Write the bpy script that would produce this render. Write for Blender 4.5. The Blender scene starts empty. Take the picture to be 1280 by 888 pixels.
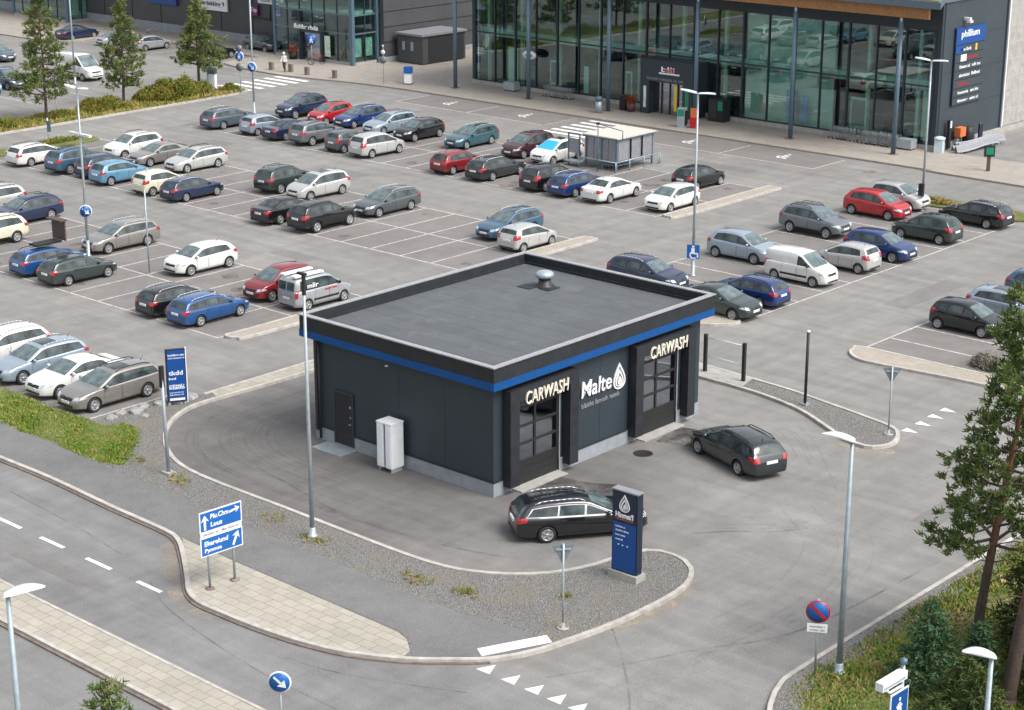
import bpy, bmesh, math, random
import numpy as np
from mathutils import Vector, Matrix
random.seed(7); rng = np.random.default_rng(7)
S = bpy.context.scene
COL = S.collection
R = math.radians
PI = math.pi

# ------------------------------------------------------------------ materials
MATS = {}
def _new(name):
    m = bpy.data.materials.new(name); m.use_nodes = True
    nt = m.node_tree; b = nt.nodes['Principled BSDF']
    MATS[name] = m
    return m, nt, b
def N(nt, typ, **kw):
    n = nt.nodes.new(typ)
    for k, v in kw.items():
        if k in n.inputs: n.inputs[k].default_value = v
        else: setattr(n, k, v)
    return n
def obj_coord(nt):
    return N(nt, 'ShaderNodeTexCoord').outputs['Object']
def noise(nt, scale, detail=4, rough=.6, vec=None, dist=0):
    n = N(nt, 'ShaderNodeTexNoise'); n.inputs['Scale'].default_value = scale
    n.inputs['Detail'].default_value = detail; n.inputs['Roughness'].default_value = rough
    n.inputs['Distortion'].default_value = dist
    if vec is not None: nt.links.new(vec, n.inputs['Vector'])
    return n.outputs['Fac']
def ramp(nt, fac, stops):
    n = N(nt, 'ShaderNodeValToRGB'); e = n.color_ramp.elements
    while len(e) < len(stops): e.new(.5)
    for el, (p, c) in zip(e, stops):
        el.position = p; el.color = (c[0], c[1], c[2], 1) if hasattr(c, '__len__') else (c, c, c, 1)
    nt.links.new(fac, n.inputs['Fac'])
    return n.outputs['Color']
def mix(nt, fac, a, b, mode='MIX'):
    n = N(nt, 'ShaderNodeMix', data_type='RGBA', blend_type=mode)
    for sock, v in ((n.inputs[0], fac), (n.inputs[6], a), (n.inputs[7], b)):
        if isinstance(v, bpy.types.NodeSocket): nt.links.new(v, sock)
        elif hasattr(v, '__len__'): sock.default_value = (v[0], v[1], v[2], 1)
        else: sock.default_value = v
    return n.outputs[2]
def mth(nt, op, a, b=None, c=None, clamp=False):
    n = N(nt, 'ShaderNodeMath', operation=op); n.use_clamp = clamp
    for i, v in enumerate((a, b, c)):
        if v is None: continue
        if isinstance(v, bpy.types.NodeSocket): nt.links.new(v, n.inputs[i])
        else: n.inputs[i].default_value = v
    return n.outputs[0]
def maprange(nt, v, a, b, c=0., d=1., smooth=True):
    n = N(nt, 'ShaderNodeMapRange'); n.interpolation_type = 'SMOOTHSTEP' if smooth else 'LINEAR'
    for i, x in enumerate((a, b, c, d)): n.inputs[i + 1].default_value = x
    nt.links.new(v, n.inputs[0]); return n.outputs[0]
def bump(nt, b, h, strength=.3, dist=.02):
    n = N(nt, 'ShaderNodeBump'); n.inputs['Strength'].default_value = strength; n.inputs['Distance'].default_value = dist
    nt.links.new(h, n.inputs['Height']); nt.links.new(n.outputs[0], b.inputs['Normal'])
def setcol(nt, b, c):
    if isinstance(c, bpy.types.NodeSocket): nt.links.new(c, b.inputs['Base Color'])
    else: b.inputs['Base Color'].default_value = (c[0], c[1], c[2], 1)

def plain(name, c, rough=.5, metal=0., var=.12, scale=6., coat=0., spec=.5, bmp=0.):
    m, nt, b = _new(name)
    v = noise(nt, scale, 5, .65, obj_coord(nt))
    lo = [max(0, x * (1 - var)) for x in c]; hi = [min(1, x * (1 + var)) for x in c]
    setcol(nt, b, ramp(nt, v, [(.3, lo), (.7, hi)]))
    b.inputs['Roughness'].default_value = rough; b.inputs['Metallic'].default_value = metal
    b.inputs['Coat Weight'].default_value = coat; b.inputs['Coat Roughness'].default_value = .06
    b.inputs['Specular IOR Level'].default_value = spec
    if bmp: bump(nt, b, noise(nt, 60, 3, .6, obj_coord(nt)), bmp, .01)
    return m

def asphalt_color(nt, co, base, warm=(1.02, 1., .985), fine=170):
    big = noise(nt, .12, 5, .6, co, .6)
    mid = noise(nt, .9, 5, .65, co)
    fin = noise(nt, fine / 10, 3, .8, co)
    spk = noise(nt, fine / 4, 2, .9, co)
    c = ramp(nt, big, [(.3, [base * .86 * w for w in warm]), (.7, [base * 1.12 * w for w in warm])])
    c = mix(nt, .55, c, ramp(nt, mid, [(.32, .78), (.7, 1.14)]), 'MULTIPLY')
    c = mix(nt, .8, c, ramp(nt, fin, [(.3, (.74, .73, .76)), (.7, (1.24, 1.23, 1.18))]), 'MULTIPLY')
    c = mix(nt, .8, c, ramp(nt, spk, [(.3, .6), (.72, 1.4)]), 'MULTIPLY')
    return c

def mk_ground():
    m, nt, b = _new('asphalt_ground')
    co = obj_coord(nt)
    sep = N(nt, 'ShaderNodeSeparateXYZ'); nt.links.new(co, sep.inputs[0])
    X, Y = sep.outputs[0], sep.outputs[1]
    lot = asphalt_color(nt, co, .222, (1.015, 1.0, .965))
    road = asphalt_color(nt, co, .198, (1., 1., 1.))
    loop = asphalt_color(nt, co, .127, (1.03, .995, .98))
    wob = mth(nt, 'MULTIPLY', mth(nt, 'SUBTRACT', noise(nt, .35, 4, .6, co), .5), 5.)
    roadm = maprange(nt, mth(nt, 'ADD', Y, mth(nt, 'MULTIPLY', wob, .2)), -9.5, -11.)
    c = mix(nt, roadm, lot, road)
    # darker asphalt in a soft ellipse round the car wash
    ex = mth(nt, 'DIVIDE', mth(nt, 'ADD', X, 6.5), 13.5); ey = mth(nt, 'DIVIDE', mth(nt, 'SUBTRACT', Y, 1.), 12.0)
    d = mth(nt, 'SQRT', mth(nt, 'ADD', mth(nt, 'MULTIPLY', ex, ex), mth(nt, 'MULTIPLY', ey, ey)))
    d = mth(nt, 'ADD', d, mth(nt, 'MULTIPLY', wob, .05))
    lm = maprange(nt, d, .6, 1.1, 1., 0.)
    c = mix(nt, mth(nt, 'MULTIPLY', lm, .85), c, loop)
    # long worn lanes (streaks along both road directions)
    mp = N(nt, 'ShaderNodeMapping'); mp.inputs['Scale'].default_value = (.06, 1.3, 1); nt.links.new(co, mp.inputs[0])
    st = noise(nt, 1., 4, .6, mp.outputs[0], .3)
    mp2 = N(nt, 'ShaderNodeMapping'); mp2.inputs['Scale'].default_value = (1.3, .06, 1); nt.links.new(co, mp2.inputs[0])
    st2 = noise(nt, 1., 4, .6, mp2.outputs[0], .3)
    c = mix(nt, .55, c, ramp(nt, st, [(.34, .80), (.68, 1.14)]), 'MULTIPLY')
    c = mix(nt, .4, c, ramp(nt, st2, [(.34, .80), (.68, 1.14)]), 'MULTIPLY')
    # oil and water stains with a shape of their own
    sn = noise(nt, .42, 6, .7, co, 1.2)
    c = mix(nt, ramp(nt, sn, [(.66, 0.), (.75, .35)]), c, (.07, .067, .064))
    # fine cracks
    vo = N(nt, 'ShaderNodeTexVoronoi', feature='DISTANCE_TO_EDGE'); vo.inputs['Scale'].default_value = .11
    dis = N(nt, 'ShaderNodeVectorMath', operation='ADD')
    nz = N(nt, 'ShaderNodeTexNoise'); nz.inputs['Scale'].default_value = .5; nz.inputs['Detail'].default_value = 5; nt.links.new(co, nz.inputs['Vector'])
    sc = N(nt, 'ShaderNodeVectorMath', operation='SCALE'); sc.inputs['Scale'].default_value = 3.; nt.links.new(nz.outputs['Color'], sc.inputs[0])
    nt.links.new(co, dis.inputs[0]); nt.links.new(sc.outputs[0], dis.inputs[1]); nt.links.new(dis.outputs[0], vo.inputs['Vector'])
    cr = mth(nt, 'MULTIPLY', maprange(nt, vo.outputs['Distance'], .0, .006, 1., 0.), maprange(nt, noise(nt, .2, 2, .5, co), .48, .6))
    c = mix(nt, mth(nt, 'MULTIPLY', cr, .16), c, (.06, .06, .06))
    setcol(nt, b, c)
    b.inputs['Roughness'].default_value = .88; b.inputs['Specular IOR Level'].default_value = .3
    bump(nt, b, noise(nt, 40, 4, .8, co), .25, .012)
    return m
mk_ground()

def mk_asphalt(name, base, warm):
    m, nt, b = _new(name); co = obj_coord(nt)
    setcol(nt, b, asphalt_color(nt, co, base, warm)); b.inputs['Roughness'].default_value = .9; b.inputs['Specular IOR Level'].default_value = .3
    bump(nt, b, noise(nt, 40, 4, .8, co), .25, .012); return m
mk_asphalt('asphalt_bay', .182, (1.04, .99, .96))
mk_asphalt('asphalt_patch', .178, (1.02, 1., .98))
mk_asphalt('asphalt_path', .165, (1., 1., 1.01))

def mk_gravel():
    m, nt, b = _new('gravel'); co = obj_coord(nt)
    v = N(nt, 'ShaderNodeTexVoronoi'); v.inputs['Scale'].default_value = 19.; nt.links.new(co, v.inputs['Vector'])
    v2 = N(nt, 'ShaderNodeTexVoronoi'); v2.inputs['Scale'].default_value = 34.; nt.links.new(co, v2.inputs['Vector'])
    bw = N(nt, 'ShaderNodeRGBToBW'); nt.links.new(v.outputs['Color'], bw.inputs[0])
    c = ramp(nt, bw.outputs[0], [(.12, (.14, .138, .134)), (.5, (.195, .19, .182)), (.88, (.26, .252, .24))])
    bw2 = N(nt, 'ShaderNodeRGBToBW'); nt.links.new(v2.outputs['Color'], bw2.inputs[0])
    c = mix(nt, .45, c, ramp(nt, bw2.outputs[0], [(.2, .6), (.85, 1.35)]), 'MULTIPLY')
    e = N(nt, 'ShaderNodeTexVoronoi', feature='DISTANCE_TO_EDGE'); e.inputs['Scale'].default_value = 19.; nt.links.new(co, e.inputs['Vector'])
    c = mix(nt, ramp(nt, e.outputs['Distance'], [(.0, .6), (.08, 0.)]), c, (.07, .068, .064))
    g = noise(nt, .6, 6, .75, co, .8)
    c = mix(nt, ramp(nt, g, [(.5, 0.), (.68, .6)]), c, (.22, .19, .125))
    setcol(nt, b, c); b.inputs['Roughness'].default_value = .95
    bump(nt, b, v.outputs['Distance'], .9, .06); return m
mk_gravel()

def mk_pavers(name, c1, c2, mortar, w, h, warmvar=.5, rot=0., msize=.008):
    m, nt, b = _new(name); co = obj_coord(nt)
    mp = N(nt, 'ShaderNodeMapping'); mp.inputs['Rotation'].default_value = (0, 0, rot); nt.links.new(co, mp.inputs[0])
    nzv = N(nt, 'ShaderNodeTexNoise'); nzv.inputs['Scale'].default_value = 1.4; nt.links.new(co, nzv.inputs['Vector'])
    va = N(nt, 'ShaderNodeVectorMath', operation='MULTIPLY_ADD'); va.inputs[1].default_value = (.06, .06, 0)
    nt.links.new(nzv.outputs['Color'], va.inputs[0]); nt.links.new(mp.outputs[0], va.inputs[2])
    br = N(nt, 'ShaderNodeTexBrick'); br.inputs['Scale'].default_value = 1.
    br.inputs['Brick Width'].default_value = w; br.inputs['Row Height'].default_value = h
    br.inputs['Mortar Size'].default_value = msize; br.inputs['Mortar Smooth'].default_value = .3; br.inputs['Bias'].default_value = -.1
    for k, c in (('Color1', c1), ('Color2', c2), ('Mortar', mortar)): br.inputs[k].default_value = (*c, 1)
    nt.links.new(va.outputs[0], br.inputs['Vector'])
    c = mix(nt, warmvar, br.outputs['Color'], ramp(nt, noise(nt, .8, 6, .7, co, .5), [(.3, .78), (.7, 1.18)]), 'MULTIPLY')
    c = mix(nt, .5, c, ramp(nt, noise(nt, 14, 3, .8, co), [(.3, .82), (.7, 1.16)]), 'MULTIPLY')
    setcol(nt, b, c); b.inputs['Roughness'].default_value = .85
    bump(nt, b, br.outputs['Fac'], -.4, .01); return m
mk_pavers('pavers_pale', (.36, .335, .28), (.31, .29, .245), (.17, .155, .13), .62, .4, .5, 0, .012)
mk_pavers('pavers_walk', (.34, .305, .265), (.285, .26, .23), (.19, .175, .155), .28, .14, .6)
mk_pavers('pavers_island', (.36, .32, .265), (.31, .28, .235), (.2, .18, .155), .3, .15, .5)

plain('kerb', (.40, .375, .345), .85, var=.25, scale=2.5, bmp=.3)
plain('kerb_dark', (.17, .135, .115), .85, var=.35, scale=3)
plain('concrete', (.33, .32, .3), .85, var=.2, scale=2, bmp=.3)
plain('concrete_blue', (.25, .275, .3), .8, var=.15, scale=2)
plain('stone', (.26, .255, .25), .9, var=.35, scale=4, bmp=.6)

def mk_lines(name, c, under, lo, hi):
    m, nt, b = _new(name); co = obj_coord(nt)
    w = noise(nt, 3.2, 6, .8, co)
    f = ramp(nt, w, [(lo, 0.05), (hi, .92)])
    setcol(nt, b, mix(nt, f, under, c)); b.inputs['Roughness'].default_value = .75; return m
mk_lines('paint_line_worn', (.66, .62, .57), (.2, .195, .19), .33, .62)
mk_lines('paint_line', (.78, .77, .74), (.3, .3, .29), .2, .4)

def mk_marks(name, c, amount, sc):
    m, nt, b = _new(name); co = obj_coord(nt)
    setcol(nt, b, c); b.inputs['Roughness'].default_value = .8
    f = ramp(nt, noise(nt, sc, 6, .75, co, .6), [(.38, 0.), (.7, amount)])
    nt.links.new(f, b.inputs['Alpha']); return m
mk_marks('tyre_mark', (.06, .058, .055), .17, 1.4)
mk_marks('oil_spot', (.05, .047, .045), .55, 1.8)
mk_marks('wet_stain', (.032, .03, .027), 1., .55)
mk_marks('sand_dust', (.36, .31, .24), .9, .9)
mk_marks('crack_seal', (.06, .06, .06), .42, .8)

def mk_grassbase():
    m, nt, b = _new('grass_base'); co = obj_coord(nt)
    c = ramp(nt, noise(nt, .7, 6, .7, co, .5), [(.32, (.07, .11, .02)), (.5, (.13, .145, .04)), (.64, (.23, .185, .10))])
    c = mix(nt, .6, c, ramp(nt, noise(nt, 9, 4, .8, co), [(.3, .5), (.7, 1.4)]), 'MULTIPLY')
    setcol(nt, b, c); b.inputs['Roughness'].default_value = .95; bump(nt, b, noise(nt, 12, 4, .8, co), .8, .06); return m
mk_grassbase()
def leafmat(name, cols, scale=1.2, rough=.6, trans=.15):
    m, nt, b = _new(name); co = obj_coord(nt)
    c = ramp(nt, noise(nt, scale, 4, .7, co), [(.28 + .44 * i / (len(cols) - 1), cc) for i, cc in enumerate(cols)])
    c = mix(nt, .5, c, ramp(nt, noise(nt, 26, 2, .8, co), [(.3, .6), (.7, 1.4)]), 'MULTIPLY')
    setcol(nt, b, c); b.inputs['Roughness'].default_value = rough; b.inputs['Specular IOR Level'].default_value = .25
    b.inputs['Subsurface Weight'].default_value = 0
    return m
leafmat('grass_blade', [(.07, .12, .016), (.19, .2, .03), (.34, .25, .09), (.46, .35, .18)], .8)
leafmat('grass_blade_green', [(.06, .15, .014), (.12, .235, .025), (.22, .26, .05)], .9)
leafmat('pine_needles', [(.04, .072, .024), (.10, .148, .042), (.2, .23, .07)], 1.8)
leafmat('pine_needles_light', [(.055, .09, .026), (.115, .15, .042), (.18, .2, .06)], .8)
leafmat('spruce_needles', [(.03, .078, .034), (.062, .13, .055), (.11, .17, .07)], 1.)
leafmat('spruce_dark', [(.026, .05, .016), (.07, .1, .026), (.16, .165, .045)], .9)
leafmat('shrub_leaves', [(.07, .12, .018), (.13, .175, .025), (.20, .17, .035), (.19, .21, .035)], .5)
leafmat('dry_twigs', [(.16, .14, .11), (.26, .23, .18)], 2)
leafmat('flower_leaves', [(.2, .03, .02), (.3, .06, .03), (.05, .09, .02)], 5)
def mk_bark(name, stops, z0, z1):
    m, nt, b = _new(name); co = obj_coord(nt)
    sep = N(nt, 'ShaderNodeSeparateXYZ'); nt.links.new(co, sep.inputs[0])
    z = mth(nt, 'ADD', sep.outputs[2], mth(nt, 'MULTIPLY', noise(nt, 1.5, 4, .7, co), 2.5))
    c = ramp(nt, maprange(nt, z, z0, z1), stops)
    c = mix(nt, .8, c, ramp(nt, noise(nt, 7, 5, .8, co), [(.3, .5), (.7, 1.4)]), 'MULTIPLY')
    setcol(nt, b, c); b.inputs['Roughness'].default_value = .9; bump(nt, b, noise(nt, 18, 4, .8, co), .8, .04); return m
mk_bark('pine_bark', [(.2, (.085, .062, .05)), (.8, (.20, .095, .05))], 2.5, 7)
plain('bark_dark', (.09, .065, .05), .9, var=.3, scale=5)

# buildings
def mk_panel(name, c, stripe_scale, axis='Z', depth=.15, rough=.45, seam=None):
    """Sheet cladding: fine profile (bump) and slight tonal difference between sheets."""
    m, nt, b = _new(name); co = obj_coord(nt)
    w = N(nt, 'ShaderNodeTexWave', wave_type='BANDS', bands_direction=axis, wave_profile='SIN')
    w.inputs['Scale'].default_value = stripe_scale; nt.links.new(co, w.inputs['Vector'])
    col = ramp(nt, noise(nt, .5, 5, .7, co), [(.3, [x * .88 for x in c]), (.7, [x * 1.12 for x in c])])
    col = mix(nt, .35, col, ramp(nt, noise(nt, 5, 5, .7, co), [(.3, .8), (.7, 1.2)]), 'MULTIPLY')
    setcol(nt, b, col); b.inputs['Roughness'].default_value = rough
    bump(nt, b, w.outputs['Fac'], depth, .01); return m
mk_panel('wash_cladding', (.024, .036, .046), 2.6, 'Z', .25, .55)
mk_panel('dark_cladding', (.062, .064, .069), 1.0, 'Z', .35, .5)
mk_panel('centre_cladding', (.037, .051, .063), .35, 'Z', .2, .5)
mk_pavers('pale_cladding', (.46, .44, .38), (.44, .42, .37), (.3, .29, .26), 3.2, 1.25, .3, 0, .02)
plain('black_metal', (.024, .025, .028), .5, var=.2)
plain('portal_black', (.021, .024, .029), .6, var=.25, scale=3, spec=.3)
plain('fascia_black', (.022, .025, .029), .55, var=.25, scale=2, spec=.3)
plain('stripe_blue', (.002, .062, .22), .6, var=.15, spec=.3)
plain('coping_grey', (.27, .275, .3), .45, .3, var=.2)
plain('roof_edge', (.33, .33, .345), .5, .2, var=.2)
plain('shelter_roof', (.5, .475, .42), .7, var=.12)
plain('kerb_walk', (.28, .25, .21), .85, var=.25)
plain('steel_blue', (.09, .145, .195), .4, .1)
plain('fascia_blue', (.11, .15, .19), .45, .2)
plain('frame_dark', (.022, .034, .046), .45)
plain('galvanised', (.35, .40, .43), .45, .35, var=.15, scale=3)
plain('lamp_pole', (.3, .36, .4), .5, .3, var=.15, scale=3)
plain('lamp_white', (.66, .68, .7), .35)
plain('timber', (.33, .155, .055), .6, var=.25, scale=5)
plain('white_plastic', (.78, .8, .82), .4, var=.04)
plain('pale_plastic', (.5, .6, .66), .5)
plain('sign_blue', (.003, .06, .25), .4, var=.05)
plain('sign_blue_pale', (.008, .105, .37), .45, var=.05)
plain('sign_white', (.75, .76, .78), .35, var=.05)
plain('letter_warm', (.68, .64, .54), .5, var=.05)
plain('sign_red', (.45, .012, .02), .35, var=.05)
plain('sign_yellow', (.65, .45, .03), .4)
plain('sign_purple', (.14, .02, .11), .4)
plain('sign_navy', (.012, .018, .04), .4)
plain('sign_green', (.01, .2, .12), .4)
plain('sign_back', (.19, .23, .25), .5, .4)
plain('orange_plastic', (.62, .16, .05), .5)
plain('brown_plastic', (.085, .055, .05), .6)
plain('interior_dark', (.12, .145, .14), .8, var=.5, scale=.5)
plain('interior_pale', (.5, .62, .52), .8, var=.2, scale=.6)
plain('interior_floor', (.11, .11, .105), .5, var=.3, scale=.5)
plain('poster_blue', (.1, .3, .55), .5, var=.5, scale=2)
plain('poster_pale', (.5, .62, .52), .5, var=.4, scale=3)
plain('skin', (.42, .25, .18), .6); plain('cloth_dark', (.05, .032, .035), .8); plain('cloth_white', (.7, .7, .68), .8); plain('cloth_jeans', (.06, .1, .17), .8)
plain('hair', (.35, .3, .22), .7)
def mk_roof():
    m, nt, b = _new('roof_felt'); co = obj_coord(nt)
    br = N(nt, 'ShaderNodeTexBrick'); br.inputs['Scale'].default_value = 1; br.inputs['Brick Width'].default_value = 60.; br.inputs['Row Height'].default_value = .98
    br.inputs['Mortar Size'].default_value = .018; br.inputs['Mortar Smooth'].default_value = .6
    br.inputs['Color1'].default_value = (.082, .091, .099, 1); br.inputs['Color2'].default_value = (.088, .097, .106, 1); br.inputs['Mortar'].default_value = (.04, .044, .05, 1)
    mp = N(nt, 'ShaderNodeMapping'); mp.inputs['Rotation'].default_value = (0, 0, R(0)); nt.links.new(co, mp.inputs[0])
    nz = N(nt, 'ShaderNodeTexNoise'); nz.inputs['Scale'].default_value = .7; nz.inputs['Detail'].default_value = 4; nt.links.new(co, nz.inputs['Vector'])
    va = N(nt, 'ShaderNodeVectorMath', operation='MULTIPLY_ADD'); va.inputs[1].default_value = (.12, .12, 0); nt.links.new(nz.outputs['Color'], va.inputs[0]); nt.links.new(mp.outputs[0], va.inputs[2])
    nt.links.new(va.outputs[0], br.inputs['Vector'])
    c = mix(nt, .7, br.outputs['Color'], ramp(nt, noise(nt, .45, 6, .7, co, .8), [(.3, .78), (.7, 1.22)]), 'MULTIPLY')
    c = mix(nt, .6, c, ramp(nt, noise(nt, 22, 3, .8, co), [(.3, .75), (.7, 1.25)]), 'MULTIPLY')
    g = noise(nt, .8, 5, .7, co, .5)
    c = mix(nt, ramp(nt, g, [(.56, 0), (.72, .5)]), c, (.15, .145, .13))
    g2 = noise(nt, .28, 5, .65, co, .3)
    c = mix(nt, ramp(nt, g2, [(.52, 0), (.6, .35)]), c, (.062, .068, .075))
    setcol(nt, b, c); b.inputs['Roughness'].default_value = .85; bump(nt, b, br.outputs['Fac'], .5, .015)
mk_roof()
leafmat('sedum', [(.12, .14, .03), (.2, .19, .06), (.25, .16, .06)], .9)
def mk_glass(name, tint, refl, rough=.0):
    m, nt, b = _new(name)
    out = nt.nodes['Material Output']; nt.nodes.remove(b)
    gl = N(nt, 'ShaderNodeBsdfGlossy'); gl.inputs['Roughness'].default_value = rough; gl.inputs['Color'].default_value = (.9, .93, .95, 1)
    tr = N(nt, 'ShaderNodeBsdfTransparent'); tr.inputs['Color'].default_value = (*tint, 1)
    f = mth(nt, 'ADD', refl, 0.)
    mx = N(nt, 'ShaderNodeMixShader'); nt.links.new(f, mx.inputs[0]); nt.links.new(tr.outputs[0], mx.inputs[1]); nt.links.new(gl.outputs[0], mx.inputs[2])
    bp = N(nt, 'ShaderNodeBump'); bp.inputs['Strength'].default_value = .03; bp.inputs['Distance'].default_value = .02
    nt.links.new(noise(nt, .6, 2, .5, obj_coord(nt)), bp.inputs['Height']); nt.links.new(bp.outputs[0], gl.inputs['Normal'])
    nt.links.new(mx.outputs[0], out.inputs['Surface']); return m
mk_glass('facade_glass', (.74, .88, .86), .115)
mk_glass('clear_glass', (.97, .98, .98), .03)
mk_glass('wash_glass', (.6, .68, .85), .34)

# vehicles
def paint(name, c, metal=0., rough=.35, flake=.06):
    m, nt, b = _new('paint_' + name); co = obj_coord(nt)
    g = noise(nt, 2.2, 5, .7, co)
    setcol(nt, b, ramp(nt, g, [(.3, [x * (1 - flake) for x in c]), (.7, [min(1, x * (1 + flake)) for x in c])]))
    b.inputs['Metallic'].default_value = metal; b.inputs['Roughness'].default_value = rough; b.inputs['Specular IOR Level'].default_value = .2
    b.inputs['Coat Weight'].default_value = 1.; b.inputs['Coat IOR'].default_value = 1.65; b.inputs['Coat Roughness'].default_value = .05
    return m
for n_, c_, mt in [('white', (.62, .62, .6), 0), ('cream', (.6, .58, .45), 0), ('silver', (.36, .38, .4), .45), ('pale_silver', (.47, .47, .46), .3), ('beige', (.25, .235, .22), .45),
                   ('grey', (.085, .098, .11), .4), ('mid_grey', (.15, .17, .19), .4), ('black', (.005, .006, .008), 0), ('charcoal', (.02, .025, .029), .25), ('dark_green', (.03, .046, .044), .3),
                   ('navy', (.01, .022, .06), .15), ('blue', (.008, .065, .21), .15), ('royal', (.006, .03, .13), .15), ('light_blue', (.11, .27, .40), .3), ('steel_blue', (.045, .11, .18), .3),
                   ('ice_blue', (.3, .37, .44), .4), ('teal', (.035, .11, .14), .35), ('red', (.36, .012, .018), 0), ('dark_red', (.19, .012, .016), .15), ('maroon', (.06, .018, .025), .2), ('grey_blue', (.085, .115, .15), .35)]:
    paint(n_, c_, mt)
def mk_carglass():
    m, nt, b = _new('car_glass'); b.inputs['Base Color'].default_value = (.03, .045, .05, 1)
    co = obj_coord(nt)
    setcol(nt, b, ramp(nt, noise(nt, 1.6, 3, .6, co), [(.32, (.012, .019, .021)), (.68, (.075, .098, .1))]))  # opaque; mottled base colour stands in for reflections and cabin
    b.inputs['Roughness'].default_value = .05; b.inputs['IOR'].default_value = 1.5; b.inputs['Specular IOR Level'].default_value = .5
    m2, nt, b = _new('windscreen_glass'); co = obj_coord(nt)
    setcol(nt, b, ramp(nt, noise(nt, 1.2, 3, .6, co), [(.35, (.06, .09, .095)), (.7, (.19, .24, .245))]))  # pale base colour paints sky reflection and dash onto the opaque screen
    b.inputs['Roughness'].default_value = .05; b.inputs['Coat Weight'].default_value = .3; b.inputs['Coat Roughness'].default_value = .02
mk_carglass()
plain('blue_windscreen', (.03, .36, .68), .3)  # bright blue used for one car's windscreen
plain('trim_black', (.014, .014, .015), .6); plain('tyre', (.018, .018, .018), .85); plain('arch_black', (.006, .006, .006), .9)
plain('alloy', (.4, .41, .42), .35, .5); plain('rail_silver', (.55, .56, .58), .3, .6); plain('plate_white', (.68, .69, .7), .4)
plain('lamp_clear', (.5, .54, .57), .12, .3, coat=1.); plain('lamp_red', (.33, .008, .014), .2, coat=1.)

# ------------------------------------------------------------------ mesh helpers
class MB:
    """Collects simple shapes in one bmesh; build() links them as ONE object."""
    def __init__(self): self.bm = bmesh.new(); self.mi = 0
    def face(self, pts):
        vs = [self.bm.verts.new(p) for p in pts]
        f = self.bm.faces.new(vs); f.material_index = self.mi; return f
    def box(self, x0, x1, y0, y1, z0, z1, M=None):
        v = [Vector((x, y, z)) for x in (x0, x1) for y in (y0, y1) for z in (z0, z1)]
        if M is not None: v = [M @ p for p in v]
        v = [self.bm.verts.new(p) for p in v]
        for q in ((0, 1, 3, 2), (4, 6, 7, 5), (0, 4, 5, 1), (2, 3, 7, 6), (0, 2, 6, 4), (1, 5, 7, 3)):
            f = self.bm.faces.new([v[i] for i in q]); f.material_index = self.mi
        return self
    def tube(self, a, b, r0, r1=None, n=8, cap=True):
        a, b = Vector(a), Vector(b); r1 = r0 if r1 is None else r1
        d = (b - a)
        if d.length < 1e-6: return self
        q = d.to_track_quat('Z', 'Y')
        A = [self.bm.verts.new(a + q @ Vector((r0 * math.cos(2 * PI * i / n), r0 * math.sin(2 * PI * i / n), 0))) for i in range(n)]
        B = [self.bm.verts.new(b + q @ Vector((r1 * math.cos(2 * PI * i / n), r1 * math.sin(2 * PI * i / n), 0))) for i in range(n)]
        for i in range(n):
            f = self.bm.faces.new((A[i], A[(i + 1) % n], B[(i + 1) % n], B[i])); f.smooth = True; f.material_index = self.mi
        if cap:
            for L in (A[::-1], B):
                f = self.bm.faces.new(L); f.material_index = self.mi
        return self
    def path(self, pts, r, n=6):
        for a, b in zip(pts, pts[1:]): self.tube(a, b, r, r, n)
        return self
    def lathe(self, prof, n=20, M=None, closed=False):
        rings = []
        for r, z in prof:
            ring = []
            for i in range(n):
                p = Vector((r * math.cos(2 * PI * i / n), r * math.sin(2 * PI * i / n), z))
                ring.append(self.bm.verts.new(M @ p if M is not None else p))
            rings.append(ring)
        pairs = list(zip(rings, rings[1:])) + ([(rings[-1], rings[0])] if closed else [])
        for A, B in pairs:
            for i in range(n):
                f = self.bm.faces.new((A[i], A[(i + 1) % n], B[(i + 1) % n], B[i])); f.smooth = True; f.material_index = self.mi
        if not closed:
            for L in (rings[0][::-1], rings[-1]):
                if (L[0].co - L[1].co).length > 1e-5:
                    f = self.bm.faces.new(L); f.material_index = self.mi
        return self
    def prism(self, poly, z0, z1, M=None, bottom=True):
        T = [Vector((p[0], p[1], z1)) for p in poly]; Bt = [Vector((p[0], p[1], z0)) for p in poly]
        if M is not None: T = [M @ p for p in T]; Bt = [M @ p for p in Bt]
        T = [self.bm.verts.new(p) for p in T]; Bt = [self.bm.verts.new(p) for p in Bt]
        n = len(poly)
        fs = [self.bm.faces.new(T)]
        if bottom: fs.append(self.bm.faces.new(Bt[::-1]))
        for i in range(n): fs.append(self.bm.faces.new((T[i], Bt[i], Bt[(i + 1) % n], T[(i + 1) % n])))
        for f in fs: f.material_index = self.mi
        return self
    def grid(self, P, smooth=True):
        """P[i][j] points -> quad sheet"""
        V = [[self.bm.verts.new(p) for p in row] for row in P]
        for i in range(len(V) - 1):
            for j in range(len(V[0]) - 1):
                try:
                    f = self.bm.faces.new((V[i][j], V[i + 1][j], V[i + 1][j + 1], V[i][j + 1])); f.smooth = smooth; f.material_index = self.mi
                except ValueError: pass
        return self
    def mesh(self, name, mats, recalc=True):
        if recalc: bmesh.ops.recalc_face_normals(self.bm, faces=self.bm.faces[:])
        big = [f for f in self.bm.faces if len(f.verts) > 4]
        if big: bmesh.ops.triangulate(self.bm, faces=big)
        me = bpy.data.meshes.new(name); self.bm.to_mesh(me); self.bm.free()
        for k in (mats if isinstance(mats, (list, tuple)) else [mats]): me.materials.append(MATS[k])
        return me
    def build(self, name, mats, parent=None, **kw):
        o = bpy.data.objects.new(name, self.mesh(name, mats, kw.pop('recalc', True)))
        COL.objects.link(o)
        if parent is not None: o.parent = parent
        tag(o, **kw); return o
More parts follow.
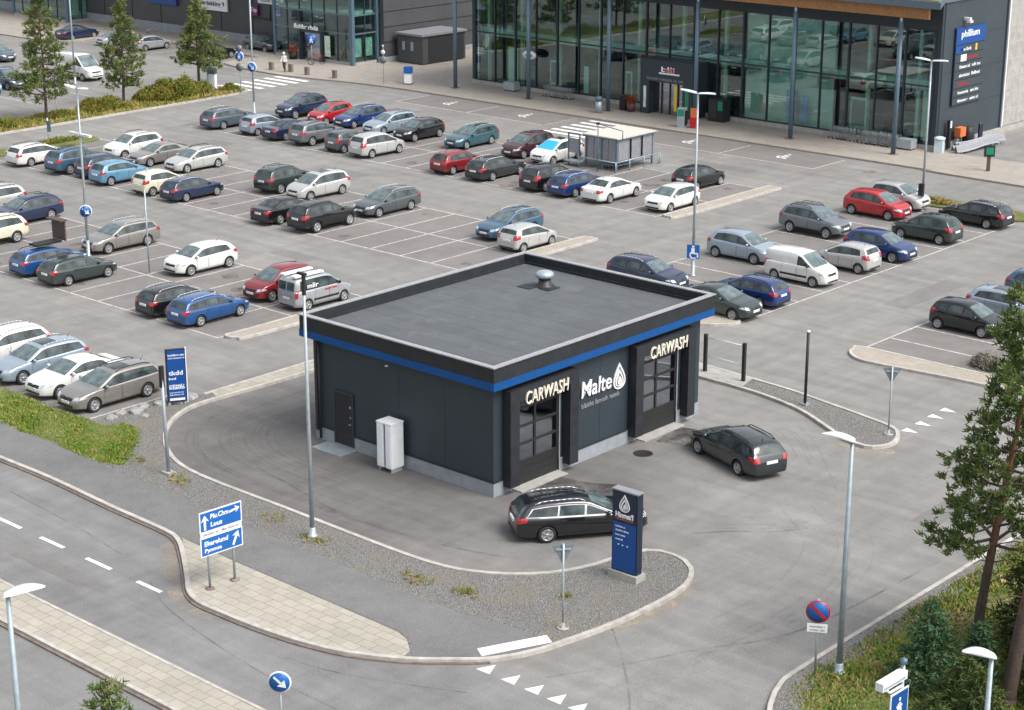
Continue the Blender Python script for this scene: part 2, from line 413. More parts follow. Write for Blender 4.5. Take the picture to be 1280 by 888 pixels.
def tag(o, label=None, cat=None, group=None, kind=None):
    if label: o['label'] = label
    if cat: o['category'] = cat
    if group: o['group'] = group
    if kind: o['kind'] = kind
    return o
def thing(name, label, cat, loc=(0, 0, 0), rz=0., group=None):
    o = bpy.data.objects.new(name, None); COL.objects.link(o); o.empty_display_size = .2
    o.location = loc; o.rotation_euler = (0, 0, rz)
    return tag(o, label, cat, group)
def put(name, me, parent, loc=None):
    o = bpy.data.objects.new(name, me); COL.objects.link(o); o.parent = parent
    if loc is not None: o.location = loc
    return o
def copy_tree(o, parent=None):
    c = o.copy(); COL.objects.link(c)
    if parent is not None: c.parent = parent
    for ch in list(o.children): copy_tree(ch, c)
    return c
def structure(o, label, cat): return tag(o, label, cat, kind='structure')

def smooth_path(pts, step=.25, closed=False):
    """Catmull-Rom through the measured points."""
    P = [np.array(p, float) for p in pts]; n = len(P); out = []
    rngi = range(n if closed else n - 1)
    for i in rngi:
        p1, p2 = P[i], P[(i + 1) % n]
        p0 = P[i - 1] if (i > 0 or closed) else p1 * 2 - p2
        p3 = P[(i + 2) % n] if (i + 2 < n or closed) else p2 * 2 - p1
        k = max(1, int(np.linalg.norm(p2 - p1) / step)) if np.linalg.norm(p2 - p1) < 6 else 4
        for j in range(k):
            t = j / k
            out.append(tuple(.5 * ((2 * p1) + (-p0 + p2) * t + (2 * p0 - 5 * p1 + 4 * p2 - p3) * t * t + (-p0 + 3 * p1 - 3 * p2 + p3) * t ** 3)))
    if not closed: out.append(tuple(P[-1]))
    return out
def offset(pts, d, closed=False):
    P = np.array(pts, float); n = len(P); out = []
    for i in range(n):
        a = P[i - 1] if (i > 0 or closed) else P[i]; b = P[(i + 1) % n] if (i < n - 1 or closed) else P[i]
        t = b - a; t /= (np.linalg.norm(t) + 1e-9)
        out.append((P[i][0] - t[1] * d, P[i][1] + t[0] * d))
    return out
def strip(mb, pts, w, z0, z1, closed=False):
    """A solid ribbon (kerb) along pts."""
    L = offset(pts, w / 2, closed); Rr = offset(pts, -w / 2, closed); n = len(pts)
    V = [[mb.bm.verts.new((x, y, z)) for (x, y), z in ((l, z0), (l, z1), (r, z1), (r, z0))] for l, r in zip(L, Rr)]
    for i in range(n if closed else n - 1):
        A, B = V[i], V[(i + 1) % n]
        for k in range(3):
            f = mb.bm.faces.new((A[k], B[k], B[k + 1], A[k + 1])); f.material_index = mb.mi
    if not closed:
        for E in (V[0], V[-1]): mb.bm.faces.new(E).material_index = mb.mi
    return mb
def sheet_strip(mb, pts, w, z):
    L = offset(pts, w / 2); Rr = offset(pts, -w / 2)
    mb.grid([[(l[0], l[1], z), (r[0], r[1], z)] for l, r in zip(L, Rr)], False); return mb
def rect(mb, x0, x1, y0, y1, z): mb.face([(x0, y0, z), (x1, y0, z), (x1, y1, z), (x0, y1, z)]); return mb

_tc = {}
def text_mesh(txt, size, depth, mat, shear=0., bold=0., sx=1., spacing=1.):
    """Lettering as solid mesh, lying in XZ (reads along +X, up +Z, faces -Y), base line at 0."""
    cu = bpy.data.curves.new('t', 'FONT'); cu.body = txt; cu.size = size; cu.extrude = depth / 2; cu.shear = shear; cu.offset = bold
    cu.space_character = spacing; cu.resolution_u = 3
    o = bpy.data.objects.new('t', cu); COL.objects.link(o)
    dg = bpy.context.evaluated_depsgraph_get(); me = bpy.data.meshes.new_from_object(o.evaluated_get(dg))
    bpy.data.objects.remove(o); bpy.data.curves.remove(cu)
    me.transform(Matrix.Rotation(PI / 2, 4, 'X') @ Matrix.Diagonal((sx, 1, 1, 1)))
    me.materials.clear(); me.materials.append(MATS[mat]); return me
def fit_text(txt, width, height, depth, mat, **kw):
    me = text_mesh(txt, 1., .1, mat, **kw)
    co = np.empty(len(me.vertices) * 3); me.vertices.foreach_get('co', co); co = co.reshape(-1, 3)
    lo, hi = co.min(0), co.max(0)
    me.transform(Matrix.Diagonal((width / (hi[0] - lo[0]), depth / .1, height / (hi[2] - lo[2]), 1)) @ Matrix.Translation((-lo[0], 0, -lo[2]))); return me
def scribble(w, h, mat, seed=0, depth=.01, txt=None):
    """A line of small lettering too far off to read, facing -Y."""
    r = random.Random(seed)
    if txt is None:
        txt = ''; n = max(3, int(w / h * 1.5))
        while len(txt) < n:
            txt += ''.join(r.choice('aeionrstlmudhbk') for _ in range(r.randint(3, 8))) + ' '
        txt = txt[:n].strip()
    return fit_text(txt, w, h, depth, mat, bold=.02)
def place(name, me, parent, loc, rz=0., rx=0.):
    o = put(name, me, parent, loc); o.rotation_euler = (rx, 0, rz); return o
def drop_logo(h, mat, depth=.03):
    """Two nested droplets drawn as ribbons, facing -Y, base at 0."""
    def drop(s, cx, cz, n=40):
        P = []
        for i in range(n):
            t = 2 * PI * i / n
            x = math.sin(t) * math.sin(t / 2) ** 1.6 * .36
            z = -math.cos(t) * .0
            P.append((x, t))
        out = []
        for i in range(n):
            t = 2 * PI * i / n
            x = .42 * math.sin(t) * (math.sin(t / 2) ** 1.4); z = .5 + .5 * math.cos(t)
            out.append((cx + s * x * 1.15, cz + s * z))
        return out
    mb = MB()
    def ring(A, B):
        n = len(A)
        for i in range(n):
            j = (i + 1) % n
            for y in (-depth,):
                mb.face([(A[i][0], y, A[i][1]), (A[j][0], y, A[j][1]), (B[j][0], y, B[j][1]), (B[i][0], y, B[i][1])])
            mb.face([(A[i][0], -depth, A[i][1]), (A[j][0], -depth, A[j][1]), (A[j][0], 0, A[j][1]), (A[i][0], 0, A[i][1])])
            mb.face([(B[i][0], -depth, B[i][1]), (B[j][0], -depth, B[j][1]), (B[j][0], 0, B[j][1]), (B[i][0], 0, B[i][1])])
    ring(drop(h, 0, 0), drop(h * .82, 0, h * .055))
    ring(drop(h * .66, h * .0, h * .10), drop(h * .50, h * .012, h * .125))
    A = drop(h * .34, h * .03, h * .16); B = drop(h * .1, h * .05, h * .18)
    n = len(A)
    ring(A, B)
    return mb.mesh('drop_emblem', mat)
# ------------------------------------------------------------------ camera, light, sky
cam = bpy.data.cameras.new('camera'); co_ = bpy.data.objects.new('camera', cam); COL.objects.link(co_)
cam.sensor_width = 36.; cam.lens = 65.19; cam.clip_end = 4000; cam.clip_start = .5
co_.location = (43.951, -47.589, 26.); co_.rotation_euler = (R(90 - 17.478), 0, R(42.113))
S.camera = co_
SUN_EL, SUN_AZ = 52., 82.     # azimuth measured from +Y towards +X
w = bpy.data.worlds.new('World'); S.world = w; w.use_nodes = True
nt = w.node_tree; bg = nt.nodes['Background']
sky = nt.nodes.new('ShaderNodeTexSky'); sky.sky_type = 'NISHITA'; sky.sun_disc = False
sky.sun_elevation = R(SUN_EL); sky.sun_rotation = R(SUN_AZ); sky.air_density = 1.; sky.dust_density = 4.; sky.ozone_density = 1.
hs = nt.nodes.new('ShaderNodeHueSaturation'); hs.inputs['Saturation'].default_value = .3
nt.links.new(sky.outputs[0], hs.inputs['Color']); nt.links.new(hs.outputs[0], bg.inputs['Color']); bg.inputs['Strength'].default_value = .142
sl = bpy.data.lights.new('sun', 'SUN'); sl.energy = 1.35; sl.angle = R(28); sl.color = (1., .965, .91)
so = bpy.data.objects.new('sun', sl); COL.objects.link(so)
az, el = R(SUN_AZ), R(SUN_EL)
d_ = Vector((math.sin(az) * math.cos(el), math.cos(az) * math.cos(el), math.sin(el)))
so.rotation_euler = d_.to_track_quat('Z', 'Y').to_euler(); so.location = (0, 0, 60)
S.view_settings.view_transform = 'Standard'; S.view_settings.look = 'None'; S.view_settings.gamma = 1.; S.view_settings.exposure = .9
S.cycles.use_denoising = True; S.cycles.max_bounces = 8; S.cycles.transparent_max_bounces = 24; S.cycles.caustics_reflective = False; S.cycles.caustics_refractive = False

# ------------------------------------------------------------------ ground, islands, kerbs
mb = MB(); rect(mb, -1600, 1600, -1600, 1600, 0)
structure(mb.build('ground', 'asphalt_ground'), 'grey asphalt ground of the car park and roads', 'ground')

# parking rows: their own, slightly redder asphalt
mb = MB()
for x0, x1, y0, y1 in ((-62, -24.1, 6.2, 15.95), (-72, -24.1, 23.2, 32.75), (-70, -23.6, 40.45, 51.6), (-16.4, -6.5, 25.4, 53.6), (.2, 5.2, 25.6, 60), (-60, -18.2, -5.1, -.2),
                       (-65.3, -49., 59., 63.3), (-41., -24.6, 59., 63.3), (-113, -93.5, 61.7, 67.3)):
    rect(mb, x0, x1, y0, y1, .004)
structure(mb.build('parking_surface', 'asphalt_bay'), 'slightly darker reddish asphalt of the parking rows', 'parking surface')

# painted lines
mb = MB(); LW = .105
def hline(x0, x1, y): rect(mb, x0, x1, y - LW / 2, y + LW / 2, .008)
def vline(x, y0, y1): rect(mb, x - LW / 2, x + LW / 2, y0, y1, .0085)
P0, PW = -23.72, 2.42
for y in (6.2, 11.1, 15.95): hline(-60, P0, y)
for y in (23.22, 27.95, 32.7): hline(-71, P0, y)
for y in (40.5, 45.9, 51.4): hline(-69, P0 - .05, y)
for k in range(0, 20):
    x = P0 - PW * k
    if x > -60:
        vline(x, 6.26, 11.04); vline(x, 11.16, 15.89)
    vline(x, 23.28, 27.89); vline(x, 28.01, 32.64)
    if k < 19: vline(x - .05, 40.56, 45.84); vline(x - .05, 45.96, 51.3)
hline(-60, -18.0, -5.03)
for k in range(16): vline(-18.6 - 2.5 * k, -4.9, -.1)
vline(-6.6, 24.9, 53.5); vline(-16.3, 26, 53.6); vline(.2, 25.2, 60)
for k in range(0, 12): hline(-16.2, -11.55, 27.85 + 2.46 * k - .3); hline(-11.35, -6.7, 27.85 + 2.46 * k)
for k in range(0, 14): hline(.3, 5.1, 27.9 + 2.46 * k)
hline(-65.3, -49.2, 59.); hline(-41., -24.5, 59.)
for x in (-65.3, -57.35, -49.1, -41., -32.6, -24.6): vline(x, 59.1, 63.)
for k in range(8): vline(-112 + 2.45 * k, 62., 66.9)
for y in (43.5, 38.3, 33.): hline(-100, -86, y)
structure(mb.build('parking_lines', 'paint_line_worn'), 'worn white painted bay lines', 'parking lines')
mb = MB()
for y in (57.3, 58.4, 59.5, 60.65, 61.75, 62.85): rect(mb, -47.7, -41.5, y - .24, y + .24, .012)
for y in (53.3, 54.4, 55.75, 57.1, 58.4, 59.7, 60.9): rect(mb, -82.6, -78.3, y - .27, y + .27, .012)
for a, b in ((-12.11, -10.6), (-9.39, -7.98), (-6.65, -5.24), (-3.77, -2.48), (-15, -13.5), (-18, -16.5), (-21, -19.5), (-24, -22.5)): rect(mb, a, b, -13.68, -13.52, .006)
def tri_tooth(cx, cy, dx, dy):
    mb.face([(cx - dx * .5, cy - dy * .5, .006), (cx + dx * .5, cy - dy * .5, .006), (cx, cy + dy * .5, .006)])
for x, y in ((7.8, 16.94), (7.78, 18.05), (7.7, 19.2), (7.68, 20.28)):
    mb.face([(x - .3, y - .24, .006), (x - .3, y + .24, .006), (x + .36, y, .006)])
for x in (9.32, 10.33, 11.27, 12.15, 12.97):
    mb.face([(x - .27, -10.6, .006), (x + .27, -10.6, .006), (x, -10.02, .006)])
for x in (-61.3, -53., -36.8, -28.5):      # wheelchair symbols
    for k in range(10):
        a0, a1 = PI * (.75 + k * .125), PI * (.75 + (k + 1) * .125)
        mb.face([(x + .42 * math.cos(a0), 61 + .42 * math.sin(a0), .012), (x + .42 * math.cos(a1), 61 + .42 * math.sin(a1), .012), (x + .26 * math.cos(a1), 61 + .26 * math.sin(a1), .012), (x + .26 * math.cos(a0), 61 + .26 * math.sin(a0), .012)])
    rect(mb, x - .12, x + .06, 61.0, 61.7, .012); rect(mb, x + .06, x + .4, 61.25, 61.4, .012); rect(mb, x - .14, x + .1, 61.85, 62.1, .012); rect(mb, x + .3, x + .62, 60.55, 60.7, .012)
structure(mb.build('road_markings', 'paint_line'), 'white road markings, crossing stripes and give way triangles', 'road markings')

# the big kerbed island round the car wash lane
ROADK = [(-60, -10.2), (-50, -10.19), (-42, -10.18), (-36, -10.17), (-31, -10.16), (-26, -10.15), (-21.5, -10.15), (-17.27, -10.14), (-13.76, -10.11), (-9.54, -10.3), (-6.5, -10.36), (-5.5, -10.55), (-4.6, -11.05), (-3.4, -11.85), (-2.57, -12.43), (-1.6, -13.1), (-.7, -13.37), (.28, -13.36), (1.75, -13.3), (3.48, -13.1), (5.09, -12.72),
         (5.91, -12.37), (7.09, -11.71), (8.09, -10.88), (9.02, -9.97), (9.65, -8.76), (9.95, -7.48), (10.15, -6.38), (10.3, -5.2), (10.37, -3.28), (10.26, -1.87), (9.95, -1.0), (9.5, -.4), (9., -.07), (8.4, .07), (7.86, .02), (7.47, -.25), (7.2, -.75), (7.05, -1.53), (6.85, -2.54),
         (6.41, -3.61), (5.85, -4.39), (5.18, -5.0), (4.35, -5.52), (3.38, -5.9), (1.96, -6.09), (.0, -6.13), (-2.06, -6.12), (-5.29, -6.1), (-8.4, -6.12), (-10.4, -6.02), (-11.86, -5.68), (-13.4, -4.92), (-14.56, -4.05), (-15.45, -3.15), (-16.15, -2.1), (-16.5, -1.05),
         (-16.56, .01), (-16.5, 1.52), (-16.4, 5.11), (-16.4, 12), (-16.3, 15.2), (-15.4, 16.4), (-13.8, 16.9), (-3.0, 16.75), (-.49, 16.66), (1.28, 16.42), (3.11, 15.9), (4.88, 14.97), (6.09, 14.3), (7.1, 13.95), (7.75, 14.05), (8.12, 14.71), (7.97, 15.6), (7.45, 16.4), (6.8, 16.72), (5.39, 17.05), (3.49, 17.42), (1.37, 17.82), (-.78, 18.0), (-4.04, 18.19), (-15, 18.3), (-17.2, 17.6), (-17.5, 15), (-17.4, 5), (-17.35, .2)]
LK = smooth_path(ROADK, .3)
ISL = LK + [(-18.0, -1.6), (-17.95, -5.12), (-60, -5.12)]
mb = MB(); mb.prism(ISL, -.05, .10)
structure(mb.build('gravel', 'gravel'), 'grey crushed stone bed round the car wash lane', 'gravel')
mb = MB(); strip(mb, LK, .17, -.02, .135)
structure(mb.build('kerb', 'kerb'), 'pale stone kerb round the gravel island', 'kerb')
mb = MB(); strip(mb, offset([p for p in LK if p[0] < 9.3 and p[1] < -9.9], -.13), .1, -.01, .05)
structure(mb.build('kerb_foot', 'kerb_dark'), 'brown rusty stained foot of the kerb along the road', 'kerb')
PT = [(-60, -7.85), (-20.78, -7.83), (-18.46, -7.83), (-15.07, -7.92), (-11.61, -8.02), (-7.7, -8.1), (-2.68, -8.22), (.05, -8.2), (2.02, -8.28), (3.97, -8.32), (6.09, -8.25), (7.58, -7.98), (8.87, -7.8), (9.78, -7.75)]
PATH = PT + [(9.82, -7.9), (9.5, -8.85), (8.93, -9.85), (8.02, -10.75), (7.05, -11.58), (6.95, -11.2), (6.25, -10.66), (5.6, -10.5), (1.87, -10.46), (-2.13, -10.43), (-5.3, -10.32), (-6.5, -10.26), (-9.54, -10.2), (-13.76, -10.01), (-17.27, -10.04), (-60, -10.1)]
mb = MB(); mb.face([(x, y, .106) for x, y in PATH])
structure(mb.build('cycle_path', 'asphalt_path'), 'grey asphalt cycle path between the gravel bed and the road kerb', 'path')
TRI = [(-5.42, -10.4), (-2.13, -10.5), (1.87, -10.53), (5.6, -10.57), (6.2, -10.74), (6.85, -11.24), (6.98, -11.66)] + [p for p in offset(LK, .09) if p[1] < -10.62 and p[0] < 7.0][::-1]
mb = MB(); mb.face([(x, y, .112) for x, y in TRI])
structure(mb.build('paved_island', 'pavers_pale'), 'pale block paving between the cycle path and the road', 'paving')
mb = MB(); mb.face([(8.29, -9.75, .111), (8.74, -10.02, .111), (9.72, -7.86, .111), (9.26, -7.6, .111)])
structure(mb.build('stop_line', 'paint_line'), 'broad white line at the end of the cycle path', 'road markings')
# median of the main road
med = [(-60, -16.75), (4, -16.78), (8.2, -16.8), (9.3, -17.1), (9.5, -17.65), (9.1, -18.2), (8.2, -18.45), (-60, -18.42)]
mb = MB(); mb.prism(med, -.05, .115); structure(mb.build('median_strip', 'pavers_pale'), 'pale block paved strip dividing the main road', 'paving')
mb = MB(); strip(mb, smooth_path(med[1:-1], .3), .12, -.02, .13); strip(mb, [(-60, -16.75), (4, -16.78)], .12, -.02, .13); strip(mb, [(8.2, -18.45), (-60, -18.42)], .14, -.02, .13)
structure(mb.build('median_kerb', 'kerb'), 'kerb of the dividing strip', 'kerb')
mb = MB(); strip(mb, offset([(8.2, -18.45), (-60, -18.42)], .13), .12, -.01, .06)
structure(mb.build('kerb_foot', 'kerb_dark'), 'brown stained foot of the dividing strip kerb', 'kerb')
# concrete slab under the barrier
mb = MB(); mb.face([(x, y, .145) for x, y in [(-5, 18.12), (-.78, 17.92), (-.5, 16.76), (-5., 16.86)]])
structure(mb.build('concrete_slab', 'concrete'), 'pale concrete slab under the low barrier', 'slab')

def paved_isl(pts, name, label):
    q = smooth_path(pts, .2, True)
    mb = MB(); mb.prism(q, -.05, .11); structure(mb.build(name, 'pavers_island'), label, 'traffic island')
    mb = MB(); strip(mb, q, .15, -.02, .125, True); structure(mb.build('island_kerb', 'kerb'), 'stone kerb of ' + label, 'kerb')
paved_isl([(-23.6, 6.6), (-22.9, 6.7), (-22.6, 7.6), (-22.6, 15.2), (-22.9, 16.3), (-23.5, 16.4), (-23.6, 15.5), (-23.6, 8)], 'traffic_island', 'the narrow island before the silver van')
paved_isl([(-23.6, 23.7), (-23., 23.5), (-22.6, 24.2), (-22.6, 32.6), (-22.9, 33.4), (-23.4, 33.4), (-23.6, 32.5), (-23.6, 25)], 'traffic_island', 'the narrow island beside the white hatchback')
paved_isl([(-23.5, 40.9), (-22.9, 40.8), (-22.55, 41.6), (-22.55, 51.2), (-22.75, 52.), (-23.3, 52.1), (-23.5, 51.2), (-23.5, 42)], 'traffic_island', 'the narrow island beside the white car by the lamp')
paved_isl([(.0, 25.05), (.25, 24.35), (1., 23.8), (2.14, 23.75), (5.76, 24.15), (11, 24.5), (11, 25.6), (4.7, 25.55), (.3, 25.5)], 'traffic_island', 'the paved island by the black hatchback')
paved_isl([(-6.7, 25.2), (-6.7, 24.4), (-7.6, 23.6), (-9, 23.4), (-16, 23.6), (-17, 24.3), (-16.9, 25.2), (-15.5, 25.4), (-8, 25.3)], 'traffic_island', 'the paved island behind the car wash roof')
mb = MB(); mb.prism([(4.8, 25.6), (11, 25.6), (11, 40), (5.3, 40), (5.3, 29.2), (4.75, 29)], -.05, .1); structure(mb.build('gravel', 'gravel'), 'gravel bed behind the right hand bays', 'gravel')

# pavement by the buildings
WALK = smooth_path([(60, 63.0), (-11, 63.2), (-19, 63.7), (-31.5, 63.6), (-56.35, 63.45), (-67.4, 63.4), (-72, 63.2), (-75.73, 62.7), (-79.4, 61.95), (-83.2, 61.45), (-88.8, 61.9), (-91.6, 62.6), (-92.4, 64.0), (-92.6, 66.5), (-93.6, 67.3), (-113, 67.4), (-114, 62.5), (-116, 60.6), (-122, 60.), (-160, 60)], .5)
mb = MB(); mb.prism(WALK + [(-160, 100), (-21.2, 100), (-21.2, 69.9), (60, 69.4)], -.05, .12)
structure(mb.build('pavement', 'pavers_walk'), 'paved walk along the shop fronts', 'pavement')
mb = MB(); strip(mb, WALK, .16, -.02, .13); structure(mb.build('pavement_kerb', 'kerb_walk'), 'worn kerb of the paved walk', 'kerb')
mb = MB(); mb.face([(x, y, .106) for x, y in [(-17.32, .6), (-16.75, .4), (-16.63, 1.5), (-16.5, 5.11), (-16.5, 12), (-16.45, 15), (-17.35, 15)]])
structure(mb.build('paved_strip', 'pavers_pale'), 'pale paved strip between the wash lane and the car park', 'paving')
# hedge strip
hs_ = smooth_path([(-80.9, -5), (-76.7, -5), (-76.7, 28.6), (-77.1, 40), (-77.5, 50), (-77.8, 53.2), (-79, 54.4), (-80.3, 53.6), (-80.6, 50), (-80.9, 31)], .8, True)
mb = MB(); mb.prism(hs_, -.05, .12); structure(mb.build('planting_bed', 'grass_base'), 'strip of earth and dry grass under the small pines', 'planting bed')
mb = MB(); strip(mb, hs_, .18, -.02, .15, True); structure(mb.build('bed_kerb', 'kerb'), 'kerb of the planted strip', 'kerb')
mb = MB(); mb.prism(smooth_path([(-71.6, 23.4), (-70.6, 23.4), (-69.2, 25), (-69.2, 31.6), (-70.2, 32.6), (-71.6, 32)], .4, True), -.05, .1); structure(mb.build('planting_bed', 'grass_base'), 'small grass patch at the end of the left rows', 'planting bed')
mb = MB(); mb.prism(smooth_path([(-17.5, 53.8), (-11, 54.2), (-6.6, 54.), (-6.4, 56), (-11, 56.4), (-17, 56)], .4, True), -.05, .1); structure(mb.build('planting_bed', 'grass_base'), 'small grass patch at the end of the right rows', 'planting bed')

# verges
V1 = [(16.45, 60), (16.42, 6.5), (16.42, -3.3), (16.5, -5.2), (16.72, -5.9), (17.1, -6.7), (18.2, -8.2), (20, -9.4), (23, -10.), (60, -10.2), (60, 60)]
NX, NY = 46, 60
def terr_z(x, y):
    e = max(0, min(1, (x - 16.9) / 3.)); return .09 + e * .10 + .06 * e * math.sin(x * 1.7 + y * .9) * math.cos(y * 1.1)
def inpoly(x, y, P):
    c = False
    for (x0, y0), (x1, y1) in zip(P, P[1:] + P[:1]):
        if (y0 > y) != (y1 > y) and x < (x1 - x0) * (y - y0) / (y1 - y0) + x0: c = not c
    return c
mb = MB(); mb.prism(smooth_path(V1[:-2], .5)[:] + [(60, 60)], -.05, .10)
structure(mb.build('verge', 'grass_base'), 'grassy verge under the tall pines', 'verge')
mb = MB(); strip(mb, smooth_path(V1[:-2], .5), .15, -.02, .125); structure(mb.build('verge_kerb', 'kerb'), 'pale kerb of the verge', 'kerb')
mb = MB(); sheet_strip(mb, offset(smooth_path(V1[:-2], .5), .5), .85, .104); structure(mb.build('verge_gravel', 'gravel'), 'thin gravel edge behind the verge kerb', 'gravel')
mb = MB(); mb.prism([(-80, -60), (30, -60), (30, -23.4), (-80, -23.2)], -.05, .10); structure(mb.build('verge', 'grass_base'), 'grassy verge on the near side of the main road', 'verge')
GR = [(-60, -5.2), (-25, -5.24), (-17.9, -5.35), (-16.9, -4.3), (-15.8, -4.55), (-14.4, -5.8), (-13.3, -6.85), (-13.0, -7.5), (-13.6, -7.85), (-15, -7.8), (-20, -7.75), (-60, -7.75)]
GRs = [(x + math.sin(i * 2.1) * .07 + math.sin(i * .9) * .06, y + math.cos(i * 1.7) * .07 + math.sin(i * .6) * .07) for i, (x, y) in enumerate(smooth_path(GR[1:-1], .35))]
mb = MB(); mb.face([(x, y, .106) for x, y in [GR[0]] + GRs + [GR[-1]]]); structure(mb.build('grass_bank', 'grass_base'), 'strip of grass between the parked cars and the cycle path', 'verge')

# wear on the road
def marks(name, label, mat, curves):
    mb = MB()
    for pts, w_ in curves: sheet_strip(mb, smooth_path(pts, .35), w_, .005)
    structure(mb.build(name, mat), label, 'road wear')
tm = []
rt_ = random.Random(5)
def fan(pts, n, spread, w_):
    for k in range(n):
        o_ = rt_.uniform(-spread, spread); a_ = rt_.uniform(0, .35); b_ = rt_.uniform(.65, 1)
        q = offset(smooth_path(pts, .5), o_); m_ = len(q); tm.append((q[int(a_ * m_):max(int(a_ * m_) + 3, int(b_ * m_))], w_ * rt_.uniform(.6, 1.3)))
fan([(8.2, 8.4), (9.8, 7.0), (11.3, 5.83), (12.6, 4.0), (13.5, 1.0), (13.7, -1.6), (13.3, -5), (12.4, -8)], 5, 1.3, .07)
fan([(-15, 8), (-14.9, 2), (-14.2, -1.2), (-12.4, -3.3), (-9.5, -4.3), (-5, -4.4), (0, -4.1), (4, -3.1), (6, -1)], 9, 1.1, .10)
fan([(-13.6, 8), (-13.4, 2), (-12.6, -.5), (-10.8, -2.2), (-8, -2.9), (-4, -2.8), (0, -2.3)], 6, .8, .12)
fan([(5.6, 2.4), (7.4, 3.6), (9.2, 5.2), (11, 7.5)], 5, .8, .07); fan([(6.5, 8.2), (8, 9), (10, 11), (11.5, 14)], 4, .7, .06); fan([(1, 15), (3.4, 14), (5.5, 12.4), (9, 8.5)], 4, .6, .1)

marks('tyre_marks', 'thin dark curved tyre marks', 'tyre_mark', tm)
marks('wet_stains', 'dark wet patches before the wash bays', 'wet_stain', [
    ([(.55, 2.2), (1.2, 2.3), (2.2, 2.6), (3.2, 3.2)], 2.2), ([(.5, 9.9), (1.2, 10.1), (2.6, 10.5)], 2.1)])
marks('crack_lines', 'dark sealed cracks and joints in the asphalt', 'crack_seal', [
    ([(11.0, -9.6), (12.2, -7.4), (13.2, -5.2), (14.9, -1.6), (15.4, 6)], .09), ([(9.8, -5.2), (12.0, -7.2), (14.2, -9.6), (15.6, -12)], .07), ([(7.6, 2.2), (8.6, 3.4), (9.6, 4.2), (10.4, 5.4)], .1),
    ([(-3.5, -13.3), (-1, -14.3), (4, -15.1), (9, -15.2)], .06), ([(4.2, -14), (6.1, -13.6), (8.5, -12.6), (9.9, -11.9)], .06), ([(-14, -11.8), (-9, -12.2), (-6, -12.6)], .06), ([(-9, -3.9), (-6.5, -4.3), (-3.4, -4.9)], .12)])
marks('sand_patch', 'pale sand gathered along the kerb', 'sand_dust', [([(-5.6, -10.9), (-4.4, -11.7), (-3.0, -12.7), (-1.4, -13.6), (.4, -13.7)], .55), ([(6.2, 13.8), (7.6, 13.5), (8.6, 14.4)], .5), ([(10.4, -6), (10.7, -3.3), (10.5, -1.4)], .4)])
rs_ = random.Random(9); mb = MB()
for k in range(95):        # oil spots where engines stand
    bx = rs_.choice([0, 0, 1, 1, 2, 2, 3])
    if bx == 0: x, y = P0 - PW * (rs_.randint(0, 14) + .5), rs_.choice([7.4, 9.6, 12.5, 14.6])
    elif bx == 1: x, y = P0 - PW * (rs_.randint(0, 18) + .5), rs_.choice([24.6, 26.8, 29.3, 31.4])
    elif bx == 2: x, y = P0 - PW * (rs_.randint(0, 17) + .5), rs_.choice([41.9, 44.2, 47.2, 50])
    else: x, y = rs_.choice([-14.6, -9, 2.2]), 29.1 + 2.46 * rs_.randint(0, 8)
    x += rs_.gauss(0, .25); y += rs_.gauss(0, .3); r_ = rs_.uniform(.18, .55)
    mb.face([(x + r_ * (1 + .3 * math.sin(3 * a + k)) * math.cos(a), y + r_ * (1 + .25 * math.cos(2 * a + k)) * math.sin(a), .0065) for a in [2 * PI * q / 12 for q in range(12)]])
structure(mb.build('oil_spots', 'oil_spot'), 'dark oil spots in the parking bays', 'road wear')
mb = MB()
for (x, y, a, b_, rz) in ((-33, 19.3, 1.6, .6, 0), (-48, 36.6, 2.4, .8, .02), (-12, 20.2, .8, 2.6, .0), (-2.5, 36, .7, 3.2, 0), (13.2, 12, .5, 3.5, .02), (-30, 55.4, 3., .6, 0), (-8, -14.8, 3.2, .35, 0), (-62, 37, 1.2, 1.4, .1)):
    M = Matrix.Translation((x, y, .0045)) @ Matrix.Rotation(rz, 4, 'Z'); mb.face([M @ Vector(p) for p in ((-a, -b_, 0), (a, -b_, 0), (a, b_, 0), (-a, b_, 0))])
structure(mb.build('repair_patches', 'asphalt_patch'), 'darker repair patches in the asphalt', 'road wear')
for i, (x, y, r) in enumerate([(1.25, 7.45, .36), (-36.45, 41.0, .5), (-21.2, 60.8, .42), (-12.1, 21.9, .35), (10.5, -13.2, .3)]):
    mb = MB(); mb.lathe([(r * 1.12, -.02), (r * 1.12, .010), (r, .012), (r * .98, .006), (0.001, .008)], 24)
    o = mb.build('manhole_cover', 'kerb_dark' if i else 'trim_black'); o.location = (x, y, 0)
    tag(o, ['round dark manhole cover on the concrete before the car wash', 'worn manhole cover in the aisle by the red estate', 'manhole cover in the road by the columns', 'small cover in the lane behind the car wash', 'manhole cover beside the give way triangles'][i], 'manhole cover', 'manhole covers')
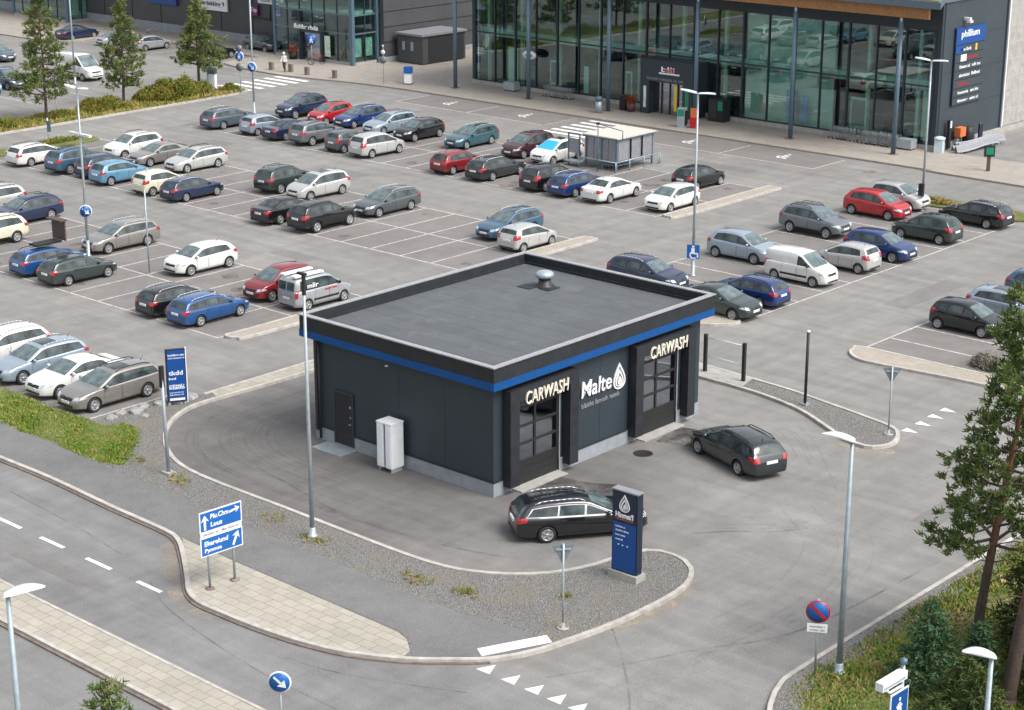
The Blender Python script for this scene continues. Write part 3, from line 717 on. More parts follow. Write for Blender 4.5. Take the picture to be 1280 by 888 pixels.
# ------------------------------------------------------------------ cars
def _prof(pts, sig=.045):
    P = [np.array(p, float) for p in pts]; out = []
    for a, b in zip(P, P[1:]):
        n = max(2, int(np.linalg.norm(b - a) / .01))
        out += [a + (b - a) * i / n for i in range(n)]
    out.append(P[-1]); A = np.array(out)
    k = int(sig / .01 * 3); ker = np.exp(-.5 * (np.arange(-k, k + 1) / (sig / .01)) ** 2); ker /= ker.sum()
    B = np.vstack([np.repeat(A[:1], k, 0), A, np.repeat(A[-1:], k, 0)])
    B = np.stack([np.convolve(B[:, i], ker, 'valid') for i in (0, 1)], 1)
    d = np.r_[0, np.cumsum(np.hypot(*np.diff(B, axis=0).T))]
    B[:, 0] = np.maximum.accumulate(B[:, 0] + np.arange(len(B)) * 1e-6)
    return B, d
KINDS = dict(
    estate=dict(L=4.62, W=1.79, r=.315, wf=.86, wb=2.72, belt=.92, rise=.05, tum=.40,
        top=[(-2.31, .36), (-2.31, .60), (-2.28, .80), (-2.20, .98), (-1.92, 1.33), (-1.80, 1.40), (-1.2, 1.455), (-.5, 1.47), (-.05, 1.455), (.28, 1.40), (1.12, .985), (1.25, .945), (1.75, .87), (2.1, .76), (2.24, .66), (2.31, .52), (2.31, .36)],
        B=(.06, .10), C=(-.88, -.82), D=(-1.98, -1.74), rail=True, rw=(-2.16, -1.93)),
    hatch=dict(L=4.08, W=1.76, r=.31, wf=.80, wb=2.56, belt=.93, rise=.06, tum=.40,
        top=[(-2.04, .36), (-2.04, .62), (-2.0, .84), (-1.92, 1.0), (-1.62, 1.34), (-1.50, 1.40), (-.9, 1.465), (-.3, 1.475), (.05, 1.455), (.33, 1.40), (1.08, 1.0), (1.2, .955), (1.6, .88), (1.85, .78), (1.98, .66), (2.04, .52), (2.04, .36)],
        B=(.10, .14), C=(-.86, -.78), D=(-1.52, -1.3), rail=False, rw=(-1.9, -1.6)),
    saloon=dict(L=4.6, W=1.79, r=.315, wf=.86, wb=2.7, belt=.93, rise=.03, tum=.42,
        top=[(-2.3, .36), (-2.3, .62), (-2.27, .86), (-2.18, .985), (-1.72, 1.03), (-1.6, 1.06), (-.98, 1.345), (-.75, 1.40), (-.3, 1.43), (0, 1.42), (.25, 1.37), (1.08, .985), (1.2, .945), (1.75, .87), (2.1, .76), (2.23, .66), (2.3, .52), (2.3, .36)],
        B=(.02, .05), C=(-.8, -.72), D=(-1.32, -.98), rail=False, rw=(-1.58, -.98)),
    suv=dict(L=4.42, W=1.84, r=.345, wf=.84, wb=2.63, belt=1.04, rise=.07, tum=.36,
        top=[(-2.21, .42), (-2.21, .72), (-2.17, .95), (-2.08, 1.12), (-1.84, 1.5), (-1.70, 1.57), (-1.1, 1.635), (-.4, 1.65), (0, 1.63), (.3, 1.565), (1.05, 1.13), (1.18, 1.085), (1.7, 1.0), (1.98, .9), (2.14, .75), (2.21, .58), (2.21, .42)],
        B=(.08, .12), C=(-.85, -.78), D=(-1.78, -1.55), rail=True, rw=(-2.05, -1.82)),
    mpv=dict(L=4.34, W=1.80, r=.315, wf=.80, wb=2.68, belt=.98, rise=.04, tum=.34,
        top=[(-2.17, .36), (-2.17, .66), (-2.13, .9), (-2.05, 1.08), (-1.84, 1.44), (-1.72, 1.515), (-1.1, 1.595), (-.4, 1.615), (.1, 1.59), (.42, 1.52), (1.32, 1.04), (1.44, 1.0), (1.75, .92), (1.98, .8), (2.11, .66), (2.17, .52), (2.17, .36)],
        B=(.16, .2), C=(-.8, -.74), D=(-1.8, -1.6), rail=False, rw=(-2.02, -1.82)),
    small_van=dict(L=4.36, W=1.79, r=.315, wf=.83, wb=2.68, belt=1.10, rise=0., tum=.16,
        top=[(-2.18, .38), (-2.18, .9), (-2.15, 1.25), (-2.08, 1.68), (-1.96, 1.78), (-1.2, 1.82), (-.3, 1.825), (.2, 1.79), (.5, 1.71), (1.28, 1.14), (1.4, 1.09), (1.85, .97), (2.05, .85), (2.15, .68), (2.18, .52), (2.18, .38)],
        B=(.24, .26), C=(-.78, -.76), D=(-1.8, -1.74), rail=False, rw=(-2.145, -2.085)),
    panel_van=dict(L=5.2, W=1.98, r=.34, wf=.92, wb=3.2, belt=1.28, rise=0., tum=.12,
        top=[(-2.6, .42), (-2.6, 1.2), (-2.58, 1.9), (-2.52, 2.12), (-2.4, 2.2), (-1.2, 2.24), (.2, 2.23), (.75, 2.15), (.98, 2.02), (1.72, 1.33), (1.85, 1.26), (2.28, 1.1), (2.48, .95), (2.57, .75), (2.6, .55), (2.6, .42)],
        B=(.62, .64), C=(-.5, -.5), D=(-.5, -.5), rail=False, rw=(-2.575, -2.53)),
)
KINDS['cargo_van'] = dict(KINDS['small_van'])
KINDS['tall_hatch'] = dict(KINDS['hatch'], top=[(x, z if z < .7 else .7 + (z - .7) * 1.1) for x, z in KINDS['hatch']['top']], belt=.97)
KINDS['compact'] = dict(L=3.66, W=1.68, r=.295, wf=.70, wb=2.38, belt=.94, rise=.10, tum=.36,
    top=[(-1.83, .36), (-1.83, .64), (-1.79, .88), (-1.70, 1.06), (-1.54, 1.36), (-1.44, 1.43), (-.9, 1.49), (-.3, 1.50), (.02, 1.48), (.3, 1.41), (.98, 1.02), (1.1, .97), (1.42, .89), (1.66, .78), (1.79, .64), (1.83, .5), (1.83, .36)],
    B=(.04, .08), C=(-.82, -.76), D=(-1.3, -1.2), rail=False, rw=(-1.68, -1.54))
class Shape:
    def __init__(s, k):
        s.__dict__.update(k); s.B_ = k['B']
        s.P, s.d = _prof(k['top']); s.h = s.L / 2
        f = [(-1.01, .70), (-1, .74), (-.985, .83), (-.95, .90), (-.86, .955), (-.7, .985), (-.4, 1), (.3, 1), (.55, .99), (.74, .965), (.86, .91), (.93, .83), (.97, .75), (1., .62), (1.01, .58)]
        s.wx = np.array([a * s.h for a, _ in f]); s.ww = np.array([b * s.W / 2 for _, b in f])
    def sect(s, x, zt=None):
        if zt is None: zt = float(np.interp(x, s.P[:, 0], s.P[:, 1]))
        W = float(np.interp(x, s.wx, s.ww)); q = abs(x) / s.h
        zb = .19 + (.11 if s.r > .33 else 0) + max(0, q - .8) * .4
        zb = min(zb, zt - .1)
        zs = min(s.belt + s.rise * (-x / s.h), zt - .05); zs = max(zs, zb + .04); h = zs - zb
        d = max(0., zt - zs - .05)
        Wr = W * .955 - .02 - s.tum * min(d, .5) - max(0, d - .5) * .1
        cr = .025 + .075 * min(1, d / .35)
        zr = zt - cr; e = min(1, d / .1)
        return [(0, zb), (.78 * W, zb), (.93 * W, zb + .06 * h), (.975 * W, zb + .17 * h), (.995 * W, zb + .36 * h), (W, zb + .56 * h), (.993 * W, zb + .78 * h), (.972 * W, zb + .93 * h), (.95 * W, zs),
                (.95 * W - .012 - .02 * e, zs + .3 * (min(zr, zs + .05) - zs) ), ((.95 * W - .03 + Wr) / 2 + .012 * e, (zs + zr) / 2), (Wr + .012, zr - .02 * e), (Wr - .022, zr + .3 * cr), (Wr - .085, zr + .58 * cr), (.55 * Wr, zt - .14 * cr), (0, zt)]
    def yout(s, x, z):
        q = s.sect(x); ys = [p[0] for p in q[1:]]; zs = np.maximum.accumulate([p[1] + 1e-6 * i for i, p in enumerate(q[1:])])
        return float(np.interp(z, zs, ys, right=0.))
    def ztop(s, x, y):
        q = s.sect(x)[::-1][:6]; return float(np.interp(abs(y), [p[0] for p in q], [p[1] for p in q]))
    def end_x(s, y, z, front):
        xs = np.linspace(s.h + .001, s.h - .95, 60) if front else np.linspace(-s.h - .001, -s.h + .95, 60)
        p = None
        for x in xs:
            if s.yout(x, z) >= abs(y):
                if p is None: return float(x)
                a, b = p, float(x)
                for _ in range(9):
                    c = (a + b) / 2
                    if s.yout(c, z) >= abs(y): b = c
                    else: a = c
                return b
            p = float(x)
        return float(xs[-1])
    # patches
    def side(s, mb, f, nu, nv, off, sgn):
        rows = []
        for i in range(nu + 1):
            row = []
            for j in range(nv + 1):
                x, z = f(i / nu, j / nv); row.append((x, sgn * (s.yout(x, z) + off), z))
            rows.append(row)
        mb.grid(rows)
    def end(s, mb, f, nu, nv, off, front):
        mb.grid([[(lambda y, z: (s.end_x(y, z, front) + (off if front else -off), y, z))(*f(i / nu, j / nv)) for j in range(nv + 1)] for i in range(nu + 1)])
    def topp(s, mb, f, nu, nv, off):
        mb.grid([[(lambda x, y: (x, y, s.ztop(x, y) + off))(*f(i / nu, j / nv)) for j in range(nv + 1)] for i in range(nu + 1)])
    def body(s):
        mb = MB(); tot = s.d[-1]; n = 66
        ss = np.unique(np.r_[np.linspace(0, .2, 26), np.linspace(.2, .8, 36), np.linspace(.8, 1, 26)]) * tot; rings = []
        for t in ss:
            x = float(np.interp(t, s.d, s.P[:, 0])); z = float(np.interp(t, s.d, s.P[:, 1]))
            q = s.sect(x, z)
            ring = [(x, y, zz) for y, zz in q] + [(x, -y, zz) for y, zz in q[-2:0:-1]]
            rings.append([mb.bm.verts.new(p) for p in ring])
        m = len(rings[0])
        for A, B in zip(rings, rings[1:]):
            for i in range(m):
                mb.bm.faces.new((A[i], B[i], B[(i + 1) % m], A[(i + 1) % m])).smooth = True
        mb.bm.faces.new(rings[0]); mb.bm.faces.new(rings[-1][::-1])
        bmesh.ops.recalc_face_normals(mb.bm, faces=mb.bm.faces[:])
        me = bpy.data.meshes.new('b'); mb.bm.to_mesh(me); mb.bm.free()
        me.materials.append(MATS['paint_white']); me.materials.append(MATS['arch_black'])
        cb = MB(); cb.mi = 1
        for wx in s.wheels():
            for sg in (-1, 1):
                cb.tube((wx, sg * .5, s.r + .005), (wx, sg * 1.3, s.r + .005), s.r + .055, n=28)
        bmesh.ops.recalc_face_normals(cb.bm, faces=cb.bm.faces[:])
        cm = bpy.data.meshes.new('c'); cb.bm.to_mesh(cm); cb.bm.free(); cm.materials.append(MATS['paint_white']); cm.materials.append(MATS['arch_black'])
        o = bpy.data.objects.new('b', me); c = bpy.data.objects.new('c', cm); COL.objects.link(o); COL.objects.link(c)
        md = o.modifiers.new('x', 'BOOLEAN'); md.operation = 'DIFFERENCE'; md.object = c; md.solver = 'EXACT'
        dg = bpy.context.evaluated_depsgraph_get(); r = bpy.data.meshes.new_from_object(o.evaluated_get(dg))
        bpy.data.objects.remove(o); bpy.data.objects.remove(c)
        r.set_sharp_from_angle(angle=R(50)); r.name = 'car_body'
        r.materials.clear(); r.materials.append(MATS['paint_white']); r.materials.append(MATS['arch_black'])
        return r
    def wheels(s): return (s.h - s.wf, s.h - s.wf - s.wb)

def wheel_meshes(r, style):
    t = MB(); w = .2
    t.lathe([(r * .66, -w / 2), (r * .93, -w / 2), (r, -w / 2 + .035), (r, w / 2 - .035), (r * .93, w / 2), (r * .66, w / 2)], 28, Matrix.Rotation(PI / 2, 4, 'X'), closed=True)
    tyre = t.mesh('tyre', 'tyre')
    m = MB(); Rx = Matrix.Rotation(PI / 2, 4, 'X')
    m.mi = 1; m.lathe([(.001, .0), (r * .64, .0)], 24, Rx)
    m.mi = 0; m.lathe([(r * .60, .02), (r * .60, .075), (r * .67, .085), (r * .67, .0)], 28, Rx)
    m.lathe([(.001, .075), (r * .17, .07), (r * .17, .0)], 14, Rx)
    n = (5, 7, 9)[style]
    for k in range(n):
        a = 2 * PI * k / n; wd = (.032, .021, .017)[style]
        M = Rx @ Matrix.Rotation(a, 4, 'Z')
        v = [M @ Vector(p) for p in [(.05, -wd * .7, .068), (r * .63, -wd * 1., .078), (r * .63, wd * 1., .078), (.05, wd * .7, .068)]]
        m.face(v)
        m.face([M @ Vector((.05, -wd * .7, .068)), M @ Vector((r * .63, -wd, .078)), M @ Vector((r * .63, -wd, .03)), M @ Vector((.05, -wd * .7, .03))])
        m.face([M @ Vector((.05, wd * .7, .068)), M @ Vector((r * .63, wd, .078)), M @ Vector((r * .63, wd, .03)), M @ Vector((.05, wd * .7, .03))])
    rim = m.mesh('rim', ['alloy', 'trim_black'])
    return tyre, rim

def car_kit(kind):
    s = Shape(KINDS[kind]); K = []        # (name, mesh, loc, rot, children)
    h, W = s.h, s.W
    bz = lambda x: s.belt + s.rise * (-x / h)
    van = kind in ('small_van', 'panel_van', 'cargo_van'); cargo = kind in ('panel_van', 'cargo_van')
    K.append(('body', s.body(), None, 0, []))
    def pane(x_fb, x_ft, x_rb, x_rt, off, grow=0.):
        def f(u, v):
            lo_ = bz(0) + .035 - grow
            x = (x_fb + (x_ft - x_fb) * v) * (1 - u) + (x_rb + (x_rt - x_rb) * v) * u
            zl = bz(x) + .035 - grow
            q = s.sect(x); zt = q[11][1] - .045 + grow
            return x, zl + v * max(.002, zt - zl)
        return f
    # front corner of the glasshouse: where the A pillar leaves the belt line
    xa = None
    for x in np.linspace(h, -.5, 400):
        q = s.sect(x)
        if q[11][1] - .05 > bz(x) + .045: xa = float(x); break
    xa2 = xa - .06
    for sg in (-1, 1):
        mb = MB(); end_ = s.D if (s.D[0] < s.C[0] and not cargo) else (s.B_[0] - .02, s.B_[1])
        s.side(mb, pane(xa + .0, xa + .0, end_[0] - .02, end_[1] - .02, 0, .022), 40, 6, .003, sg); K.append(('window_trim', mb.mesh('window_trim', 'trim_black'), None, 0, []))
        segs = [(xa2, xa2, s.B_[0] + .035, s.B_[1] + .035)]
        if s.C[0] < s.B_[0] - .3 and not cargo: segs.append((s.B_[0] - .035, s.B_[1] - .035, s.C[0] + .03, s.C[1] + .03))
        if s.D[0] < s.C[0]: segs.append((s.C[0] - .03, s.C[1] - .03, s.D[0] + .03, s.D[1] + .03))
        if cargo: segs = segs[:1]
        for sgm in segs:
            mb = MB(); s.side(mb, pane(*sgm, 0), 14, 6, .007, sg); K.append(('window', mb.mesh('window', 'car_glass'), None, 0, []))
        # doors (a dark shut line shows round each)
        arch_f = s.wheels()[0] - s.r - .1; arch_r = s.wheels()[1] + s.r + .1
        dz0 = s.sect(0)[2][1] + .08
        drs = [(min(arch_f, xa - .02), s.B_[0] + .0)] + ([(s.B_[0] - .02, max(arch_r, s.C[0] - .06))] if kind != 'panel_van' else [(s.B_[0] - .05, -.75)])
        for (xf, xr) in drs:
            mb = MB(); mb.mi = 1
            s.side(mb, lambda u, v: (xf + (xr - xf) * u, dz0 + v * (bz(0) - .03 - dz0)), 12, 8, .0015, sg)
            mb.mi = 0
            g_ = .013
            s.side(mb, lambda u, v: (xf - g_ + (xr - xf + 2 * g_) * u, dz0 + g_ + v * (bz(0) - .03 - dz0 - g_)), 12, 8, .004, sg)
            hb = MB(); hx = xr + .17; hz = bz(0) - .13; hy = s.yout(hx, hz)
            hb.box(hx - .09, hx + .09, sg * (hy - .005), sg * (hy + .028), hz - .016, hz + .016)
            K.append(('door', mb.mesh('door', ['paint_white', 'trim_black']), None, 0, [('handle', hb.mesh('handle', 'paint_white'), None)]))
        # mirror
        mb = MB(); mx = xa - .12; my = s.yout(mx, bz(mx) + .02)
        mb.lathe([(.001, -.085), (.05, -.075), (.075, -.03), (.078, .03), (.05, .075), (.001, .085)], 10, Matrix.Translation((mx, sg * (my + .13), bz(mx) + .085)) @ Matrix.Diagonal((.8, 1.25, 1, 1)))
        mb.box(mx - .03, mx + .03, sg * (my - .02), sg * (my + .09), bz(mx) + .03, bz(mx) + .06)
        K.append(('mirror', mb.mesh('mirror', 'paint_white' if not van else 'trim_black'), None, 0, []))
        # lamps
        mb = MB(); zt_ = .78 if kind not in ('suv', 'small_van', 'panel_van', 'cargo_van') else (.88 if kind != 'panel_van' else 1.0)
        yi = W * .27
        s.end(mb, lambda u, v: (sg * (yi + (W * .40 - yi) * u), zt_ - .17 + .03 * u + v * (.125 - .0 * u)), 6, 4, .008, True)
        s.side(mb, lambda u, v: (s.end_x(W * .40, zt_ - .13 + .03 * u + v * (.125 - .07 * u), True) - .02 - .26 * u, zt_ - .13 + .03 * u + v * (.125 - .07 * u)), 8, 4, .010, sg)
        K.append(('headlight', mb.mesh('headlight', 'lamp_clear'), None, 0, []))
        mb = MB()
        tz0, tz1 = {'estate': (.76, .98), 'hatch': (.78, 1.0), 'saloon': (.74, .93), 'suv': (.86, 1.1), 'mpv': (.8, 1.12), 'small_van': (.75, 1.18), 'cargo_van': (.75, 1.18), 'tall_hatch': (.8, 1.04), 'compact': (.8, 1.06), 'panel_van': (.85, 1.3)}[kind]
        yb = W * (.30 if not van else .40)
        s.end(mb, lambda u, v: (sg * (yb + (W * .445 - yb) * u), tz0 + v * (tz1 - tz0)), 8, 6, .012, False)
        s.side(mb, lambda u, v: (s.end_x(W * .42, tz0 + .02 + .05 * u + v * (tz1 - tz0 - .02 - .05 * u), False) + .03 + (.24 if not van else .1) * u, tz0 + .02 + .05 * u + v * (tz1 - tz0 - .02 - .05 * u)), 6, 5, .012, sg)
        K.append(('taillight', mb.mesh('taillight', 'lamp_red'), None, 0, []))
        if s.rail:
            mb = MB(); xs = np.linspace(s.D[1] + .1, .1, 9); pts = []
            for i, x in enumerate(xs):
                q = s.sect(float(x)); pts.append((float(x), sg * (q[13][0] + .02), q[13][1] + (.065 if 0 < i < 8 else .0)))
            mb.path(pts, .02, 6); K.append(('roof_rail', mb.mesh('roof_rail', 'rail_silver' if kind == 'estate' else 'trim_black'), None, 0, []))
    # windscreen
    xt = [x for x in np.linspace(-.2, 1.2, 141) if True]
    zc = np.interp(xt, s.P[:, 0], s.P[:, 1]); sl_ = np.gradient(zc, xt)
    steep = [x for x, g in zip(np.linspace(-.2, 2.0, 221), np.gradient(np.interp(np.linspace(-.2, 2., 221), s.P[:, 0], s.P[:, 1]), np.linspace(-.2, 2., 221))) if g < -.33 and x < h - .65]
    x0, x1 = max(steep) - .05, min(steep) + .02
    mb = MB(); s.topp(mb, lambda u, v: (lambda x: (x, (2 * v - 1) * (s.sect(x)[13][0] - .0)))(x0 + (x1 - x0) * u), 12, 12, .006)
    K.append(('windscreen', mb.mesh('windscreen', 'windscreen_glass'), None, 0, []))
    mb = MB()
    if van:
        a, b_ = (1.15, 1.6) if kind != 'panel_van' else (1.35, 1.95)
        for sg in (-1, 1): s.end(mb, lambda u, v: (sg * (.05 + .58 * u), a + (b_ - a) * v), 6, 6, .008, False)
    else:
        s.topp(mb, lambda u, v: (lambda x: (x, (2 * v - 1) * (s.sect(x)[13][0] - .03)))(s.rw[0] + (s.rw[1] - s.rw[0]) * u), 10, 12, .007)
    K.append(('rear_window', mb.mesh('rear_window', 'car_glass'), None, 0, []))
    mb = MB(); s.topp(mb, lambda u, v: (-.75 + .8 * u, (2 * v - 1) * .42), 6, 6, .006); SUN_ = mb.mesh('sunroof', 'car_glass')
    # front: grille, lower intake, plate; rear: plate, dark valance
    gz = {'suv': .72, 'small_van': .72, 'cargo_van': .72, 'panel_van': .8}.get(kind, .62)
    mb = MB(); s.end(mb, lambda u, v: ((2 * u - 1) * W * .23, gz - .05 + .12 * v), 10, 3, .006, True); K.append(('grille', mb.mesh('grille', 'trim_black'), None, 0, []))
    mb = MB(); lz = s.sect(h - .05)[0][1]
    s.end(mb, lambda u, v: ((2 * u - 1) * W * .29, lz + .03 + .1 * v), 10, 3, .006, True); K.append(('air_intake', mb.mesh('air_intake', 'trim_black'), None, 0, []))
    mb = MB(); xf = s.end_x(0, gz - .12, True); mb.box(xf - .01, xf + .02, -.26, .26, gz - .17, gz - .06)
    K.append(('number_plate', mb.mesh('number_plate', 'plate_white'), None, 0, []))
    mb = MB(); pz = {'suv': .86, 'small_van': .72, 'cargo_van': .72, 'panel_van': .72}.get(kind, .74); xr = s.end_x(0, pz, False); mb.box(xr - .02, xr + .03, -.26, .26, pz - .055, pz + .055)
    K.append(('number_plate', mb.mesh('number_plate', 'plate_white'), None, 0, []))
    mb = MB(); lz = s.sect(-h + .05)[0][1]
    s.end(mb, lambda u, v: ((2 * u - 1) * W * .40, lz + .02 + .09 * v), 10, 3, .006, False); K.append(('rear_valance', mb.mesh('rear_valance', 'trim_black'), None, 0, []))
    if van or kind == 'suv':
        for sg in (-1, 1):
            mb = MB(); a_, b_ = s.wheels()[0] - s.r - .09, s.wheels()[1] + s.r + .09; z_ = s.sect(0)[2][1]
            s.side(mb, lambda u, v: (a_ + (b_ - a_) * u, z_ + (.11 if not van else .12) * v + (0 if not van else .24)), 10, 3, .012, sg); K.append(('side_moulding', mb.mesh('side_moulding', 'trim_black'), None, 0, []))
    mb = MB(); q = s.sect(s.D[1] + .12); mb.lathe([(.03, 0), (.012, .05), (.001, .055)], 8, Matrix.Translation((s.D[1] + .12, 0, q[-1][1] - .01)))
    mb.tube((s.D[1] + .12, 0, q[-1][1] + .02), (s.D[1] - .02, 0, q[-1][1] + .16), .006, .004, 5); K.append(('aerial', mb.mesh('aerial', 'trim_black'), None, 0, []))
    s.sunroof = SUN_
    tyres = {}
    for style in range(3): tyres[style] = wheel_meshes(s.r, style)
    return s, K, tyres
KITS = {}
def make_car(kind, color, x, y, heading, label, glass=None, rims=0, group='cars parked in the bays', cat='car', trim=None, name='parked_car', rail=None, sunroof=False):
    if kind not in KITS: KITS[kind] = car_kit(kind)
    s, K, tyres = KITS[kind]; pm = MATS['paint_' + color]
    root = thing(name, label, cat, (x, y, .004), R(heading), group)
    def repaint(o):
        for i, mt in enumerate(o.data.materials):
            if mt is MATS['paint_white']:
                sl = o.material_slots[i]; sl.link = 'OBJECT'; sl.material = pm
    def reslot(o, mat):
        sl = o.material_slots[0]; sl.link = 'OBJECT'; sl.material = MATS[mat]
    for nm, me, loc, rot, ch in K:
        o = put(nm, me, root, loc); repaint(o)
        if nm == 'windscreen' and glass: reslot(o, glass)
        if nm == 'window_trim' and trim: reslot(o, trim)
        if nm == 'roof_rail' and rail: reslot(o, rail)
        for cn, cm, cl in ch: repaint(put(cn, cm, o, cl))
    if sunroof: put('sunroof', s.sunroof, root)
    ty, rm = tyres[rims % 3]
    for wx in s.wheels():
        for sg in (-1, 1):
            wo = put('wheel', ty, root, (wx, sg * (s.W / 2 - .115), s.r)); wo.rotation_euler = (0, 0, 0 if sg < 0 else PI)
            put('rim', rm, wo, (0, -.03, 0))
    return root

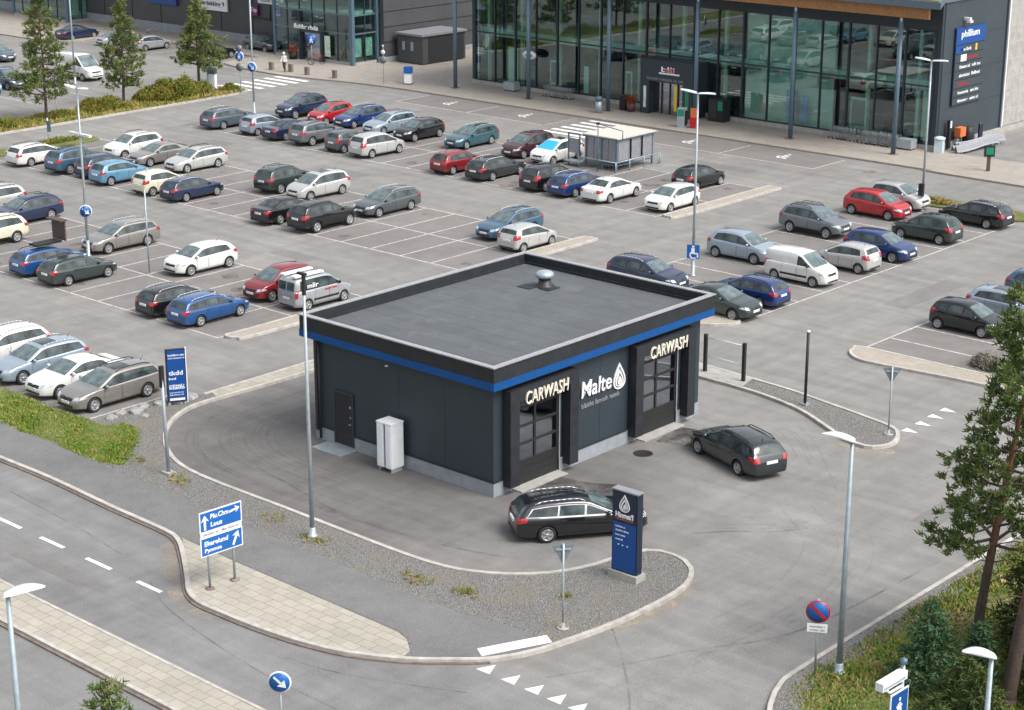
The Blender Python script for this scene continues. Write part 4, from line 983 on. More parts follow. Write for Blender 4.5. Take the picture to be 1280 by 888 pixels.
UP, DN, RT, LF = 90, 270, 0, 180
CARS = [
 # upper double row, far side (noses towards the camera)
 ('suv', 'navy', -66.1, 49.3, DN, 'dark navy SUV, leftmost of the upper row facing forward, left of a red car'),
 ('compact', 'red', -62.3, 48.9, DN, 'red hatchback between a navy SUV and a bright blue estate'),
 ('estate', 'royal', -59.7, 49.6, DN, 'bright blue estate facing forward beside the red hatchback'),
 ('estate', 'ice_blue', -56.0, 49.2, DN, 'pale silver estate between a bright blue estate and a black hatchback'),
 ('hatch', 'black', -52.5, 48.8, DN, 'black hatchback at the end of the upper row, empty bays on its right'),
 ('estate', 'teal', -47.7, 49.4, DN, 'teal estate alone in the upper row, empty bays on both sides'),
 ('mpv', 'maroon', -42.4, 49.6, DN, 'dark maroon people carrier facing forward beside a white one with blue screen'),
 ('mpv', 'white', -39.5, 49.4, DN, 'white people carrier with bright blue windscreen beside the trolley shelter'),
 # upper double row, near side
 ('estate', 'grey_blue', -66.8, 42.6, UP, 'grey blue estate at its row\'s left end, before the lamp with a round sign'),
 ('compact', 'ice_blue', -62.8, 42.6, UP, 'silver blue hatchback between the grey blue estate and a navy saloon'),
 ('saloon', 'navy', -59.9, 42.8, UP, 'navy saloon between a silver blue hatchback and a grey SUV'),
 ('suv', 'mid_grey', -56.9, 42.7, UP, 'mid grey SUV with red tail lights right of the navy saloon'),
 ('compact', 'grey', -53.2, 42.4, UP, 'dark grey hatchback half hidden behind the pale silver hatchback'),
 ('mpv', 'pale_silver', -50.4, 42.5, UP, 'pale silver hatchback seen from behind, empty bays on its right'),
 ('hatch', 'dark_red', -42.3, 42.3, UP, 'dark red hatchback seen from behind, left of a grey estate'),
 ('estate', 'charcoal', -39.0, 42.6, UP, 'dark grey estate beside the dark red hatchback'),
 ('mpv', 'black', -34.2, 42.5, UP, 'black people carrier left of a blue estate by the trolley shelter'),
 ('estate', 'royal', -31.7, 42.5, UP, 'blue estate seen from behind between a black people carrier and a white hatchback'),
 ('saloon', 'white', -29.0, 42.6, UP, 'white car seen from behind below the trolley shelter'),
 ('hatch', 'black', -27.1, 49.3, UP, 'black hatchback by the tall lamp, nose towards the shop front'),
 ('hatch', 'white', -24.6, 43.1, DN, 'white hatchback facing forward at the island beside the tall lamp'),
 # left double row
 ('suv', 'white', -62.8, 30.5, DN, 'white SUV facing forward at the far end of the left rows, beside a beige saloon'),
 ('saloon', 'beige', -59.6, 30.4, DN, 'beige saloon between a white SUV and a white estate'),
 ('estate', 'pale_silver', -56.0, 30.7, DN, 'silver white estate facing forward right of the beige saloon'),
 ('estate', 'white', -65.8, 24.7, UP, 'white estate seen from behind at the far left row end'),
 ('suv', 'steel_blue', -61.6, 25.0, UP, 'steel blue SUV seen from behind right of the white estate'),
 ('hatch', 'navy', -59.0, 25.4, UP, 'navy hatchback mostly hidden behind the light blue hatchback'),
 ('hatch', 'light_blue', -56.5, 24.7, UP, 'light blue hatchback seen from behind by the tall lamp pole'),
 ('compact', 'cream', -52.0, 24.6, UP, 'white hatchback partly hidden behind a dark blue estate'),
 ('estate', 'navy', -49.1, 24.9, UP, 'dark blue estate seen from behind right of a white hatchback'),
 # middle double row
 ('suv', 'dark_green', -46.5, 30.5, UP, 'very dark green SUV seen from behind beside a silver people carrier'),
 ('mpv', 'pale_silver', -43.5, 30.6, DN, 'silver people carrier facing forward beside a dark green SUV'),
 ('estate', 'grey', -37.0, 30.4, DN, 'dark grey estate facing forward, empty bays on its right'),
 ('saloon', 'black', -40.1, 24.9, UP, 'black saloon half hidden left of a black SUV'),
 ('suv', 'black', -36.9, 25.0, UP, 'black SUV with big red tail lights, empty bays on its right'),
 ('estate', 'steel_blue', -27.4, 31.1, DN, 'blue estate facing forward beside a small white hatchback'),
 ('compact', 'pale_silver', -24.6, 29.6, UP, 'small white hatchback at the kerbed island right of a blue estate'),
 # left lower double row
 ('suv', 'pale_silver', -55.1, 14.0, DN, 'white SUV cut by the left picture edge behind the navy estate'),
 ('estate', 'navy', -51.4, 14.0, DN, 'navy estate facing forward at the left picture edge'),
 ('suv', 'cream', -48.0, 9.3, DN, 'cream white SUV cut by the left picture edge in front of the navy estate'),
 ('estate', 'beige', -41.8, 13.9, DN, 'beige grey estate facing forward behind the lamp with a round blue sign'),
 ('estate', 'blue', -40.5, 8.2, UP, 'blue estate with a brown open roof box'),
 ('estate', 'dark_green', -37.7, 8.1, UP, 'dark green estate seen from behind right of the blue car with the roof box'),
 ('hatch', 'white', -34.5, 13.8, DN, 'white hatchback facing forward alone in the middle of the lower bays'),
 ('estate', 'black', -29.1, 8.0, UP, 'black estate seen from behind, left of a bright blue estate'),
 ('estate', 'blue', -26.6, 8.0, UP, 'bright blue estate seen from behind, right of a black estate'),
 ('tall_hatch', 'dark_red', -27.4, 13.3, DN, 'red hatchback facing forward beside the silver delivery car'),
 ('small_van', 'silver', -24.8, 13.5, UP, 'silver delivery car with printed stickers seen from behind by the kerb'),
 # bottom left row
 ('estate', 'white', -28.4, -2.72, DN, 'white estate cut by the left picture edge in the row above the grass'),
 ('estate', 'ice_blue', -25.4, -2.72, DN, 'silver blue estate with black roof rails above the grass bank'),
 ('saloon', 'white', -22.5, -2.78, DN, 'white saloon between two silver estates above the grass bank'),
 ('estate', 'beige', -19.95, -2.78, DN, 'silver beige estate at the end of the row, nearest the blue post sign'),
 # right rows
 ('estate', 'navy', -14.4, 27.7, RT, 'dark navy estate just behind the car wash roof edge'),
 ('saloon', 'dark_green', -8.5, 25.9, RT, 'dark grey green saloon facing right beside the kerb end'),
 ('estate', 'royal', -8.6, 28.7, LF, 'dark blue estate tail to the aisle, between a green saloon and a white van'),
 ('tall_hatch', 'ice_blue', -13.9, 35.7, RT, 'light silver blue hatchback behind the white van'),
 ('cargo_van', 'white', -8.8, 33.8, RT, 'small white van facing the aisle'),
 ('compact', 'pale_silver', -8.5, 37.8, LF, 'silver hatchback with its tail to the aisle right of the white van'),
 ('hatch', 'royal', -8.4, 41.1, RT, 'blue hatchback facing the aisle between silver and dark green hatchbacks'),
 ('suv', 'mid_grey', -14.2, 43.4, RT, 'grey SUV facing right behind the silver hatchback'),
 ('tall_hatch', 'dark_green', -8.6, 46.5, LF, 'dark green hatchback with its tail to the aisle below the red hatchback'),
 ('tall_hatch', 'red', -13.9, 49.8, RT, 'bright red hatchback facing right near the tall twin lamp'),
 ('tall_hatch', 'pale_silver', -14.2, 52.7, RT, 'white hatchback behind the bright red one at the twin lamp'),
 ('estate', 'black', -8.4, 51.9, LF, 'black estate at the far right end of the right rows'),
 ('compact', 'black', 2.4, 31.5, RT, 'black hatchback partly hidden by the big pine'),
 ('hatch', 'ice_blue', 2.7, 35.0, RT, 'light blue hatchback behind the black one at the big pine'),
 ('hatch', 'steel_blue', 2.6, 39.2, RT, 'teal blue car cut by the right picture edge'),
 # lot by the left building
 ('saloon', 'navy', -116.2, 63.6, UP, 'dark navy car parked before the left glass entrance'),
 ('hatch', 'silver', -110., 63.8, DN, 'silver hatchback half hidden behind the middle small pine'),
 ('hatch', 'silver', -104.6, 64.0, UP, 'silver hatchback before the dark wall with the blue sign'),
 ('saloon', 'black', -95.2, 64.2, UP, 'black saloon half hidden behind the right small pine'),
 ('panel_van', 'white', -94.6, 48.6, RT, 'white delivery van behind the small pines'),
 ('hatch', 'grey_blue', -109.3, 49.8, RT, 'grey blue hatchback at the far left picture edge'),
 ('suv', 'grey_blue', -95., 41.4, RT, 'dark blue grey SUV at the left edge behind the first small pine'),
 ('hatch', 'light_blue', -94.2, 38.4, RT, 'light blue car at the left picture edge below the dark SUV'),
 ('suv', 'grey', -95.6, 70.6, RT, 'dark car by the wall beside the glass entrance tower'),
]
rr = random.Random(3)
for i, (kind, colr, x, y, hd, lab) in enumerate(CARS):
    c = make_car(kind, colr, x, y, hd + rr.uniform(-1.4, 1.4), lab, glass='blue_windscreen' if 'blue windscreen' in lab else None, rims=rr.randint(0, 2), cat='van' if kind == 'panel_van' or lab.startswith('small white van') else 'car',
                 name='delivery_van' if kind == 'panel_van' else 'parked_car', rail='trim_black' if rr.random() < .5 else None, sunroof=rr.random() < .28 and 'van' not in kind)
    k_ = rr.uniform(.965, 1.02); c.scale = (k_, rr.uniform(.98, 1.01), rr.uniform(.97, 1.03))
    if kind in ('small_van', 'cargo_van'): c.scale = (.9, .93, .95)
    if (round(x, 1), round(y, 1)) in ((-40.5, 8.2), (-37.7, 8.1), (-29.1, 8.0), (-26.6, 8.0), (-49.1, 24.9), (-8.6, 28.7)): c.scale = (.92, .94, .95)
    if 'printed stickers' in lab:
        for (sx, sz, w_, h_, mt, sd) in ((-1.35, 1.22, .8, .26, 'sign_white', 3), (-.1, .92, .9, .14, 'sign_red', 4)):
            place('sticker', scribble(w_, h_, mt, sd, .006), c, (sx, -.905 if sz < 1.1 else -.862, sz))
        mb = MB(); mb.box(-2.0, .1, -.62, -.3, 1.845, 1.93); mb.box(-2.0, .1, .3, .62, 1.845, 1.93); mb.build('roof_fairing', 'white_plastic', c)
w1_ = make_car('estate', 'black', 4.42, -.33, 54, 'black estate with chrome window line driving out in front of the blue and black pylon', rims=0, group='cars at the car wash', trim='rail_silver')
make_car('estate', 'charcoal', 4.55, 9.2, 161, 'dark grey estate waiting nose first at the right wash bay door', rims=0, group='cars at the car wash', rail='trim_black')
w1_.scale = (1.05, 1.02, 1.)
# open roof box
t = thing('roof_box', 'brown plastic roof box with its lid standing open on the blue estate', 'roof box', (-40.5, 8.0, 1.5), R(90))
mb = MB(); mb.box(-.75, .85, -.38, .38, .02, .12); mb.build('tray', 'trim_black', t)
mb = MB(); mb.grid([[(.95 + .05 * math.sin(u * 3), -.6 + 1.2 * v, .1 + 1.15 * u - (.12 if 0 < 0 else 0)) for v in (0, .25, .5, .75, 1)] for u in np.linspace(0, 1, 7)])
mb.box(.92, 1.0, -.6, .6, .1, 1.2); mb.box(.62, 1.08, -.68, .68, 1.2, 1.28); mb.build('lid', 'brown_plastic', t)
# ------------------------------------------------------------------ car wash
def opening_wall(mb, y0, y1, z0, z1, holes, x, t):
    """wall slab in plane x (outer face), thickness t, rectangular holes [(ya,yb,za,zb)] sorted by y"""
    cur = y0
    for ya, yb, za, zb in holes:
        if ya > cur: mb.box(x - t, x, cur, ya, z0, z1)
        if za > z0: mb.box(x - t, x, ya, yb, z0, za)
        if zb < z1: mb.box(x - t, x, ya, yb, zb, z1)
        cur = yb
    if cur < y1: mb.box(x - t, x, cur, y1, z0, z1)
WX, WY = -9.8, 12.75
cw = thing('car_wash', 'dark grey flat roofed car wash building with a blue stripe and two glazed doors', 'car wash')
DOORS = [(1.0, 3.72), (8.5, 11.2)]
mb = MB(); opening_wall(mb, 0, WY, .55, 4.4, [(a, b, .55, 3.9) for a, b in DOORS], 0, .25)
mb.box(WX, -.25, 0, .25, .55, 4.4); mb.box(WX, -.25, WY - .25, WY, .55, 4.4); mb.box(WX, WX + .25, .25, WY - .25, .55, 4.4)
mb.build('wall', 'wash_cladding', cw)
mb = MB(); px = .03
cur = -.03
for a, b in DOORS + [(WY + .03, 99)]:
    if b == 99: mb.box(-.28, px, cur, WY + .03, 0, .55)
    else: mb.box(-.28, px, cur, a, 0, .55); cur = b
mb.box(WX - .03, -.28, -.03, .28, 0, .55); mb.box(WX - .03, -.28, WY - .28, WY + .03, 0, .55); mb.box(WX - .03, WX + .25, .28, WY - .28, 0, .55)
mb.build('plinth', 'concrete_blue', cw)
mb = MB(); mb.box(WX - .05, .05, -.05, -.028, .55, .6); mb.box(.028, .05, -.028, .62, .55, .6); mb.box(.028, .05, 4.45, 7.9, .55, .6); mb.build('drip_edge', 'black_metal', cw)
mb = MB(); mb.box(-5.01, -4.985, -.006, .0, .6, 4.36); mb.box(-.0, .006, 6.2, 6.225, .6, 4.36); mb.box(-2.51, -2.49, -.005, 0, .6, 4.36); mb.build('panel_joint', 'black_metal', cw)
ov = .42
def ring_box(mb, x0, x1, y0, y1, t, z0, z1):
    mb.box(x0, x1, y0, y0 + t, z0, z1); mb.box(x0, x1, y1 - t, y1, z0, z1); mb.box(x0, x0 + t, y0 + t, y1 - t, z0, z1); mb.box(x1 - t, x1, y0 + t, y1 - t, z0, z1)
mb = MB(); ring_box(mb, WX - ov + .02, ov - .02, -ov + .02, WY + ov - .02, .2, 4.66, 5.24); mb.box(WX - ov + .3, ov - .3, -ov + .3, WY + ov - .3, 4.37, 4.42); mb.build('fascia', 'fascia_black', cw)
mb = MB(); ring_box(mb, WX - ov, ov, -ov, WY + ov, .2, 4.36, 4.66); mb.build('blue_stripe', 'stripe_blue', cw)
mb = MB(); ring_box(mb, WX - ov - .03, ov + .03, -ov - .03, WY + ov + .03, .24, 5.24, 5.285); mb.build('coping', 'roof_edge', cw)
mb = MB(); mb.box(WX - ov + .21, ov - .21, -ov + .21, WY + ov - .21, 4.45, 4.82); rf = mb.build('roof', 'roof_felt', cw)
mb = MB(); ring_box(mb, WX - ov + .21, ov - .21, -ov + .21, WY + ov - .21, .1, 4.82, 4.93); mb.build('upstand', 'fascia_black', rf)
vt = thing('roof_vent', 'round metal ventilator standing on the flat car wash roof', 'roof vent', (-6.75, 10.6, 4.82))
mb = MB(); mb.lathe([(.42, 0), (.42, .04), (.3, .1), (.26, .38)], 24); mb.build('base', 'black_metal', vt)
mb = MB(); mb.lathe([(.22, .36), (.36, .40), (.40, .48), (.39, .58), (.28, .66), (.12, .70), (.001, .71)], 24); mb.build('cowl', 'galvanised', vt)
mb = MB(); mb.box(-.8, -.1, -.9, -.3, 0, .03); mb.box(.1, .7, -.55, .2, 0, .035); mb.build('flashing_patch', 'fascia_black', vt)
for i, (a, b) in enumerate(DOORS):
    fr0, fr1 = (.5, 4.42) if i == 0 else (7.98, 11.95)
    mb = MB()
    mb.box(.032, .42, fr0, fr0 + .5, .30, 3.62); mb.box(.032, .42, fr1 - .5, fr1, .30, 3.62); mb.box(.032, .42, fr0, fr1, 3.62, 4.12)
    mb.build('door_portal', 'portal_black', cw)
    dr = MB()                      # sectional door: frame grid with panes
    x0, x1 = -.08, -.02
    dr.box(x0, x1, a + .02, b - .02, .06, .98)
    n = 4; zs = [.98 + (3.84 - .98) * k / n for k in range(n + 1)]
    for z in zs: dr.box(x0, x1 + .012, a + .02, b - .02, z - .045, z + .045)
    for y in (a + .02, (a + b) / 2 - .05, b - .12): dr.box(x0, x1 + .008, y, y + .1, .98, 3.88)
    for z in (.4, .7): dr.box(x1, x1 + .01, a + .06, b - .06, z - .015, z + .015)
    d = dr.build('wash_door', 'trim_black', cw)
    for k in range(n):
        for (ya, yb) in ((a + .12, (a + b) / 2 - .05), ((a + b) / 2 + .05, b - .12)):
            g = MB(); g.box(-.065, -.045, ya, yb, zs[k] + .045, zs[k + 1] - .045); g.build('door_pane', 'wash_glass', d)
    MB().box(-.23, .02, b, b + .07, .0, 3.9).build('door_jamb', 'lamp_pole', cw); MB().box(-.23, .02, a - .06, a, 0, 3.9).build('door_jamb', 'lamp_pole', cw)
    mb = MB(); mb.box(-.2, .5, a + .02, b - .02, .0, .055); mb.build('threshold', 'concrete', cw)
    L = fit_text('CARWASH', 2.45, .5, .06, 'letter_warm', shear=.14, bold=.004)
    lo = place('carwash_letters', L, cw, (.46, fr0 + (.80 if i == 0 else .85), 3.44), PI / 2)
# interior seen through the doors
mb = MB(); mb.box(WX + .3, -.3, .3, WY - .3, .01, .03); mb.build('wash_floor', 'concrete', cw)
mb = MB(); mb.box(WX + .26, WX + .32, .3, WY - .3, .05, 4.3); mb.box(-9, -.3, 6.2, 6.35, .05, 4.3); mb.build('inner_wall', 'interior_dark', cw)
for y in (2.4, 9.9):
    mb = MB()
    for sy in (-1.5, 1.5): mb.box(-3.4, -2.7, y + sy - .18, y + sy + .18, .03, 2.7)
    mb.box(-3.4, -2.7, y - 1.6, y + 1.6, 2.7, 3.1)
    for sy in (-1.15, 1.15): mb.lathe([(.35, .3), (.38, 1.4), (.35, 2.5)], 12, Matrix.Translation((-3., y + sy, 0)))
    mb.build('wash_gantry', 'sign_blue_pale', cw)
place('wall_lettering', fit_text('Malte', 1.86, .66, .05, 'sign_white', shear=.14, bold=.004), cw, (.06, 4.98, 2.66), PI / 2)
place('wall_emblem', drop_logo(1.1, 'sign_white', .05), cw, (.01, 7.36, 2.48), PI / 2)
place('wall_lettering', scribble(2.35, .19, 'coping_grey', 11, .03), cw, (.02, 5.05, 2.2), PI / 2)
d = MB(); d.box(-8.62, -7.62, -.045, -.032, .1, 2.28); dd = d.build('side_door', 'trim_black', cw)
mb = MB(); mb.box(-8.70, -8.62, -.06, -.032, .1, 2.36); mb.box(-7.62, -7.54, -.06, -.032, .1, 2.36); mb.box(-8.62, -7.62, -.06, -.032, 2.28, 2.36); mb.build('door_frame', 'wash_cladding', dd)
mb = MB(); mb.box(-7.8, -7.7, -.09, -.03, 1.02, 1.06); mb.box(-7.76, -7.7, -.05, -.03, 1.3, 1.38); mb.box(-7.78, -7.7, -.05, -.03, 1.72, 1.82); mb.build('handle', 'galvanised', dd)
mb = MB(); mb.tube((-9.45, -.11, .1), (-9.45, -.11, 4.36), .05, n=10); mb.box(-9.75, -9.6, -.1, -.03, .4, 4.36); mb.build('downpipe', 'black_metal', cw)
mb = MB(); mb.box(-9.1, -7.4, -.95, -.06, 0, .03)
for k in range(8): mb.box(-8.9 + .17 * k, -8.8 + .17 * k, -.85, -.2, .03, .034)
tag(mb.build('door_mat', 'galvanised'), 'worn metal grating before the side door of the car wash', 'grating')
mb = MB(); mb.box(-5.62, -5.55, -.02, -.0, 3.95, 4.02); mb.lathe([(.001, 0), (.05, .02), (.05, .06), (.001, .08)], 10, Matrix.Translation((-5.6, -.06, 3.95))); mb.build('wall_lamp', 'white_plastic', cw)
# heat pump
hp = thing('heat_pump', 'tall white heat pump cabinet standing by the dark car wash wall', 'heat pump', (-4.95, -.52, 0))
for sx, wd in ((-.4, .36), (.06, .34)):
    mb = MB(); mb.box(sx, sx + wd, -.36, .3, .18, 1.98); mb.box(sx + .03, sx + wd - .03, -.375, -.36, .22, 1.94)
    for k in range(16): mb.box(sx + .06, sx + wd - .06, -.385, -.375, .3 + .1 * k, .35 + .1 * k)
    for k in range(14): mb.box(sx + wd, sx + wd + .01, -.3, .24, .32 + .11 * k, .37 + .11 * k)
    mb.build('cabinet', 'white_plastic', hp)
mb = MB(); mb.box(-.04, .06, -.3, .2, .25, 1.9); mb.build('dark_gap_fill', 'black_metal', hp)  # black block stands in for the dark of the gap between the cabinets
mb = MB(); mb.box(-.42, .42, -.38, .32, 1.98, 2.03); mb.build('lid', 'white_plastic', hp)
for x in (-.34, .32): MB().box(x - .04, x + .04, -.3, .25, 0, .18).build('leg', 'concrete', hp)
MB().path([(-.38, -.2, .3), (-.5, -.25, .2), (-.5, -.25, .45)], .03, 8).build('pipe', 'galvanised', hp)

# ------------------------------------------------------------------ glass shopping centre
X0, X1, FY = -66.7, -21.4, 69.7
gb = thing('shopping_centre', 'large glass fronted shopping centre with steel columns and a timber beam', 'shop building', (0, 0, 0))
mb = MB(); mb.box(X0, -46.7, FY - .06, FY + .3, .1, .48); mb.box(-41.6, X1, FY - .06, FY + .3, .1, .48); mb.build('plinth', 'concrete', gb)
NB = 19; dx = (X1 - .45 - (X0 + .35)) / NB
xs = [X0 + .35 + dx * k for k in range(NB + 1)]
MB().box(X0, X0 + .35, FY, FY + .35, .12, 10.4).build('corner_post', 'frame_dark', gb); MB().box(X1 - .45, X1, FY, FY + .3, .12, 10.4).build('corner_post', 'frame_dark', gb)
mb = MB(); mb.box(X0, X1 + .002, FY - .02, FY + .3, 8.55, 10.9); mb.build('lintel', 'frame_dark', gb)
for k, x in enumerate(xs):
    wdt = .09 if k % 2 else .14
    MB().box(x - wdt / 2, x + wdt / 2, FY - .08, FY + .12, .48, 8.55).build('mullion', 'frame_dark', gb)
for z in (4.62, .5):
    MB().box(X0 + .35, X1 - .45, FY - .06, FY + .1, z - .05, z + .05).build('transom', 'frame_dark', gb)
for k in range(NB):
    a, b = xs[k] + .045, xs[k + 1] - .045
    for z0, z1 in ((.55, 4.57), (4.67, 8.55)):
        MB().box(a, b, FY + .02, FY + .04, z0, z1).build('glass_pane', 'facade_glass', gb)
# inside
mb = MB(); mb.box(X0 + .4, X1 - .5, FY + .35, FY + 16, .1, .14); mb.build('shop_floor', 'interior_floor', gb)
mb = MB(); mb.box(X0 + .4, X1 - .5, FY + .45, FY + 16, 4.3, 4.95); mb.build('floor_slab', 'interior_pale', gb)
mb = MB(); mb.box(X0 + .4, X1 - .5, FY + 16, FY + 16.3, .1, 9); mb.box(X0 + .4, X0 + .6, FY + .4, FY + 16, .1, 9); mb.build('inner_wall', 'interior_dark', gb)
for x in (-65.4, -61.6, -57.4, -53.0, -48.9, -44.5, -40.4, -36.2, -31.9, -27.6, -23.4):
    MB().box(x - .13, x + .13, FY + .7, FY + .96, .14, 8.5).build('inner_post', 'interior_pale', gb)
for a, b, z0, z1 in ((-38.3, -30.4, .3, 4.2), (-38.3, -30.4, 5.0, 8.4), (-22.9, -22.3, .6, 4.2)):
    MB().box(a, b, FY + .6, FY + .68, z0, z1).build('window_screen', 'interior_pale', gb)
for a, b, z0, z1, mt in ((-34.2, -33.3, .9, 3.1, 'poster_blue'), (-32.9, -32.3, .8, 2.8, 'poster_blue'), (-57.9, -56.7, .9, 3., 'poster_pale'), (-49.8, -49.1, .6, 2.9, 'poster_pale'), (-28.6, -27.2, .9, 3.2, 'poster_pale'), (-54.2, -53.7, .6, 2.8, 'interior_pale'), (-62.6, -61.5, .5, 3.6, 'interior_pale')):
    p = MB().box(a, b, FY + .12, FY + .16, z0, z1).build('poster', mt, gb)
    if mt == 'poster_pale': MB().box(a + .14, b - .14, FY + .105, FY + .12, z0 + .2, z1 - .2).build('poster_print', 'interior_dark', p)
for i in range(14):
    x = -64 + i * 2.9; MB().box(x, x + 1.8, FY + 3 + (i % 3), FY + 3.8 + (i % 3), .14, 1.6 + .3 * (i % 2)).build('shop_shelf', 'interior_dark', gb)
for i in range(10):
    MB().box(-64 + i * 4.2, -62.7 + i * 4.2, FY + 2.5, FY + 2.62, 4.1, 4.18).build('ceiling_lamp', 'lamp_white', gb)
# roof
RP = [(X0 - .6, 66.0), (-19.6, 66.0), (X1 + .12, FY - .1), (X1 + .12, 100), (X0 - .6, 100)]
mb = MB(); mb.prism(RP, 10.56, 11.05); rf = mb.build('roof', 'fascia_blue', gb)
mb = MB(); mb.prism([(X0 - .3, 66.25), (-19.9, 66.25), (X1 - .2, FY + .2), (X1 - .2, 99.7), (X0 - .3, 99.7)], 11.0, 11.12); mb.build('sedum_mat', 'sedum', rf)
mb = MB(); mb.box(X0 - .4, -20.75, 66.5, 66.74, 9.75, 10.56); mb.build('timber_beam', 'timber', gb)
for x in (-65.8, -57.45, -48.95, -40.35, -31.6, -22.9):
    mb = MB(); mb.tube((x, 66.6, .12), (x, 66.6, 9.35), .17, n=16); c = mb.build('column', 'steel_blue', gb)
    MB().tube((x, 66.6, 9.35), (x, 66.6, 9.75), .1, n=12).build('column_head', 'galvanised', c)
    MB().box(x - .3, x + .3, 66.3, 66.9, .12, .16).build('base_plate', 'kerb_dark', c)
# side wall
mb = MB(); mb.box(X1 - .3, X1, FY + .3, 79.2, .5, 10.9); mb.box(X1 - .31, X1 + .004, 72.9, 72.93, .5, 10.9); mb.build('side_wall', 'centre_cladding', gb)
mb = MB(); mb.box(X1, X1 + .03, FY + .3, FY + .38, .5, 10.56); mb.box(X1, X1 + .04, 79.05, 79.2, .5, 10.56)
for z in (3.0, 5.5, 8.0): mb.box(X1, X1 + .012, FY + .4, 79.05, z - .015, z + .015)
mb.build('cladding_trim', 'frame_dark', gb)
mb = MB(); mb.box(X1 - .3, X1 + .1, 79.2, 100, .55, 10.9); mb.build('pale_wall', 'concrete', gb)
mb = MB()
for k in range(9): mb.box(X1 + .1, X1 + .112, 79.3 + 2.3 * k, 79.34 + 2.3 * k, .55, 10.9)
for z in (1.8, 3.05, 4.3, 5.55, 6.8, 8.05, 9.3): mb.box(X1 + .1, X1 + .112, 79.2, 100, z - .02, z + .02)
mb.build('panel_joints', 'kerb', gb)
mb = MB(); mb.box(X1 + .1, X1 + .2, 79.18, 79.32, .55, 10.5); mb.build('downpipe', 'sign_white', gb)
mb = MB(); mb.box(X1 - .3, X1 + .16, FY + .3, 100, .0, .5); mb.build('side_plinth', 'concrete', gb)
mb = MB(); mb.box(X1 + .02, X1 + .5, 72.6, 72.9, 9.1, 9.3); mb.box(X1 + .3, X1 + .6, 72.55, 72.95, 8.95, 9.1); mb.build('wall_spotlight', 'lamp_white', gb)
ds = MB(); ds.box(X1, X1 + .12, 71.45, 75.75, 3.1, 8.62); db = ds.build('tenant_board', 'sign_navy', gb)
rows = [(7.42, 8.62, 'sign_blue', 'sign_white'), (6.78, 7.36, 'centre_cladding', 'sign_white'), (6.16, 6.72, 'centre_cladding', 'sign_red'), (5.54, 6.1, 'centre_cladding', 'sign_white'), (4.92, 5.48, 'centre_cladding', 'sign_white'), (4.3, 4.86, 'centre_cladding', 'sign_red'), (3.7, 4.24, 'centre_cladding', 'sign_white'), (3.12, 3.64, 'centre_cladding', 'sign_white')]
for i, (z0, z1, mt, lt) in enumerate(rows):
    p = MB().box(X1 + .12, X1 + .17, 71.5, 75.7, z0, z1).build('tenant_panel', mt, db)
    hgt = (z1 - z0) * .42
    if i == 1:
        MB().box(X1 + .17, X1 + .18, 71.5, 72.6, z0 + .03, z1 - .03).build('sign_field', 'sign_blue', p)
        MB().box(X1 + .17, X1 + .19, 74.3, 74.55, z0 + .05, z1 - .05).build('sign_field', 'sign_yellow', p)
    if i == 2: MB().box(X1 + .17, X1 + .18, 72.3, 73.1, z0 + .04, z1 - .04).build('sign_field', 'sign_white', p)
    place('lettering', scribble(2.6 if i == 0 else 1.5, hgt * (1.3 if i == 0 else 1.), lt, 20 + i, .02, 'phillium' if i == 0 else None), p, (X1 + .17, 72.2 if i == 0 else (73.2 if i == 2 else 72.2), z0 + (z1 - z0) * .28), PI / 2)
    if i in (3, 4, 6, 7): place('lettering', scribble(1.2, hgt, 'sign_white', 40 + i, .02), p, (X1 + .17, 74.0, z0 + (z1 - z0) * .3), PI / 2)
# entrance portal
pt = MB(); pt.box(-46.75, -45.9, 67.9, FY + .3, .12, 4.42); pt.box(-42.6, -41.6, 67.9, FY + .3, .12, 4.42); pt.box(-45.9, -42.6, 67.9, FY + .3, 2.72, 4.42)
po = pt.build('entrance_portal', 'frame_dark', gb)
MB().box(-45.9, -42.6, 68.6, 68.66, .14, 2.72).build('sliding_door', 'wash_glass', po)
for x in (-45.1, -44.3, -43.5): MB().box(x - .03, x + .03, 68.5, 68.6, .14, 2.72).build('door_stile', 'black_metal', po)
place('lettering', scribble(1.3, .42, 'sign_white', 51, .04), po, (-44.7, 67.9, 3.55)); MB().box(-44.9, -42.9, 67.86, 67.9, 3.38, 3.5).build('sign_field', 'sign_white', po)
place('lettering', scribble(1., .3, 'sign_red', 52, .06), po, (-44.4, 67.89, 3.6))
place('lettering', scribble(3.6, .22, 'sign_back', 53, .02), po, (-46.1, 67.9, 2.86))
MB().box(-43.35, -43.1, 67.86, 67.9, .6, 2.6).build('poster', 'sign_yellow', po); MB().box(-42.3, -41.95, 67.86, 67.9, .7, 2.4).build('poster', 'sign_green', po); MB().box(-46.4, -46.15, 67.86, 67.9, .6, 2.3).build('poster', 'poster_pale', po)

# ------------------------------------------------------------------ left building
lb = thing('shop_building', 'dark grey clad shop building with two glass entrance towers', 'shop building')
LH = 8.2
mb = MB(); mb.box(-160, -92.3, 72.5, 73., .95, LH); mb.box(-81.2, -80.7, 72.6, 100, .6, LH); mb.build('wall', 'dark_cladding', lb)
mb = MB(); mb.box(-160, -92.3, 72.42, 72.5, .1, .98); mb.box(-81.2, -80.62, 72.3, 100, .1, .62); mb.build('plinth', 'concrete_blue', lb)
mb = MB()
for k in range(14): mb.box(-158 + 4.9 * k, -157.94 + 4.9 * k, 72.46, 72.5, .98, LH)
for z in (2.0, 3.4, 4.8): mb.box(-80.7, -80.66, 72.6, 100, z - .025, z + .025)
mb.build('panel_joints', 'fascia_black', lb)
mb = MB(); mb.box(-160, -80.6, 69.2, 100, LH, LH + .4); mb.build('roof', 'fascia_blue', lb)
